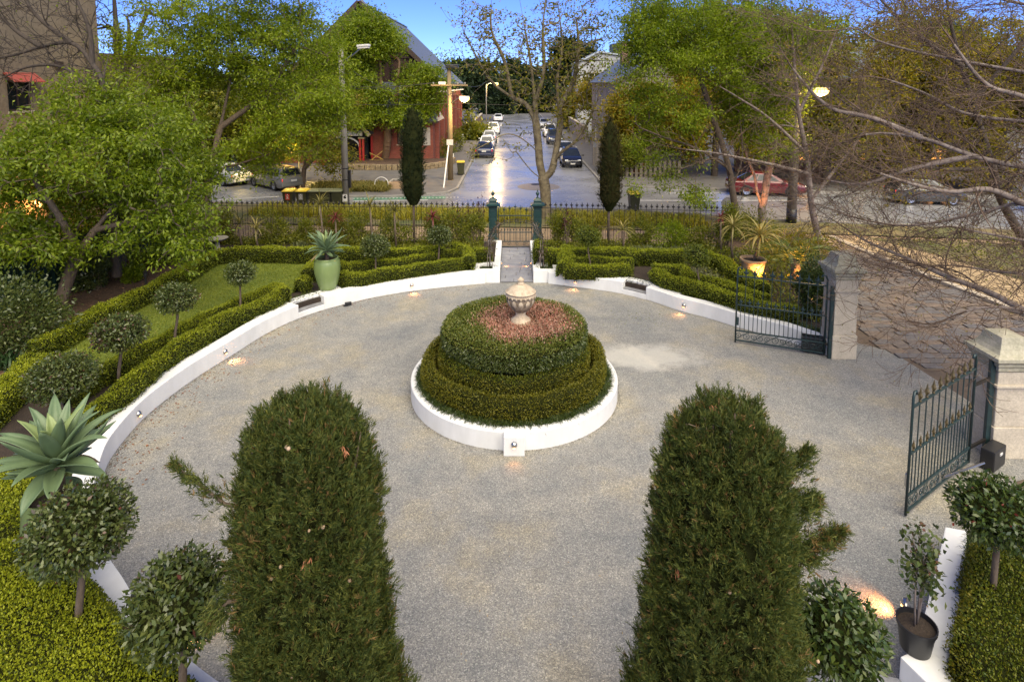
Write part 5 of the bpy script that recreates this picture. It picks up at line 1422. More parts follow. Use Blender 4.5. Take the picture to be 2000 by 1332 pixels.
tree("garden_tree", "upright leafy garden tree second from the left, trunk by the mulch bed", "tree",
     [[b2, at(236, 500, 20.2), at(234, 440, 20.3), at(240, 380, 20.5), at(262, 320, 20.8)], [at(234, 440, 20.3), at(285, 400, 20.5), at(340, 370, 20.6)]],
     [ell(310, 360, 20.6, 110, 90, 2.4), ell(250, 300, 21, 120, 90, 2.4), ell(345, 420, 20.3, 60, 65, 1.6), ell(180, 390, 20, 90, 80, 2), ell(360, 300, 20.6, 70, 60, 1.8), ell(300, 470, 20, 50, 36, 1.2), ell(350, 240, 21, 70, 60, 1.8), ell(210, 190, 22, 60, 50, 1.6)],
     860, 29000, (0.14, 0.06), lf_dark, m_bark, 602, r_tip=0.006, base_r=0.19, cl=0.26, droop=0.5, group="trees in the left garden", holes=0.42, hs=1.5)
tree("garden_tree", "tall feathery light green tree beside the bird bath and iron fence", "tree",
     [[b3, at(398, 430, 24.6), at(404, 380, 24.8), at(412, 330, 25), at(430, 250, 25.5), at(450, 160, 26)], [at(404, 380, 24.8), at(435, 330, 25.2), at(470, 320, 25.3), at(560, 290, 25.6)], [at(412, 330, 25), at(380, 230, 25), at(330, 140, 25)], [at(430, 250, 25.5), at(520, 180, 26), at(580, 90, 26)], [at(520, 180, 26), at(590, 190, 26.3), at(650, 205, 26.5)], [at(580, 90, 26), at(640, 110, 27)]],
     [ell(470, 120, 26, 130, 105, 3.2), ell(360, 130, 25, 100, 90, 2.6), ell(560, 210, 26, 110, 80, 2.8), ell(450, 250, 25.5, 130, 70, 2.8), ell(560, 60, 26.5, 90, 80, 2.6), ell(400, 30, 26, 120, 60, 3), ell(600, 265, 26, 75, 45, 2), ell(330, 240, 25, 80, 60, 2), ell(480, -60, 26, 160, 70, 3), ell(500, 320, 25.5, 60, 36, 1.6), ell(640, 130, 27, 50, 70, 1.8), ell(655, 215, 26.5, 42, 40, 1.4), ell(290, 200, 25, 60, 60, 1.8), ell(260, 90, 25.5, 45, 45, 1.5), ell(668, 170, 26.3, 28, 70, 1.2), ell(690, 235, 26.2, 26, 30, 1)],
     2100, 92000, (0.16, 0.058), lf_elm, m_bark, 603, r_tip=0.006, base_r=0.17, cl=0.30, droop=0.35, group="trees in the left garden", holes=0.22)
tree("street_tree", "yellow green leafy tree lit by a lamp behind the power pole", "tree",
     [[at(592, 366, 39), at(594, 330, 39), at(600, 280, 39)], [at(594, 330, 39), at(640, 280, 38.5)]],
     [ell(620, 275, 38.5, 60, 60, 2.2), ell(575, 300, 39, 50, 40, 2), ell(650, 300, 38.3, 42, 34, 1.6), ell(610, 200, 39.5, 60, 60, 2), ell(655, 215, 39, 40, 40, 1.6)],
     520, 24000, (0.2, 0.09), lf_yel, m_bark, 604, r_tip=0.008, base_r=0.15, cl=0.45, droop=0.3, holes=0.3)
# bare dark trees behind the left crowns
tree("bare_tree", "dark bare tree with upright trunks against the beige building", "tree",
     [[at(236, 330, 27.5) - Vector((0, 0, 4)), at(236, 240, 27.5), at(232, 120, 27.5), at(226, 40, 27.5), at(220, -40, 27.5)], [at(234, 180, 27.5), at(262, 90, 27.5), at(290, 20, 27.5)], [at(236, 200, 27.5), at(252, 110, 27.7), at(250, 20, 28)]],
     [ell(240, 30, 27.5, 110, 90, 2), ell(300, 60, 27.5, 60, 70, 1.6), ell(170, 20, 27.5, 70, 60, 1.6)],
     520, 900, (0.12, 0.05), lf_elm, m_bark_dk, 605, r_tip=0.006, base_r=0.30, cl=0.3)
arching("bare_tree", "sprawling bare branched tree in front of the beige building wall", "tree",
     [[at(215, 330, 19) - Vector((0, 0, 3.6)), at(205, 200, 19), at(180, 125, 19), at(140, 85, 19), at(80, 92, 18.8), at(20, 110, 18.6), at(-60, 120, 18.5)], [at(140, 85, 19), at(80, 40, 19), at(50, 0, 19), at(40, -50, 19)], [at(205, 200, 19), at(130, 135, 19), at(60, 130, 18.5), at(0, 155, 18.5)], [at(180, 125, 19), at(175, 60, 19), at(150, 0, 19), at(140, -40, 19)], [at(80, 92, 18.8), at(30, 60, 18.7), at(-10, 20, 18.6)]],
     m_bark_dk, m_bark_dk, 606, r_tip=0.008, base_r=0.15, lens=(2.0, 1.1, 0.55), gaps=(0.3, 0.24, 0.16), leafm=lf_elm, nl=250, leaf=(0.09, 0.04), sweep=(-0.05, 0, 0.15), skip=0.3)

# -- tree before the church hall
cb = Vector(tuple(G(752, 312, 0.4)))
tree("street_tree", "shady green tree with forked trunk before the brick church hall", "tree",
     [[tuple(cb), at(756, 285, 51), at(757, 258, 51), at(750, 235, 51), at(728, 200, 50.5), at(700, 150, 50)], [at(757, 258, 51), at(772, 225, 51), at(775, 180, 51), at(780, 120, 51)], [at(750, 235, 51), at(745, 190, 51), at(742, 120, 51.3)]],
     [ell(750, 130, 51, 75, 55, 3.2), ell(690, 150, 50, 65, 60, 3), ell(800, 180, 50.5, 60, 40, 2.6), ell(740, 80, 51, 70, 40, 3), ell(810, 100, 51, 45, 50, 2.5), ell(690, 90, 50, 60, 40, 2.6), ell(660, 200, 50, 40, 40, 2), ell(715, 60, 50.5, 50, 36, 2.4), ell(850, 170, 50, 30, 40, 1.8), ell(715, 215, 49.5, 36, 26, 1.6), ell(820, 215, 49.5, 40, 26, 1.6), ell(838, 120, 50, 34, 36, 1.8), ell(790, 235, 49.3, 40, 16, 1.2), ell(700, 235, 49.2, 36, 14, 1.2)],
     1050, 70000, (0.27, 0.12), lf_dark, M_("orange_brown_bark", (0.26, 0.16, 0.09), (0.12, 0.08, 0.05), 5, 0.9, 0.4, stretch=(3, 3, .7)), 607, r_tip=0.011, base_r=0.34, cl=0.55, holes=0.4, droop=0.2)

# -- plane tree beyond the pedestrian gate
YP = 30.2
pb = tuple(G(1067, 425, 0.05))
gd = [[(at(1067, 400, YP).x, YP, 0.03), at(1065, 372, YP), at(1061, 350, YP), at(1054, 318, YP), at(1052, 288, YP), at(1047, 240, YP), at(1045, 200, YP), at(1036, 120, YP), at(1022, 40, YP), at(1010, -30, YP)],
      [at(1061, 352, YP), at(1040, 336, YP - .3), at(1022, 315, YP - .5), at(1008, 297, YP - .7), at(1000, 298, YP - .8), at(985, 275, YP - 1)],
      [at(1052, 300, YP), at(1036, 284, YP - .4), at(1010, 266, YP - .8), at(985, 263, YP - 1), at(960, 276, YP - 1.2), at(930, 292, YP - 1.4), at(905, 302, YP - 1.5)],
      [at(1047, 240, YP), at(1028, 205, YP + .3), at(1000, 190, YP + .6), at(965, 165, YP + .8), at(940, 130, YP + 1), at(905, 60, YP + 1)],
      [at(1062, 350, YP), at(1076, 336, YP), at(1083, 318, YP), at(1094, 300, YP - .2), at(1120, 281, YP - .5), at(1150, 264, YP - .8), at(1185, 250, YP - 1)],
      [at(1081, 322, YP), at(1089, 280, YP + .3), at(1094, 240, YP + .4), at(1094, 208, YP + .5), at(1112, 178, YP + .6), at(1130, 138, YP + .8), at(1176, 104, YP + 1)],
      [at(1094, 230, YP + .4), at(1088, 160, YP + .4), at(1098, 90, YP + .5), at(1090, 10, YP + .5)],
      [at(1120, 281, YP - .5), at(1148, 240, YP - .6), at(1165, 200, YP - .5)],
      [at(1045, 200, YP), at(1062, 140, YP - .4), at(1060, 60, YP - .5), at(1066, 0, YP - .5)],
      [at(1000, 190, YP + .6), at(985, 120, YP + .5), at(960, 60, YP + .4), at(960, 0, YP + .4)],
      [at(1119, 170, YP + .6), at(1130, 100, YP + .4), at(1126, 40, YP + .4)]]
tree("plane_tree", "sparse plane tree with few yellowing leaves beyond the green gate piers", "tree", gd,
     [ell(1000, 60, YP, 100, 80, 2.4), ell(1100, 60, YP, 90, 80, 2.4), ell(1050, 120, YP, 130, 80, 2.6), ell(950, 130, YP + .5, 60, 70, 1.6), ell(1150, 150, YP + .5, 50, 50, 1.6), ell(1130, 235, YP - .5, 60, 50, 1.5), ell(960, 285, YP - 1, 70, 32, 0.8), ell(1010, 300, YP - .8, 40, 30, 0.7), ell(985, 210, YP - .3, 60, 40, 1.2), ell(1160, 255, YP - .9, 40, 24, 0.8), ell(920, 50, YP + .5, 50, 60, 1.4), ell(1165, 60, YP + .3, 40, 70, 1.4), ell(1050, 20, YP, 130, 40, 2), ell(1070, 200, YP, 80, 60, 2)],
     1250, 5600, (0.15, 0.105), lf_yel, m_bark_pl, 608, r_tip=0.010, base_r=0.28, cl=0.22, holes=0.15, up=0.16)

# -- right: light green trees at the corner of the garden
rb1 = (at(1440, 470, 27.2).x, 27.2, 0.05); rb2 = (at(1492, 462, 27.6).x, 27.6, 0.05)
tree("corner_tree", "light green feathery tree with twin trunk left of the uplit trunk", "tree",
     [[rb1, at(1438, 420, 27.2), at(1430, 370, 27.2), at(1424, 330, 27.2), at(1400, 250, 27), at(1370, 160, 27), at(1340, 60, 27)], [at(1430, 370, 27.2), at(1450, 300, 27), at(1440, 200, 27)], [at(1424, 330, 27.2), at(1360, 290, 26.5), at(1300, 270, 26), at(1250, 250, 25.7)], [at(1426, 340, 27), at(1400, 310, 26), at(1330, 330, 25.2), at(1290, 340, 25)]],
     [ell(1340, 100, 27, 110, 90, 2.8), ell(1270, 130, 26.5, 80, 80, 2.2), ell(1430, 60, 27.5, 110, 90, 2.8), ell(1310, 230, 26, 80, 60, 2), ell(1310, 350, 25, 60, 50, 1.4), ell(1350, 390, 24.6, 60, 34, 0.9), ell(1400, 200, 27, 90, 60, 2.2), ell(1300, 20, 27, 100, 60, 2.4), ell(1245, 60, 27, 40, 50, 1.6), ell(1310, 350, 25, 70, 50, 1.6), ell(1340, 395, 24.6, 70, 30, 1.2), ell(1270, 300, 25.5, 50, 50, 1.6)],
     1700, 66000, (0.15, 0.058), lf_elm, m_bark, 609, r_tip=0.006, base_r=0.15, cl=0.28, droop=0.4, group="trees at the right garden corner", holes=0.3)
tree("corner_tree", "green tree with orange uplit forked trunk behind the potted cordyline", "tree",
     [[rb2, at(1490, 430, 27.6), at(1486, 400, 27.6), at(1478, 372, 27.6), at(1474, 345, 27.6), at(1455, 290, 27.6), at(1450, 210, 27.8)], [at(1490, 405, 27.6), at(1498, 350, 27.6), at(1508, 300, 27.6), at(1512, 230, 27.8), at(1500, 140, 28)], [at(1498, 350, 27.6), at(1540, 300, 27.8), at(1560, 240, 28)]],
     [ell(1480, 170, 28, 90, 90, 2.6), ell(1520, 70, 28, 90, 80, 2.6), ell(1490, 260, 27.6, 60, 50, 1.8), ell(1450, 20, 28, 90, 70, 2.4), ell(1540, 170, 28, 50, 60, 2)],
     900, 42000, (0.15, 0.06), lf_elm, m_bark_red, 610, r_tip=0.006, base_r=0.19, cl=0.28, droop=0.4, group="trees at the right garden corner", holes=0.3)

# -- right: big bare crape myrtle whose limbs sweep in from beyond the frame
def bare(label, guides, ells, nt, seed, r_tip, base_r, nl=900, leafm=None, bark=m_bark_red, ex=2, leaf=(0.045, 0.022), wig=0.16, up=0.04, cl=.12):
    return tree("bare_tree", label, "tree", guides, ells, nt, nl, leaf, leafm or lf_yel, bark, seed, r_tip=r_tip, base_r=base_r, cl=cl, thr=0.045, wig=wig, up=up, shell=0.1, extra_twigs=ex, crown_name="leaf_buds", twigm=m_twig)
arching("bare_tree", "large bare tree sweeping leafless grey limbs in from the right edge", "tree",
     [[(14.8, 11.2, 0.0), (14.5, 11.4, 1.6), (14.0, 11.6, 2.8), at(2120, 330, 12.2), at(2000, 326, 12.5), at(1900, 305, 12.8), at(1800, 270, 13.2), at(1700, 262, 13.5), at(1620, 290, 13.8)],
      [(14.5, 11.4, 1.6), at(2250, 180, 12), at(2000, 141, 13), at(1877, 119, 13.4), at(1774, 98, 13.8), at(1709, 78, 14), at(1672, 57, 14.2), at(1600, 62, 14.4), at(1540, 40, 14.6)],
      [(14.0, 11.6, 2.8), at(2100, 250, 12.6), at(2000, 238, 13), at(1885, 222, 13.4), at(1800, 180, 13.6), at(1700, 150, 13.8), at(1610, 165, 14)],
      [(14.8, 11.3, 0.9), at(2150, 420, 11.8), at(2000, 398, 12.2), at(1920, 415, 12.5), at(1840, 432, 12.8), at(1766, 441, 13), at(1680, 428, 13.2), at(1600, 400, 13.5)],
      [(14.8, 11.3, 0.9), at(2150, 500, 11.5), at(2000, 470, 12), at(1920, 455, 12.3), at(1840, 443, 12.6), at(1760, 470, 12.8)],
      [(14.8, 11.3, 0.8), at(2100, 560, 11.2), at(2000, 536, 11.6), at(1940, 530, 12), at(1860, 518, 12.3), at(1780, 525, 12.5)],
      [(14.8, 11.2, 0.7), at(2120, 640, 10.8), at(2000, 606, 11.2), at(1930, 600, 11.4), at(1880, 610, 11.6), at(1820, 632, 11.8), at(1770, 626, 12)],
      [at(2000, 606, 11.2), at(1930, 570, 11.8), at(1850, 540, 12.4), at(1760, 500, 13), at(1690, 470, 13.6), at(1620, 425, 14)],
      [(14.0, 11.6, 2.8), at(2200, 60, 12), at(2050, 20, 12.4), at(1900, -10, 13), at(1760, -20, 13)],
      [at(1900, 305, 12.8), at(1780, 330, 13.2), at(1680, 360, 13.6), at(1580, 345, 14)],
      [at(1800, 270, 13.2), at(1700, 230, 13.6), at(1620, 210, 14), at(1560, 150, 14.2), at(1520, 90, 14.4)],
      [at(2100, 250, 12.6), at(2000, 190, 12.4), at(1920, 160, 12.6), at(1830, 40, 13)],
      [at(2000, 398, 12.2), at(1930, 370, 12), at(1850, 375, 12.2), at(1750, 350, 12.6), at(1660, 315, 13)]],
     m_bark_red, m_twig, 611, r_tip=0.0042, base_r=0.13, lens=(2.2, 1.05, 0.5), gaps=(0.23, 0.19, 0.12), leafm=lf_yel, nl=3500, leaf=(0.045, 0.024), sweep=(-0.28, 0.02, 0.14), skip=0.22)
arching("bare_tree", "fine twiggy bare tree behind the sweeping limbs at the right", "tree", [[(19.6, 21.0, 0), at(1960, 400, 20.5), at(1940, 330, 20.5), at(1900, 200, 20.5), at(1860, 60, 20.5), at(1840, -60, 20.5)], [at(1960, 330, 20.5), at(1800, 260, 20.5), at(1680, 220, 20.5), at(1600, 160, 20.5)], [at(1900, 200, 20.5), at(2000, 80, 20), at(2080, -40, 20)], [at(1940, 330, 20.5), at(1830, 330, 20.4), at(1720, 310, 20.2)], [at(1880, 130, 20.5), at(1780, 60, 20.5), at(1700, -20, 20.5)]],
     m_bark_dk, m_twig, 612, r_tip=0.0075, base_r=0.16, lens=(2.6, 1.4, 0.7), gaps=(0.34, 0.28, 0.2), leafm=lf_autumn, nl=10000, leaf=(0.09, 0.048), sweep=(-0.05, 0, 0.3), skip=0.3)
arching("bare_tree", "grey bare tree standing by the lane kerb beside the power pole", "tree", [[at(1600, 440, 26.5) - Vector((0, 0, 0.6)), at(1585, 400, 26.4), at(1575, 300, 26.3), at(1560, 220, 26.2), at(1550, 100, 26), at(1545, 20, 26)], [at(1585, 390, 26.4), at(1640, 320, 26.2), at(1690, 250, 26), at(1720, 180, 26)], [at(1575, 300, 26.3), at(1500, 230, 26), at(1440, 190, 25.6), at(1390, 160, 25.4)], [at(1580, 340, 26.3), at(1500, 320, 25.6), at(1400, 300, 25), at(1320, 290, 24.5)], [at(1560, 220, 26.2), at(1610, 120, 26), at(1640, 40, 26)]],
     m_bark_red, m_twig, 613, r_tip=0.0075, base_r=0.15, lens=(2.4, 1.3, 0.6), gaps=(0.5, 0.36, 0.24), leafm=lf_yel, nl=1800, leaf=(0.08, 0.04), sweep=(-0.05, 0, 0.22), skip=0.3)

# -- trees beyond the road
def bgtree(label, px, Y, ytop, ymid, wpx, n, leafm, seed, nl, lf=(0.4, 0.2), bark=m_bark_dk, name="distant_tree", group="trees beyond the road", holes=0.4, cl=0.8, r=0.25):
    b0 = (at(px, 200, Y).x, Y, 0.05); k = Y / F; e = [ell(px, (ytop + ymid) / 2, Y, wpx / 2, (ymid - ytop) / 2, wpx * k * 0.4)]
    e += [ell(px - wpx * 0.25, ymid - (ymid - ytop) * 0.3, Y, wpx * 0.3, (ymid - ytop) * 0.3, wpx * k * .3), ell(px + wpx * 0.22, ymid - (ymid - ytop) * 0.4, Y, wpx * 0.3, (ymid - ytop) * 0.32, wpx * k * .3)]
    return tree(name, label, "tree", [[b0, (b0[0], Y, max(1.0, at(px, ymid, Y).z)), at(px + 4, (ytop + ymid) / 2, Y)]], e, n, int(nl * 1.9), (lf[0] * 1.15, lf[1] * 1.25), leafm, bark, seed, r_tip=0.02, base_r=r, cl=cl, group=group, holes=holes, thr=0.12)
bgtree("dark dense pine left of the street end", 915, 112, 112, 210, 95, 260, lf_pine, 621, 9000, (0.8, 0.3))
bgtree("dark broad pine behind the left footpath trees", 880, 95, 130, 225, 60, 200, lf_pine, 622, 6000, (0.7, 0.3))
bgtree("round dark pine crown above the street end", 1005, 175, 118, 190, 90, 240, lf_pine, 623, 8000, (1.0, 0.4))
bgtree("dark umbrella pine right of the street end", 1120, 120, 80, 160, 84, 240, lf_pine, 624, 8000, (0.8, 0.3))
bgtree("olive tree over the right footpath far down the street", 1135, 92, 170, 250, 80, 220, lf_autumn, 625, 6000, (0.5, 0.25))
bgtree("leaning dark tree beside the left street wall", 920, 74, 215, 300, 44, 160, lf_bush, 626, 4500, (0.35, 0.2))
bgtree("brown green tree in front of the grey terrace", 1250, 47, 150, 310, 130, 420, lf_autumn, 627, 17000, (0.22, 0.11), cl=0.5)
bgtree("tall olive tree behind the right corner trees", 1400, 44, 60, 310, 220, 520, lf_autumn, 628, 24000, (0.24, 0.11), cl=0.55)
bgtree("golden leaved tree lit by the street lamp before the brick house", 1620, 40, 60, 330, 200, 560, lf_yel, 629, 24000, (0.2, 0.1), cl=0.5)
bgtree("olive tree before the brick house at the far right", 1790, 42, 30, 330, 240, 600, lf_autumn, 630, 30000, (0.22, 0.1), cl=0.55)
bgtree("green brown tree at the right edge beyond the park", 1960, 38, 60, 360, 220, 560, lf_autumn, 631, 26000, (0.2, 0.1), cl=0.5)
bgtree("tall dark tree behind the terrace roof", 1290, 75, 60, 200, 130, 300, lf_bush, 632, 8000, (0.45, 0.22))
bgtree("dark tree rising behind the brick house roof", 1560, 62, 40, 190, 200, 400, lf_bush, 633, 11000, (0.4, 0.2))
bgtree("broad dark tree over the brick house at the right", 1830, 60, 30, 190, 260, 460, lf_bush, 634, 13000, (0.4, 0.2))
bgtree("grey green tree left of the church gable", 590, 60, 60, 300, 150, 400, lf_bush, 635, 12000, (0.35, 0.17))
bgtree("dense tree beyond the road behind the left crowns", 440, 50, 120, 330, 190, 420, lf_bush, 636, 12000, (0.3, 0.15))
bgtree("dense tree between the beige building and the road", 290, 44, 130, 330, 160, 380, lf_bush, 637, 11000, (0.26, 0.13))
bgtree("dark shrubby tree at the left end of the road", 190, 40, 200, 370, 140, 340, lf_bush, 638, 10000, (0.24, 0.12))
bgtree("small tree in the yard right of the street corner", 1225, 44, 265, 330, 50, 150, lf_bush, 639, 4000, (0.16, 0.09), cl=0.35, r=0.1)
bgtree("dark tree closing the street end on its left side", 968, 138, 150, 226, 64, 200, lf_pine, 640, 8000, (0.7, 0.3))
bgtree("dark tree closing the street end on its right side", 1052, 145, 145, 226, 84, 240, lf_pine, 641, 10000, (0.8, 0.32))
bgtree("olive tree standing before the pale modern house", 1165, 72, 120, 250, 84, 260, lf_autumn, 642, 5200, (0.32, 0.16), cl=0.6)
# the far-off belt of trees that closes the horizon
rng = np.random.default_rng(700)
n = 26000
x = rng.uniform(-260, 300, n); hh = 9 + 3.5 * np.sin(x * 0.05) + 2.5 * np.sin(x * 0.13 + 1) + 1.2 * np.sin(x * .31)
P = np.stack([x, 215 + rng.uniform(-8, 14, n), hh * rng.random(n) ** 0.7], 1)
stuff(leaves("far_wood", P, rng.normal(size=(n, 3)), 2.0, 1.2, lf_pine, None, rng), "dark belt of far-off trees closing the end of the street")
# ================================================================ IRONWORK
def finial_profile(s=1.0): return [(0.006, 0), (0.012, 0.01), (0.024, 0.03), (0.012, 0.055), (0.020, 0.075), (0.010, 0.10), (0.0015, 0.155)]
def spear(b, p, s=1.0):
    """fleur spear head: bud, two side leaves and a point, in the x-z plane"""
    x, y, z = p
    b.lathe([(r * s, z + h * s) for r, h in [(0.008, 0), (0.018, 0.015), (0.010, 0.035), (0.026, 0.075), (0.014, 0.11), (0.002, 0.165)]], (x, y, 0), 6)
    for sg in (-1, 1):
        b.add([(x + sg * 0.008 * s, y - 0.006 * s, z + 0.03 * s), (x + sg * 0.042 * s, y, z + 0.055 * s), (x + sg * 0.050 * s, y, z + 0.10 * s), (x + sg * 0.02 * s, y + 0.006 * s, z + 0.065 * s), (x + sg * 0.02 * s, y - 0.006 * s, z + 0.065 * s)], [(0, 1, 4), (1, 2, 4), (2, 1, 3), (1, 0, 3), (0, 4, 3), (2, 3, 4)])
def share(src, parent, locs, rz=0.0):
    """more pieces that share a piece's mesh"""
    for l in locs:
        o = src.copy(); col.objects.link(o); o.parent = parent; o.location = l; o.rotation_euler = (0, 0, rz)

def iron_fence(label, A, Bp, zt, sp=0.222):
    A, Bp = Vector((*A, 0)), Vector((*Bp, 0)); L = (Bp - A).length; ang = atan2((Bp - A).y, (Bp - A).x)
    t = thing("iron_fence", label, "fence", A, ang)
    MB().box((L / 2, 0, 0.15), (L, 0.26, 0.30)).build("stone_plinth", m_conc, t, bevel=0.02, local=True)
    for zz_ in (zt - 0.18, zt - 0.95, 0.40): MB().box((L / 2, 0, zz_), (L, 0.038, 0.016)).build("rail", m_iron_black, t, local=True)
    n = int(L / sp)
    b = MB(); b.tube([(0, 0, 0.31), (0, 0, zt - 0.13)], 0.0105, 6); spear(b, (0, 0, zt - 0.13), 1.35)
    p = b.build("picket", m_iron_black, t, local=True); p.location = (sp / 2, 0, 0)
    share(p, t, [(sp / 2 + sp * i, 0, 0) for i in range(1, n)])
    b = MB(); b.tube([(0, 0, 0.31), (0, 0, zt - 0.86)], 0.008, 5); b.lathe([(0.006, zt - 0.86), (0.018, zt - 0.82), (0.008, zt - 0.79), (0.014, zt - 0.77), (0.001, zt - 0.70)], (0, 0, 0), 6)
    p = b.build("dog_bar", m_iron_black, t, local=True); p.location = (sp, 0, 0)
    share(p, t, [(sp + sp * i, 0, 0) for i in range(1, n - 1)])
    return t
zf = at(1250, 401, 24.3).z
iron_fence("long black spear-topped iron fence left of the pedestrian gate", (-13.3, 25.05), (-1.02, 24.66), zf)
iron_fence("black spear-topped iron fence right of the pedestrian gate", (1.30, 24.6), (9.0, 23.95), zf)

def gate_pier(label, X, Y):
    t = thing("gate_pier", label, "gate pier", (X, Y, 0.0), group="green cast iron gate piers")
    zc = at(963, 401, Y).z; zt = at(963, 368, Y).z
    MB().box((X, Y, 0.22), (0.44, 0.44, 0.44)).build("stone_base", m_conc, t, bevel=0.02)
    b = MB(); b.box((X, Y, (0.44 + zc) / 2), (0.33, 0.33, zc - 0.44)); b.box((X, Y, 0.53), (0.40, 0.40, 0.18)); b.build("shaft", m_pier, t, bevel=0.012)
    for k in range(3):
        for dx, dy, sx, sy in ((0, -0.172, 0.20, 0.014), (0, 0.172, 0.2, 0.014), (-0.172, 0, 0.014, 0.2), (0.172, 0, 0.014, 0.2)):
            MB().box((X + dx, Y + dy, 0.85 + k * 0.36), (sx, sy, 0.26)).build("raised_panel", m_pier, t, bevel=0.006)
    b = MB(); s2 = sqrt(2)
    b.lathe([(0.18 * s2, zc - 0.10), (0.20 * s2, zc - 0.06), (0.20 * s2, zc - 0.03), (0.30 * s2, zc + 0.02), (0.30 * s2, zc + 0.045), (0.17 * s2, zc + 0.10), (0.16 * s2, zc + 0.12), (0.16 * s2, zc + 0.20), (0.17 * s2, zc + 0.215), (0.06 * s2, zc + 0.32), (0.03 * s2, zc + 0.33)], (X, Y, 0), 4)
    o = b.build("cap", m_pier, t)
    zb = zc + 0.33; h = zt - zb
    MB().lathe([(0.05, zb), (0.022, zb + 0.08 * h), (0.03, zb + 0.2 * h), (0.075, zb + 0.38 * h), (0.08, zb + 0.46 * h), (0.05, zb + 0.56 * h), (0.022, zb + 0.64 * h), (0.03, zb + 0.70 * h), (0.012, zb + 0.8 * h), (0.002, zb + h)], (X, Y, 0), 14).build("finial", m_pier, t, smooth=True)
    return t
PLX, PRX, PGY = at(963, 478, 24.6).x, at(1049.5, 478, 24.6).x, 24.6
gate_pier("green cast iron gate pier left of the pedestrian gate, with urn finial", PLX, PGY)
gate_pier("green cast iron gate pier right of the pedestrian gate, plane tree behind it", PRX, PGY)

pg = thing("pedestrian_gate", "closed iron pedestrian gate between the green piers", "gate", ((PLX + PRX) / 2, PGY - 0.05, 0.05))
g0, g1 = PLX + 0.24, PRX - 0.24; gy = PGY - 0.05
zr = at(1005, 421, PGY).z
for zz_, nm in ((0.12, "bottom_rail"), (0.34, "lock_rail"), (zr - 0.72, "middle_rail"), (zr, "top_rail")): MB().box(((g0 + g1) / 2, gy, zz_), (g1 - g0, 0.03, 0.035)).build(nm, m_iron, pg)
for xx in (g0, g1):
    b = MB(); b.tube([(xx, gy, 0.08), (xx, gy, zr + 0.32), (xx + (0.05 if xx == g0 else -0.05), gy, zr + 0.40), (xx + (0.10 if xx == g0 else -0.10), gy, zr + 0.35)], 0.018, 8); b.build("gate_stile", m_iron, pg, smooth=True)
nb_ = 5
for k in range(1, nb_ + 1):
    xx = g0 + (g1 - g0) * k / (nb_ + 1); h = 0.10 + 0.20 * (1 - abs(2 * k / (nb_ + 1) - 1))
    b = MB(); b.tube([(xx, gy, 0.34), (xx, gy, zr + h)], 0.010, 6); spear(b, (xx, gy, zr + h), 1.3); b.build("picket", m_iron, pg)
for k in range(1, 11):
    xx = g0 + (g1 - g0) * (k / 11); b = MB(); b.tube([(xx, gy + 0.001, 0.34), (xx, gy + 0.001, zr - 0.62)], 0.008, 5); spear(b, (xx, gy, zr - 0.66), 0.8); b.build("dog_bar", m_iron, pg)
def spiral(b, cx, cy, r, a0, turns, ux, n=26, rad=0.008):
    pts = []
    for i in range(n):
        s = i / (n - 1); a = a0 + turns * 2 * pi * s; q = r * (1 - 0.82 * s); pts.append(Vector((cx + q * cos(a), 0, cy + q * sin(a))))
    b.tube(pts, rad, 5)
b = MB()
for k in range(4):
    spiral(b, 0.12 + k * (g1 - g0 - 0.1) / 4, 0.11, 0.085, 0 if k % 2 else pi, 1.4 if k % 2 else -1.4, 1)
o = b.build("scrolls", m_iron, None); o.parent = pg; o.location = (g0 - pg.location.x, 0, 0.12 - pg.location.z)
# garden arch over the path with a thorny climber on each side
ar = thing("garden_arch", "slender black iron arch over the path, bare climbing roses on its legs", "arch", (0.16, 20.8, 0.42))
axl, axr = at(957, 520, 20.8).x, at(1060, 520, 20.8).x
zl = 1.5
for dy in (-0.16, 0.16):
    yy0 = 20.85 + dy
    pts = [(axl, yy0, 0.3), (axl, yy0, zl)] + [((axl + axr) / 2 - (axr - axl) / 2 * cos(a), yy0, zl + 0.62 * sin(a)) for a in np.linspace(0.1, pi - 0.1, 15)] + [(axr, yy0, zl), (axr, yy0, 0.3)]
    MB().tube(pts, 0.012, 6).build("arch_hoop", m_iron_black, ar, smooth=True)
for a in np.linspace(0.15, pi - 0.15, 9):
    q = ((axl + axr) / 2 - (axr - axl) / 2 * cos(a), zl + 0.62 * sin(a)); MB().tube([(q[0], 20.69, q[1]), (q[0], 21.01, q[1])], 0.009, 5).build("arch_rung", m_iron_black, ar)
rng = np.random.default_rng(31)
for xx, lab, cnt in ((axl, "bronze-leaved climbing rose on the left side of the arch", 300), (axr, "sparse climbing rose on the right side of the arch", 190)):
    r = thing("climbing_rose", lab, "rose", (xx, 20.85, 0.3)); b = MB(); sg = 1 if xx < 0 else -1
    for k in range(4):
        o_ = rng.normal(size=2) * 0.06
        pts = [(xx + o_[0], 20.85 + o_[1], 0.28)] + [(xx + o_[0] + rng.normal() * 0.04 + (max(0, s - 0.62) * sg * 0.9), 20.85 + rng.normal() * 0.05, 0.28 + s * 1.75) for s in np.linspace(0.15, 1, 8)]
        b.tube(pts, [0.012] * 5 + [0.008] * 4, 5)
    b.build("canes", m_bark_red, r)
    s = rng.uniform(0.35, 1.05, cnt); P = np.stack([xx + np.maximum(0, s - 0.62) * sg * 0.9 + rng.normal(size=cnt) * 0.10, 20.85 + rng.normal(size=cnt) * 0.12, 0.28 + s * 1.75 + rng.normal(size=cnt) * 0.05], 1)
    leaves("foliage", P, rng.normal(size=(cnt, 3)), 0.07, 0.045, leaf_mat("bronze_rose_leaf", [(0.09, 0.05, 0.03), (0.08, 0.08, 0.03), (0.14, 0.07, 0.04)], 0.3), r, rng)

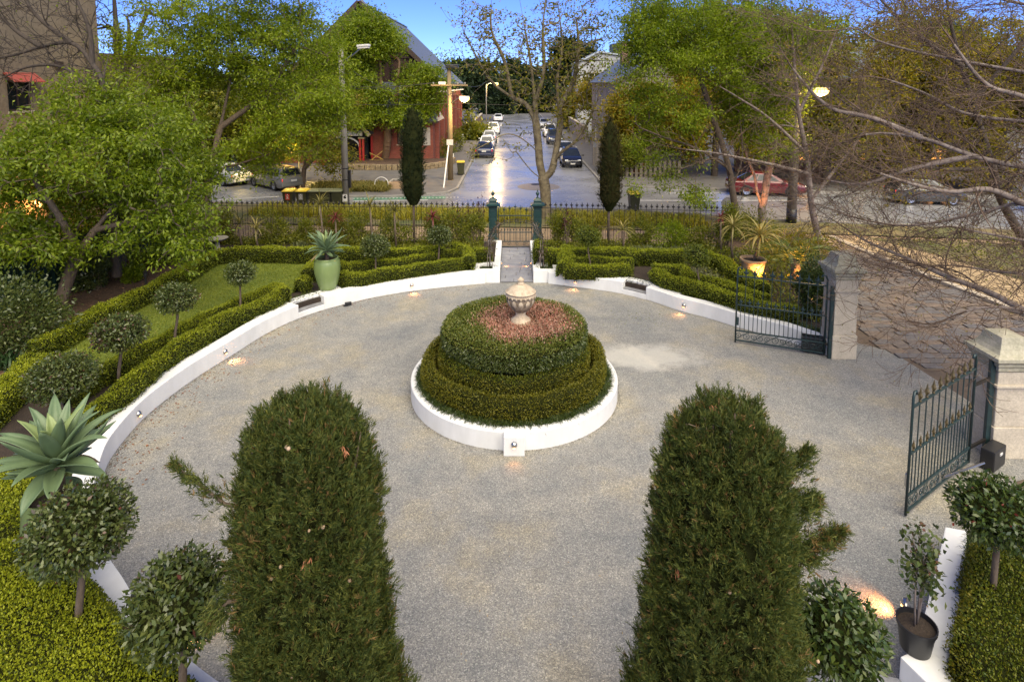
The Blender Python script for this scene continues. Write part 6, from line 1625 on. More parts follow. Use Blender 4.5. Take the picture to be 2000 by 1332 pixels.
# ---- stone gate pillars
def pillar(label, x0, x1, y0, y1, ztop):
    cx, cy = (x0 + x1) / 2, (y0 + y1) / 2; w, d = x1 - x0, y1 - y0
    t = thing("gate_pillar", label, "gate pillar", (cx, cy, 0), group="stone pillars at the vehicle gate")
    b = MB(); b.box((cx, cy, 0.31), (w + 0.05, d + 0.05, 0.62)); b.build("plinth", m_stone, t, bevel=0.015)
    zs = ztop - 0.62
    b = MB(); b.box((cx, cy, (0.62 + zs) / 2), (w, d, zs - 0.62)); b.build("shaft", m_stone, t, bevel=0.02)
    MB().box((cx, cy, zs - 0.30), (w + 0.09, d + 0.09, 0.055)).build("necking", m_stone, t, bevel=0.015)
    b = MB(); s2 = sqrt(2) * w / 0.58 * 0.29
    b.lathe([(s2 * 1.0, zs - 0.03), (s2 * 1.10, zs), (s2 * 1.10, zs + 0.07), (s2 * 1.22, zs + 0.10), (s2 * 1.22, zs + 0.15), (s2 * 1.42, zs + 0.20), (s2 * 1.42, zs + 0.27), (s2 * 1.12, zs + 0.31), (s2 * 0.95, zs + 0.38), (s2 * 0.82, zs + 0.47), (s2 * 0.72, zs + 0.60), (s2 * 0.0, zs + 0.64)], (cx, cy, 0), 4, cap=False)
    b.build("cap", M_("weathered_cap_stone", (0.46, 0.42, 0.32), (0.28, 0.27, 0.19), 3.5, 0.85, 0.2, fine=25), t, bevel=0.008)
    return t
zp1 = at(1650, 490, 14.9).z; 
pillar("pale stone gate pillar at the garden corner carrying the far iron gate leaf", 8.2, 8.78, 14.48, 15.06, zp1)
pillar("pale stone gate pillar at the right edge carrying the near iron gate leaf", 9.02, 9.62, 10.45, 11.05, at(1960, 648, 10.75).z)
MB_ = thing("concrete_bollard", "small pale concrete post behind the far stone gate pillar", "bollard", (9.0, 15.2, 0)); MB().box((9.0, 15.2, 0.5), (0.16, 0.3, 1.0)).build("post", m_stone, MB_, bevel=0.03)

def gate_leaf(label, hinge, free, htop, seed, gilt):
    h, f_ = Vector((*hinge, 0)), Vector((*free, 0)); L = (f_ - h).length; ang = atan2((f_ - h).y, (f_ - h).x)
    t = thing("iron_gate", label, "gate", (h.x, h.y, 0.06), ang, group="open leaves of the vehicle gate")
    B_ = lambda: MB()
    zb, zs, zm, zt = 0.03, 0.30, 1.02, htop - 0.22
    for zz_, nm in ((zb, "bottom_rail"), (zs, "scroll_rail"), (zm, "middle_rail"), (zt, "top_rail")): B_().box((L / 2, 0, zz_), (L - 0.04, 0.034, 0.034)).build(nm, m_iron, t, local=True, bevel=0.004)
    b = B_(); b.tube([(0, 0, 0.0), (0, 0, zt + 0.16), (0.04, 0, zt + 0.26), (0.10, 0, zt + 0.27), (0.13, 0, zt + 0.21)], 0.024, 8); b.build("hinge_stile", m_iron, t, smooth=True, local=True)
    b = B_(); b.tube([(L, 0, -0.03), (L, 0, zt + 0.16), (L - 0.03, 0, zt + 0.24), (L - 0.08, 0, zt + 0.25), (L - 0.11, 0, zt + 0.19)], 0.022, 8); b.build("lock_stile", m_iron, t, smooth=True, local=True)
    n = 9
    b = B_(); b.tube([(0, 0, zs), (0, 0, zt)], 0.011, 6); p = b.build("picket", m_iron, t, local=True); p.location = (L / (n + 1), 0, 0)
    share(p, t, [(L * k / (n + 1), 0, 0) for k in range(2, n + 1)])
    b = B_(); b.tube([(0, 0, zs), (0, 0, zm)], 0.010, 6); p = b.build("dog_bar", m_iron, t, local=True); p.location = (L * 0.5 / (n + 1), 0, 0)
    share(p, t, [(L * (k + 0.5) / (n + 1), 0, 0) for k in range(1, n + 1)])
    mm = m_gold if gilt else m_iron
    b = B_(); spear(b, (0, 0, zt + 0.01), 1.5); p = b.build("spear_head", mm, t, local=True); p.location = (L / (n + 1), 0, 0)
    share(p, t, [(L * k / (n + 1), 0, 0) for k in range(2, n + 1)])
    b = B_(); spear(b, (0, 0, zm + 0.01), 1.15); p = b.build("small_spear", mm, t, local=True); p.location = (L * 0.5 / (n + 1), 0, 0)
    share(p, t, [(L * (k + 0.5) / (n + 1), 0, 0) for k in range(1, n + 1)])
    for k in range(6):
        b = MB(); c = L * (k + 0.5) / 6; s_ = 1 if k % 2 else -1
        spiral(b, c - 0.08, (zb + zs) / 2, 0.105, pi / 2, 1.5 * s_, 1); spiral(b, c + 0.09, (zb + zs) / 2, 0.085, -pi / 2, 1.5 * s_, 1)
        b.tube([(c - 0.17, 0, zs - 0.02), (c, 0, (zb + zs) / 2 + 0.03 * s_), (c + 0.17, 0, zb + 0.02)], 0.008, 5)
        b.build("scroll", m_iron, t, local=True)
    B_().box((L - 0.04, -0.03, 0.55), (0.07, 0.05, 0.22)).build("lock_box", m_metal if gilt else m_iron, t, local=True, bevel=0.01)
    return t
gt1 = at(1437, 548, 15.4).z; print('gate top', gt1)
gate_leaf("open dark iron gate leaf standing against the white wall by the garden pillar", (8.06, 14.62), (6.07, 15.42), gt1 + 0.28, 1, False)
gate_leaf("open iron gate leaf with gilded spear heads near the right edge", (8.42, 10.25), (6.40, 8.95), gt1 + 0.28, 2, True)
def gate_post(X, Y, h, lab, arm):
    t = thing("gate_post", lab, "gate post", (X, Y, 0)); MB().box((X, Y, h / 2), (0.09, 0.07, h)).build("post", m_iron, t, bevel=0.008)
    for zz_ in (0.35, h - 0.35): MB().bar((X, Y, zz_), (X - arm[0], Y - arm[1], zz_), 0.035, 0.05).build("hinge", m_iron_black, t)
gate_post(8.145, 14.52, 1.9, "dark iron hanging post fixed to the garden gate pillar", (0.09, -0.10))
gate_post(8.95, 10.52, 1.9, "dark iron hanging post fixed to the right edge pillar", (0.53, 0.27))
MB_ = thing("gate_motor", "black gate motor box at the foot of the right edge pillar", "gate motor", (8.9, 10.2, 0)); MB().box((8.84, 10.22, 0.21), (0.50, 0.22, 0.38), 0.55).build("housing", m_black, MB_, bevel=0.02)
MB().tube([(8.5, 10.0, 0.22), (7.5, 9.62, 0.22)], 0.022, 8).build("drive_arm", m_metal, MB_)
MB().box((8.91, 10.125, 0.30), (0.10, 0.012, 0.04), 0.55).build("label_plate", m_paintwhite, MB_)
MB_ = thing("gate_motor", "black gate motor box beside the white wall and garden pillar", "gate motor", (7.95, 14.75, 0)); MB().box((7.9, 14.86, 0.24), (0.56, 0.24, 0.40), -0.35).build("housing", m_black, MB_, bevel=0.02)

# ================================================================ URN, POTS AND PLANTS
uX, uY = 0.20, 13.05
U = thing("stone_urn", "weathered lidded stone urn on the red-leaved heart of the round bed", "urn", (uX, uY, 1.5))
u0, u1 = 1.52, at(1018, 541, uY).z; h = u1 - u0
z_ = lambda f: u0 + h * f
MB().box((uX, uY, u0 - 0.06), (0.52, 0.52, 0.16)).build("plinth_slab", M_("pale_plinth", (0.6, 0.57, 0.5), None, 6, 0.85, 0.2), U, bevel=0.01)
MB().lathe([(0.235, z_(0.015)), (0.24, z_(0.05)), (0.225, z_(0.065)), (0.23, z_(0.10)), (0.20, z_(0.13)), (0.15, z_(0.16)), (0.115, z_(0.20)), (0.11, z_(0.245)), (0.13, z_(0.26)), (0.12, z_(0.275))], (uX, uY, 0), 32).build("foot", m_urn, U, smooth=True, autosmooth=50)
n = 72; prof = [(0.12, 0.275), (0.20, 0.33), (0.265, 0.42), (0.290, 0.50), (0.295, 0.56), (0.285, 0.60)]
b = MB(); vs = []; k = 96
for r, f in prof:
    for j in range(k):
        a = 2 * pi * j / k; lob = 0.5 + 0.5 * cos(a * 12); rr2 = r * (1 + 0.055 * (lob ** 2) * (1 if f < 0.58 else 0.2)); vs.append((uX + rr2 * cos(a), uY + rr2 * sin(a), z_(f)))
b.add(vs, [(i * k + j, i * k + (j + 1) % k, (i + 1) * k + (j + 1) % k, (i + 1) * k + j) for i in range(len(prof) - 1) for j in range(k)]); b.build("lobed_bowl", m_urn_dark, U, smooth=True)
for j in range(12):   # acanthus leaves on the bowl
    a = 2 * pi * j / 12; e = Vector((cos(a), sin(a), 0)); s_ = Vector((-sin(a), cos(a), 0)); c0 = Vector((uX, uY, 0))
    q = [(0.245, 0.40, 0.02), (0.302, 0.47, 0.055), (0.318, 0.53, 0.05), (0.315, 0.58, 0.012)]
    b = MB()
    for r, f, w in q: b.v += [tuple(c0 + e * r - s_ * w + Vector((0, 0, z_(f)))), tuple(c0 + e * (r + 0.014) + Vector((0, 0, z_(f)))), tuple(c0 + e * r + s_ * w + Vector((0, 0, z_(f))))]
    for i in range(3):
        for m2 in range(2): b.f.append((3 * i + m2, 3 * i + m2 + 1, 3 * i + m2 + 4, 3 * i + m2 + 3))
    b.build("carved_leaf", m_urn, U, smooth=True)
MB().lathe([(0.28, z_(0.60)), (0.335, z_(0.615)), (0.345, z_(0.645)), (0.33, z_(0.665)), (0.345, z_(0.675)), (0.35, z_(0.70)), (0.32, z_(0.715)), (0.30, z_(0.73)), (0.27, z_(0.76)), (0.20, z_(0.80)), (0.12, z_(0.84)), (0.085, z_(0.855)), (0.09, z_(0.87)), (0.07, z_(0.885)), (0.065, z_(0.92)), (0.08, z_(0.93)), (0.08, z_(0.945)), (0.055, z_(0.965)), (0.02, z_(0.995)), (0.002, z_(1.0))], (uX, uY, 0), 40).build("lid", m_urn, U, smooth=True, autosmooth=50)
b = MB()
for j in range(20): a = 2 * pi * j / 20; b.lathe([(0.002, z_(0.592)), (0.026, z_(0.60)), (0.03, z_(0.62)), (0.022, z_(0.64))], (uX + 0.325 * cos(a), uY + 0.325 * sin(a), 0), 6)
b.build("rim_drops", m_urn, U, smooth=True)

# ---- wall lamps: steel half-domes that wash the gravel
def wall_lamp(label, p, out, power=9.0, r=0.065, col_=(1.0, 0.50, 0.20)):
    o = Vector((*out[:2], 0)).normalized(); p = Vector(p)
    t = thing("wall_lamp", label, "wall lamp", p, group="round steel lamps on the white garden walls")
    b = MB(); k = 14; vs = []
    for i in range(8):
        th_ = pi / 2 * i / 7
        for j in range(k):
            a = 2 * pi * j / k; s_ = Vector((-o.y, o.x, 0)); vs.append(p + o * (r * sin(th_) * 0.95 + 0.004) + (s_ * cos(a) + Vector((0, 0, 1)) * sin(a)) * r * cos(th_) + (s_ * 0 if i < 7 else s_ * 0))
    b.add(vs, [(i * k + j, i * k + (j + 1) % k, (i + 1) * k + (j + 1) % k, (i + 1) * k + j) for i in range(7) for j in range(k)]); b.build("dome", m_metal, t, smooth=True)
    b = MB(); c = p + o * (r * 0.62) - Vector((0, 0, r * 0.80)); b.box(c, (r * 0.7, r * 0.7, 0.012), atan2(o.y, o.x)); b.build("light_slot", m_lampw, t)
    if power > 0:
        l = bpy.data.lights.new("wall_lamp_light", 'SPOT'); l.energy = power * 0.9; l.color = (1.0, 0.38, 0.12); l.spot_size = radians(95); l.spot_blend = 1.0; l.shadow_soft_size = 0.03
        lo_ = bpy.data.objects.new("wall_lamp_light", l); col.objects.link(lo_); lo_.parent = t
        lo_.location = o * (r + 0.08) - Vector((0, 0, 0.03)); lo_.rotation_euler = (-(o * 0.75 + Vector((0, 0, -1)))).to_track_quat('Z', 'Y').to_euler()
def on_wall(pl, px, py, z=0.22):
    q = np.array(G(px, py, z)[:2]); d = np.linalg.norm(pl - q, axis=1); i = int(np.argmin(d)); i = min(max(i, 1), len(pl) - 2)
    tt = pl[i + 1] - pl[i - 1]; nn = np.array([tt[1], -tt[0]]); nn = nn / np.linalg.norm(nn)
    if nn @ (np.array([0, 12.6]) - pl[i]) < 0: nn = -nn
    e = pl[i + 1] - pl[i]; s = np.clip((q - pl[i]) @ e / (e @ e), -1, 1); p = pl[i] + e * s
    return (p[0], p[1], z), (nn[0], nn[1], 0)
for pl, px, py, lab, pw in ((LW, 805, 558, "round steel wall lamp glowing on the left wall nearest the path", 7), (LW, 421, 684, "round steel wall lamp glowing orange midway along the left wall", 9), (LW, 272, 808, "unlit round steel wall lamp on the left wall near the agave", 0),
                            (RW, 1125, 548, "round steel wall lamp on the right wall nearest the path", 5), (RW, 1344, 591, "round steel wall lamp on the right wall between recess and gate", 5)):
    p, o_ = on_wall(pl, px, py); wall_lamp(lab, p, o_, pw)
wall_lamp("round steel lamp on the white block at the front of the round planter", (BX - 0.01, BY - 2.54, 0.24), (0, -1, 0), 0.8, 0.062)
p, o_ = on_wall(LW, 300, 1262, 0.22); wall_lamp("hidden wall lamp glowing behind the left foreground cypress", p, o_, 9)
aw_ = np.stack([cx_ + 7.62 * np.cos(th0 := np.radians(np.linspace(-33.0, -50.5, 12))), cy_ + 7.62 * np.sin(th0)], 1)
i = 8; nn = np.array([cx_, cy_]) - aw_[i]; wall_lamp("wall lamp casting an orange glow on the gravel beside the black pot", (*aw_[i], 0.24), (*(nn / np.linalg.norm(nn)), 0), 14)
for xx, sg, lab in ((-0.43, 1, "small path light set in the left path wall"), (0.76, -1, "small path light set in the right path wall")): wall_lamp(lab, (xx, 22.0, 0.22), (sg, 0, 0), 2.5, 0.05)

# ---- agaves: every leaf its own part
m_agave = M_("agave_leaf", (0.145, 0.205, 0.10), (0.10, 0.15, 0.075), 2.0, 0.42, 0.05, spec=0.4)
m_agave2 = M_("young_agave_leaf", (0.24, 0.30, 0.11), (0.18, 0.24, 0.09), 2.0, 0.42, 0.05, spec=0.4)
m_agdry = M_("dry_agave_leaf", (0.26, 0.18, 0.09), (0.16, 0.13, 0.06), 3.0, 0.7, 0.1)
def agave(label, c, n, L, W, seed, parent_group=None, stem=0.3, spread=1.0):
    rng = np.random.default_rng(seed); c = Vector(c)
    t = thing("agave", label, "agave", c, group=parent_group)
    MB().tube([c - Vector((0, 0, stem)), c + Vector((0, 0, 0.02)), c + Vector((0, 0, 0.10))], [0.075, 0.07, 0.03], 10).build("stem", m_bark, t, smooth=True)
    for k in range(n):
        f = k / (n - 1); az = k * 2.39996 + rng.normal() * 0.1; el = radians(82 - 82 * f ** 0.75 * spread + rng.normal() * 4) if f < 0.82 else radians(-4 - 30 * (f - 0.82) / 0.18 * rng.random())
        l = L * (0.72 + 0.38 * sin(pi * min(1, f * 1.1)) + rng.normal() * 0.05); w = W * (0.8 + 0.3 * f) * rng.uniform(0.9, 1.08)
        e = Vector((cos(az), sin(az), 0)); s_ = Vector((-sin(az), cos(az), 0)); up = Vector((0, 0, 1))
        b = MB(); rows = 9; bend = rng.uniform(0.05, 0.30) * (1 if rng.random() < 0.8 else -0.4)
        for i in range(rows):
            q = i / (rows - 1); a = el - bend * q * q * 1.2 + 0.12 * q
            x = l * q; d_ = e * cos(a) + up * sin(a); nn_ = -e * sin(a) + up * cos(a)
            pos = c + up * (0.08 * (1 - f)) + d_ * x
            ww = w * (0.62 + 1.05 * q - 0.9 * q * q) * (1 - q ** 3.2) ** 0.9 * (0.55 + 0.45 * min(1, q * 4)) + 0.002
            cup = ww * 0.30
            for u, zc_ in ((-1, cup), (-0.5, cup * 0.3), (0, 0), (0.5, cup * 0.3), (1, cup)): b.v.append(tuple(pos + s_ * (u * ww / 2) + nn_ * zc_))
        for i in range(rows - 1):
            for j in range(4): b.f.append((5 * i + j, 5 * i + j + 1, 5 * i + j + 6, 5 * i + j + 5))
        o = b.build("leaf", m_agave2 if f < 0.12 else (m_agdry if f > 0.98 else m_agave), t, smooth=True)
        md = o.modifiers.new("thick", 'SOLIDIFY'); md.thickness = 0.008; md.offset = 0
    return t
def pot_profile(b, c, prof, n=40): return b.lathe(prof, c, n, cap=False)
pc = G(638, 566, WZ); pc = Vector((pc.x, pc.y + 0.12, WZ + 0.004))
kk = pc.y / F
P1 = thing("glazed_pot", "tall sage green glazed pot standing on the wall by the step recess", "pot", pc)
ph = at(638, 503, pc.y).z - pc.z; pr_ = 0.42
MB().lathe([(0.0, 0.0), (pr_ * 0.60, 0.0), (pr_ * 0.64, 0.02), (pr_ * 0.80, ph * 0.22), (pr_ * 0.95, ph * 0.5), (pr_ * 1.0, ph * 0.72), (pr_ * 0.95, ph * 0.90), (pr_ * 0.86, ph * 0.965), (pr_ * 0.88, ph * 0.985), (pr_ * 0.86, ph), (pr_ * 0.76, ph), (pr_ * 0.74, ph * 0.96), (pr_ * 0.82, ph * 0.88)], pc, 44, cap=False).build("pot_body", m_glaze, P1, smooth=True, autosmooth=60)
MB().lathe([(pr_ * 0.86, ph * 0.90), (0.0, ph * 0.92)], pc, 30, cap=False).build("potting_soil", m_soil, P1)
agave("spiky grey green agave in the tall sage pot left of the path", pc + Vector((0.0, 0, ph + 0.18)), 34, 0.80, 0.16, 71, stem=0.34)
P2 = thing("glazed_pot", "green glazed pot at the left edge, mostly covered by the big agave", "pot", G(98, 1080, GZ))
pcc = Vector(P2.location); pcc = Vector((at(98, 1000, 7.0).x, 7.05, WZ)); P2.location = pcc
ph2 = at(98, 962, 7.05).z - pcc.z
MB().lathe([(0.0, 0.0), (0.22, 0.0), (0.30, ph2 * 0.4), (0.34, ph2 * 0.75), (0.31, ph2 * 0.95), (0.32, ph2), (0.28, ph2), (0.27, ph2 * 0.9)], pcc, 40, cap=False).build("pot_body", m_glaze, P2, smooth=True, autosmooth=60)
MB().lathe([(0.29, ph2 * 0.90), (0.0, ph2 * 0.92)], pcc, 30, cap=False).build("potting_soil", m_soil, P2)
agave("huge grey green agave with broad leaves at the left edge", Vector((at(112, 915, 7.05).x, 7.05, at(112, 915, 7.05).z)), 38, 0.82, 0.235, 72, stem=0.25)

# black plastic pot with the standard rose
q = G(1802, 1292, WZ); q = Vector((q.x + 0.02, q.y + 0.16, WZ + 0.006)); hb = at(1800, 1222, q.y).z - q.z
hb = 0.33
P3 = thing("plastic_pot", "black plastic nursery pot standing on the white wall by the steps", "pot", q)
MB().lathe([(0.0, 0.0), (0.150, 0.0), (0.155, 0.01), (0.192, hb - 0.05), (0.206, hb - 0.045), (0.210, hb), (0.196, hb), (0.188, hb - 0.06)], q, 36, cap=False).build("pot_body", m_black, P3, smooth=True, autosmooth=40)
MB().lathe([(0.19, hb - 0.055), (0.0, hb - 0.045)], q, 26, cap=False).build("potting_soil", m_soil, P3)
R = thing("standard_rose", "leggy rose bush with three bare canes in the black pot", "rose", q + Vector((0, 0, hb - 0.05)))
rng = np.random.default_rng(81); b = MB(); tips_ = []
zt_r = at(1800, 1040, q.y).z
for k, (dx, tz) in enumerate(((-0.02, 1.0), (0.02, 0.96), (0.035, 0.72))):
    p0 = q + Vector((dx, 0.02 * k, hb - 0.06)); p1 = Vector((q.x + dx * 1.5 - 0.01, q.y, q.z + hb + (zt_r - q.z - hb) * 0.62 * tz))
    b.tube([p0, p0.lerp(p1, 0.5) + Vector((0.012 * (k - 1), 0, 0)), p1], [0.011, 0.010, 0.008], 6); tips_.append(p1)
    for m2 in range(5):
        e = p1 + Vector((rng.normal() * 0.13, rng.normal() * 0.12, rng.uniform(-0.05, 0.40) * tz)); b.tube([p1.lerp(p0, rng.uniform(0, 0.25)), p1.lerp(e, 0.5) + Vector((0, 0, 0.03)), e], [0.006, 0.005, 0.003], 5); tips_.append(e)
b.build("canes", m_bark_red, R, smooth=True)
nl = 430; i = rng.integers(0, len(tips_), nl); P = np.array([tuple(tips_[j]) for j in i]) + rng.normal(size=(nl, 3)) * np.array([0.055, 0.055, 0.07])
lo2 = rng.random(nl) < 0.9
leaves("foliage", P, rng.normal(size=(nl, 3)) + np.array([0, 0, -0.2]), 0.075 * rng.uniform(0.7, 1.2, nl), 0.05, leaf_mat("rose_leaf", [(0.035, 0.06, 0.02), (0.07, 0.10, 0.025), (0.10, 0.115, 0.03)], 0.25, 0.4), R, rng, flat=rng.normal(size=(nl, 3)) + np.array([0, 0, 1.2]))
nl = 40; P = np.array([tuple(tips_[j]) for j in rng.integers(1, 6, nl)]) + rng.normal(size=(nl, 3)) * 0.04 + np.array([0, 0, 0.05])
leaves("bronze_tips", P, rng.normal(size=(nl, 3)), 0.045, 0.03, leaf_mat("bronze_young_leaf", [(0.14, 0.05, 0.03), (0.10, 0.06, 0.03)], 0.25), R, rng)["kind"] = "stuff"

# ---- cordylines, palm and pot by the spotlight
m_cord = leaf_mat("cordyline_leaf", [(0.26, 0.25, 0.08), (0.38, 0.31, 0.11), (0.18, 0.18, 0.05)], 0.3, 0.45, 0.4)
m_cordg = leaf_mat("olive_cordyline_leaf", [(0.11, 0.115, 0.035), (0.20, 0.17, 0.05), (0.15, 0.14, 0.04)], 0.3, 0.45, 0.4)
m_cordr = leaf_mat("red_cordyline_leaf", [(0.12, 0.02, 0.025), (0.20, 0.04, 0.04)], 0.3, 0.45, 0.4)
def strap_leaf(b, c, az, el, l, w, bend, rows=6):
    e = Vector((cos(az), sin(az), 0)); s_ = Vector((-sin(az), cos(az), 0)); up = Vector((0, 0, 1)); pos = Vector(c); a = el; o = len(b.v)
    for i in range(rows):
        q = i / (rows - 1); ww = w * (0.6 + 0.8 * q * (1 - q) * 2) * (1 - q ** 3) + 0.003
        nn_ = -e * sin(a) + up * cos(a)
        b.v += [tuple(pos - s_ * ww / 2 + nn_ * ww * 0.12), tuple(pos), tuple(pos + s_ * ww / 2 + nn_ * ww * 0.12)]
        a = el - bend * (q + 0.2) ** 1.4; pos = pos + (e * cos(a) + up * sin(a)) * l / (rows - 1)
    for i in range(rows - 1):
        for j in range(2): b.f.append((o + 3 * i + j, o + 3 * i + j + 1, o + 3 * i + j + 4, o + 3 * i + j + 3))
def cordyline(label, foot, heads, n, l, w, m, seed, single=False, group="cordylines by the iron fence", bend=1.1):
    rng = np.random.default_rng(seed); foot = Vector(foot)
    t = thing("cordyline", label, "cordyline", foot, group=group)
    b = MB()
    for hd in heads: b.tube([foot - Vector((0, 0, 0.05)), foot.lerp(Vector(hd), 0.5) + Vector((rng.normal() * 0.03, 0, 0)), Vector(hd)], [0.05, 0.04, 0.032], 7)
    b.build("stem", m_bark, t, smooth=True)
    for hd in heads:
        b = MB()
        for k in range(n):
            f = k / n; args = (Vector(hd) + Vector((0, 0, 0.05)), k * 2.4 + rng.normal() * 0.15, radians(85 - 95 * f + rng.normal() * 6), l * rng.uniform(0.75, 1.1), w, bend * rng.uniform(0.5, 1.3))
            if single: b = MB(); strap_leaf(b, *args, rows=8); b.build("leaf", m, t, smooth=True)
            else: strap_leaf(b, *args)
        if not single: o = b.build("leaf_rosette", m, t, smooth=True); o["kind"] = "stuff"
    return t
tp = Vector((G(1478, 548, GZ).x, G(1478, 548, GZ).y + 0.35, GZ)); ht = at(1482, 505, tp.y).z - GZ
P4 = thing("terracotta_pot", "pale terracotta pot lit by a garden spotlight at the right", "pot", tp)
MB().lathe([(0.0, 0), (0.30, 0), (0.36, ht * 0.5), (0.40, ht * 0.86), (0.44, ht * 0.90), (0.44, ht), (0.38, ht), (0.36, ht * 0.85)], tp, 36, cap=False).build("pot_body", m_terra, P4, smooth=True, autosmooth=40)
MB().lathe([(0.37, ht * 0.88), (0, ht * 0.9)], tp, 24, cap=False).build("potting_soil", m_soil, P4)
cordyline("large striped cordyline with arching leaves in the lit terracotta pot", tp + Vector((0, 0, ht * 0.85)), [at(1485, 466, tp.y)], 44, 1.15, 0.065, m_cord, 91, single=True, bend=1.5)
cordyline("tall cordyline with red midribs left of the terracotta pot", (at(1432, 520, 21.5).x, 21.5, GZ), [at(1432, 445, 21.5)], 34, 0.95, 0.05, m_cord, 92, single=True, bend=1.4)
for i, (px, py, Yv, lab, m) in enumerate(((625, 402, 23.6, "cordyline with drooping leaves in front of the green bins", m_cordg), (722, 405, 23.7, "branching cordyline left of the dark cypress standard", m_cordg), (770, 415, 23.7, "cordyline touching the dark cypress standard", m_cordg), (468, 440, 23.8, "cordyline behind the hedge near the bird bath", m_cordg),
                                          (655, 430, 23.5, "red leaved cordyline behind the potted agave", m_cordr), (845, 428, 23.5, "small red cordyline behind the ball topiary near the path", m_cordr), (1216, 452, 23.2, "short cordyline right of the brown cypress standard", m_cord), (500, 450, 23.6, "tawny cordyline leaning on the left iron fence", m_cord), (1408, 430, 22.9, "thin upright cordyline at the right end of the iron fence", m_cordr), (410, 470, 23.8, "red cordyline at the foot of the tall left tree", m_cordr))):
    h_ = at(px, py, Yv); cordyline(lab, (h_.x + 0.06, Yv, GZ), [h_], 26, 0.72 if m is not m_cordr else 0.5, 0.05, m, 93 + i)
# cycad with orange uplit fronds
cy = thing("cycad", "spreading cycad with feathery fronds beside the terracotta pot, uplit orange", "cycad", (at(1555, 560, 18.9).x, 18.9, GZ))
hc = at(1553, 505, 18.9)
MB().tube([(cy.location.x, 18.9, GZ), hc], [0.16, 0.14], 10).build("stem", m_bark, cy, smooth=True)
rng = np.random.default_rng(61)
lm_cyc = leaf_mat("cycad_leaflet", [(0.08, 0.12, 0.025), (0.14, 0.18, 0.035), (0.20, 0.20, 0.045)], 0.3, 0.4, 0.45)
for k in range(20):
    az = k * 2.4; el = radians(70 - 62 * (k / 20)); l = 1.4 * rng.uniform(0.85, 1.1); e = np.array([cos(az), sin(az), 0]); a = el; p = np.array(hc); PP_, DD_, LL_ = [], [], []
    rach = [p.copy()]
    for s in range(26):
        d = e * cos(a) + np.array([0, 0, sin(a)]); sd_ = np.array([-sin(az), cos(az), 0]); p = p + d * l / 26; a -= 0.055
        rach.append(p.copy())
        for sg in (-1, 1): PP_.append(p); DD_.append(d * 0.75 + sd_ * sg + np.array([0, 0, 0.25])); LL_.append(0.26 * sin(pi * (0.08 + 0.86 * s / 26)) + 0.05)
    V_, Q_ = leaf_arrays(np.array(PP_), np.array(DD_), np.array(LL_), np.full(len(LL_), 0.03), rng, 0.1)
    np_mesh("frond", V_, Q=Q_, m=lm_cyc, parent=cy)
def spot(name, label, loc, target, power, c, size=60, top=True, body=True):
    t = thing(name, label, "spotlight", loc); d = (Vector(target) - Vector(loc)).normalized()
    if body:
        MB().tube([Vector(loc) - d * 0.10, Vector(loc)], 0.045, 10).build("lamp_housing", m_black, t, smooth=True, autosmooth=40)
        MB().tube([Vector(loc) + d * 0.001, Vector(loc) + d * 0.006], 0.036, 10).build("lens", m_lampw, t)
        MB().tube([Vector(loc) - d * 0.08, (loc[0], loc[1], loc[2] - 0.3)], 0.012, 6).build("spike", m_black, t)
    l = bpy.data.lights.new("spotlight_light", 'SPOT'); l.energy = power; l.color = c; l.spot_size = radians(size); l.spot_blend = 0.8; l.shadow_soft_size = 0.04
    o = bpy.data.objects.new("spotlight_light", l); col.objects.link(o); o.parent = t; o.location = d * 0.02; o.rotation_euler = (-d).to_track_quat('Z', 'Y').to_euler()
spot("garden_spotlight", "black garden spotlight on a spike before the terracotta pot", (tp.x + 0.12, tp.y - 0.75, GZ + 0.25), tp + Vector((0.0, 0, 0.35)), 45, (1.0, 0.50, 0.10), 95)
spot("garden_spotlight", "garden spotlight aimed up into the cycad fronds", (hc.x + 0.25, 18.3, GZ + 0.22), hc + Vector((-0.4, 0.1, 0.4)), 110, (1.0, 0.40, 0.07), 95)
spot("garden_spotlight", "garden spotlight aimed at the forked trunk behind the cordyline", (rb2[0] - 0.5, 26.6, 0.35), (rb2[0] - 0.3, 27.6, 2.6), 120, (1.0, 0.36, 0.10), 50)
spot("garden_spotlight", "low garden spotlight glowing in the leaves beside the garden pillar", (at(1588, 592, 16.4).x, 16.4, GZ + 0.2), (at(1588, 592, 16.4).x, 16.8, GZ + 0.6), 16, (1.0, 0.45, 0.1), 100)

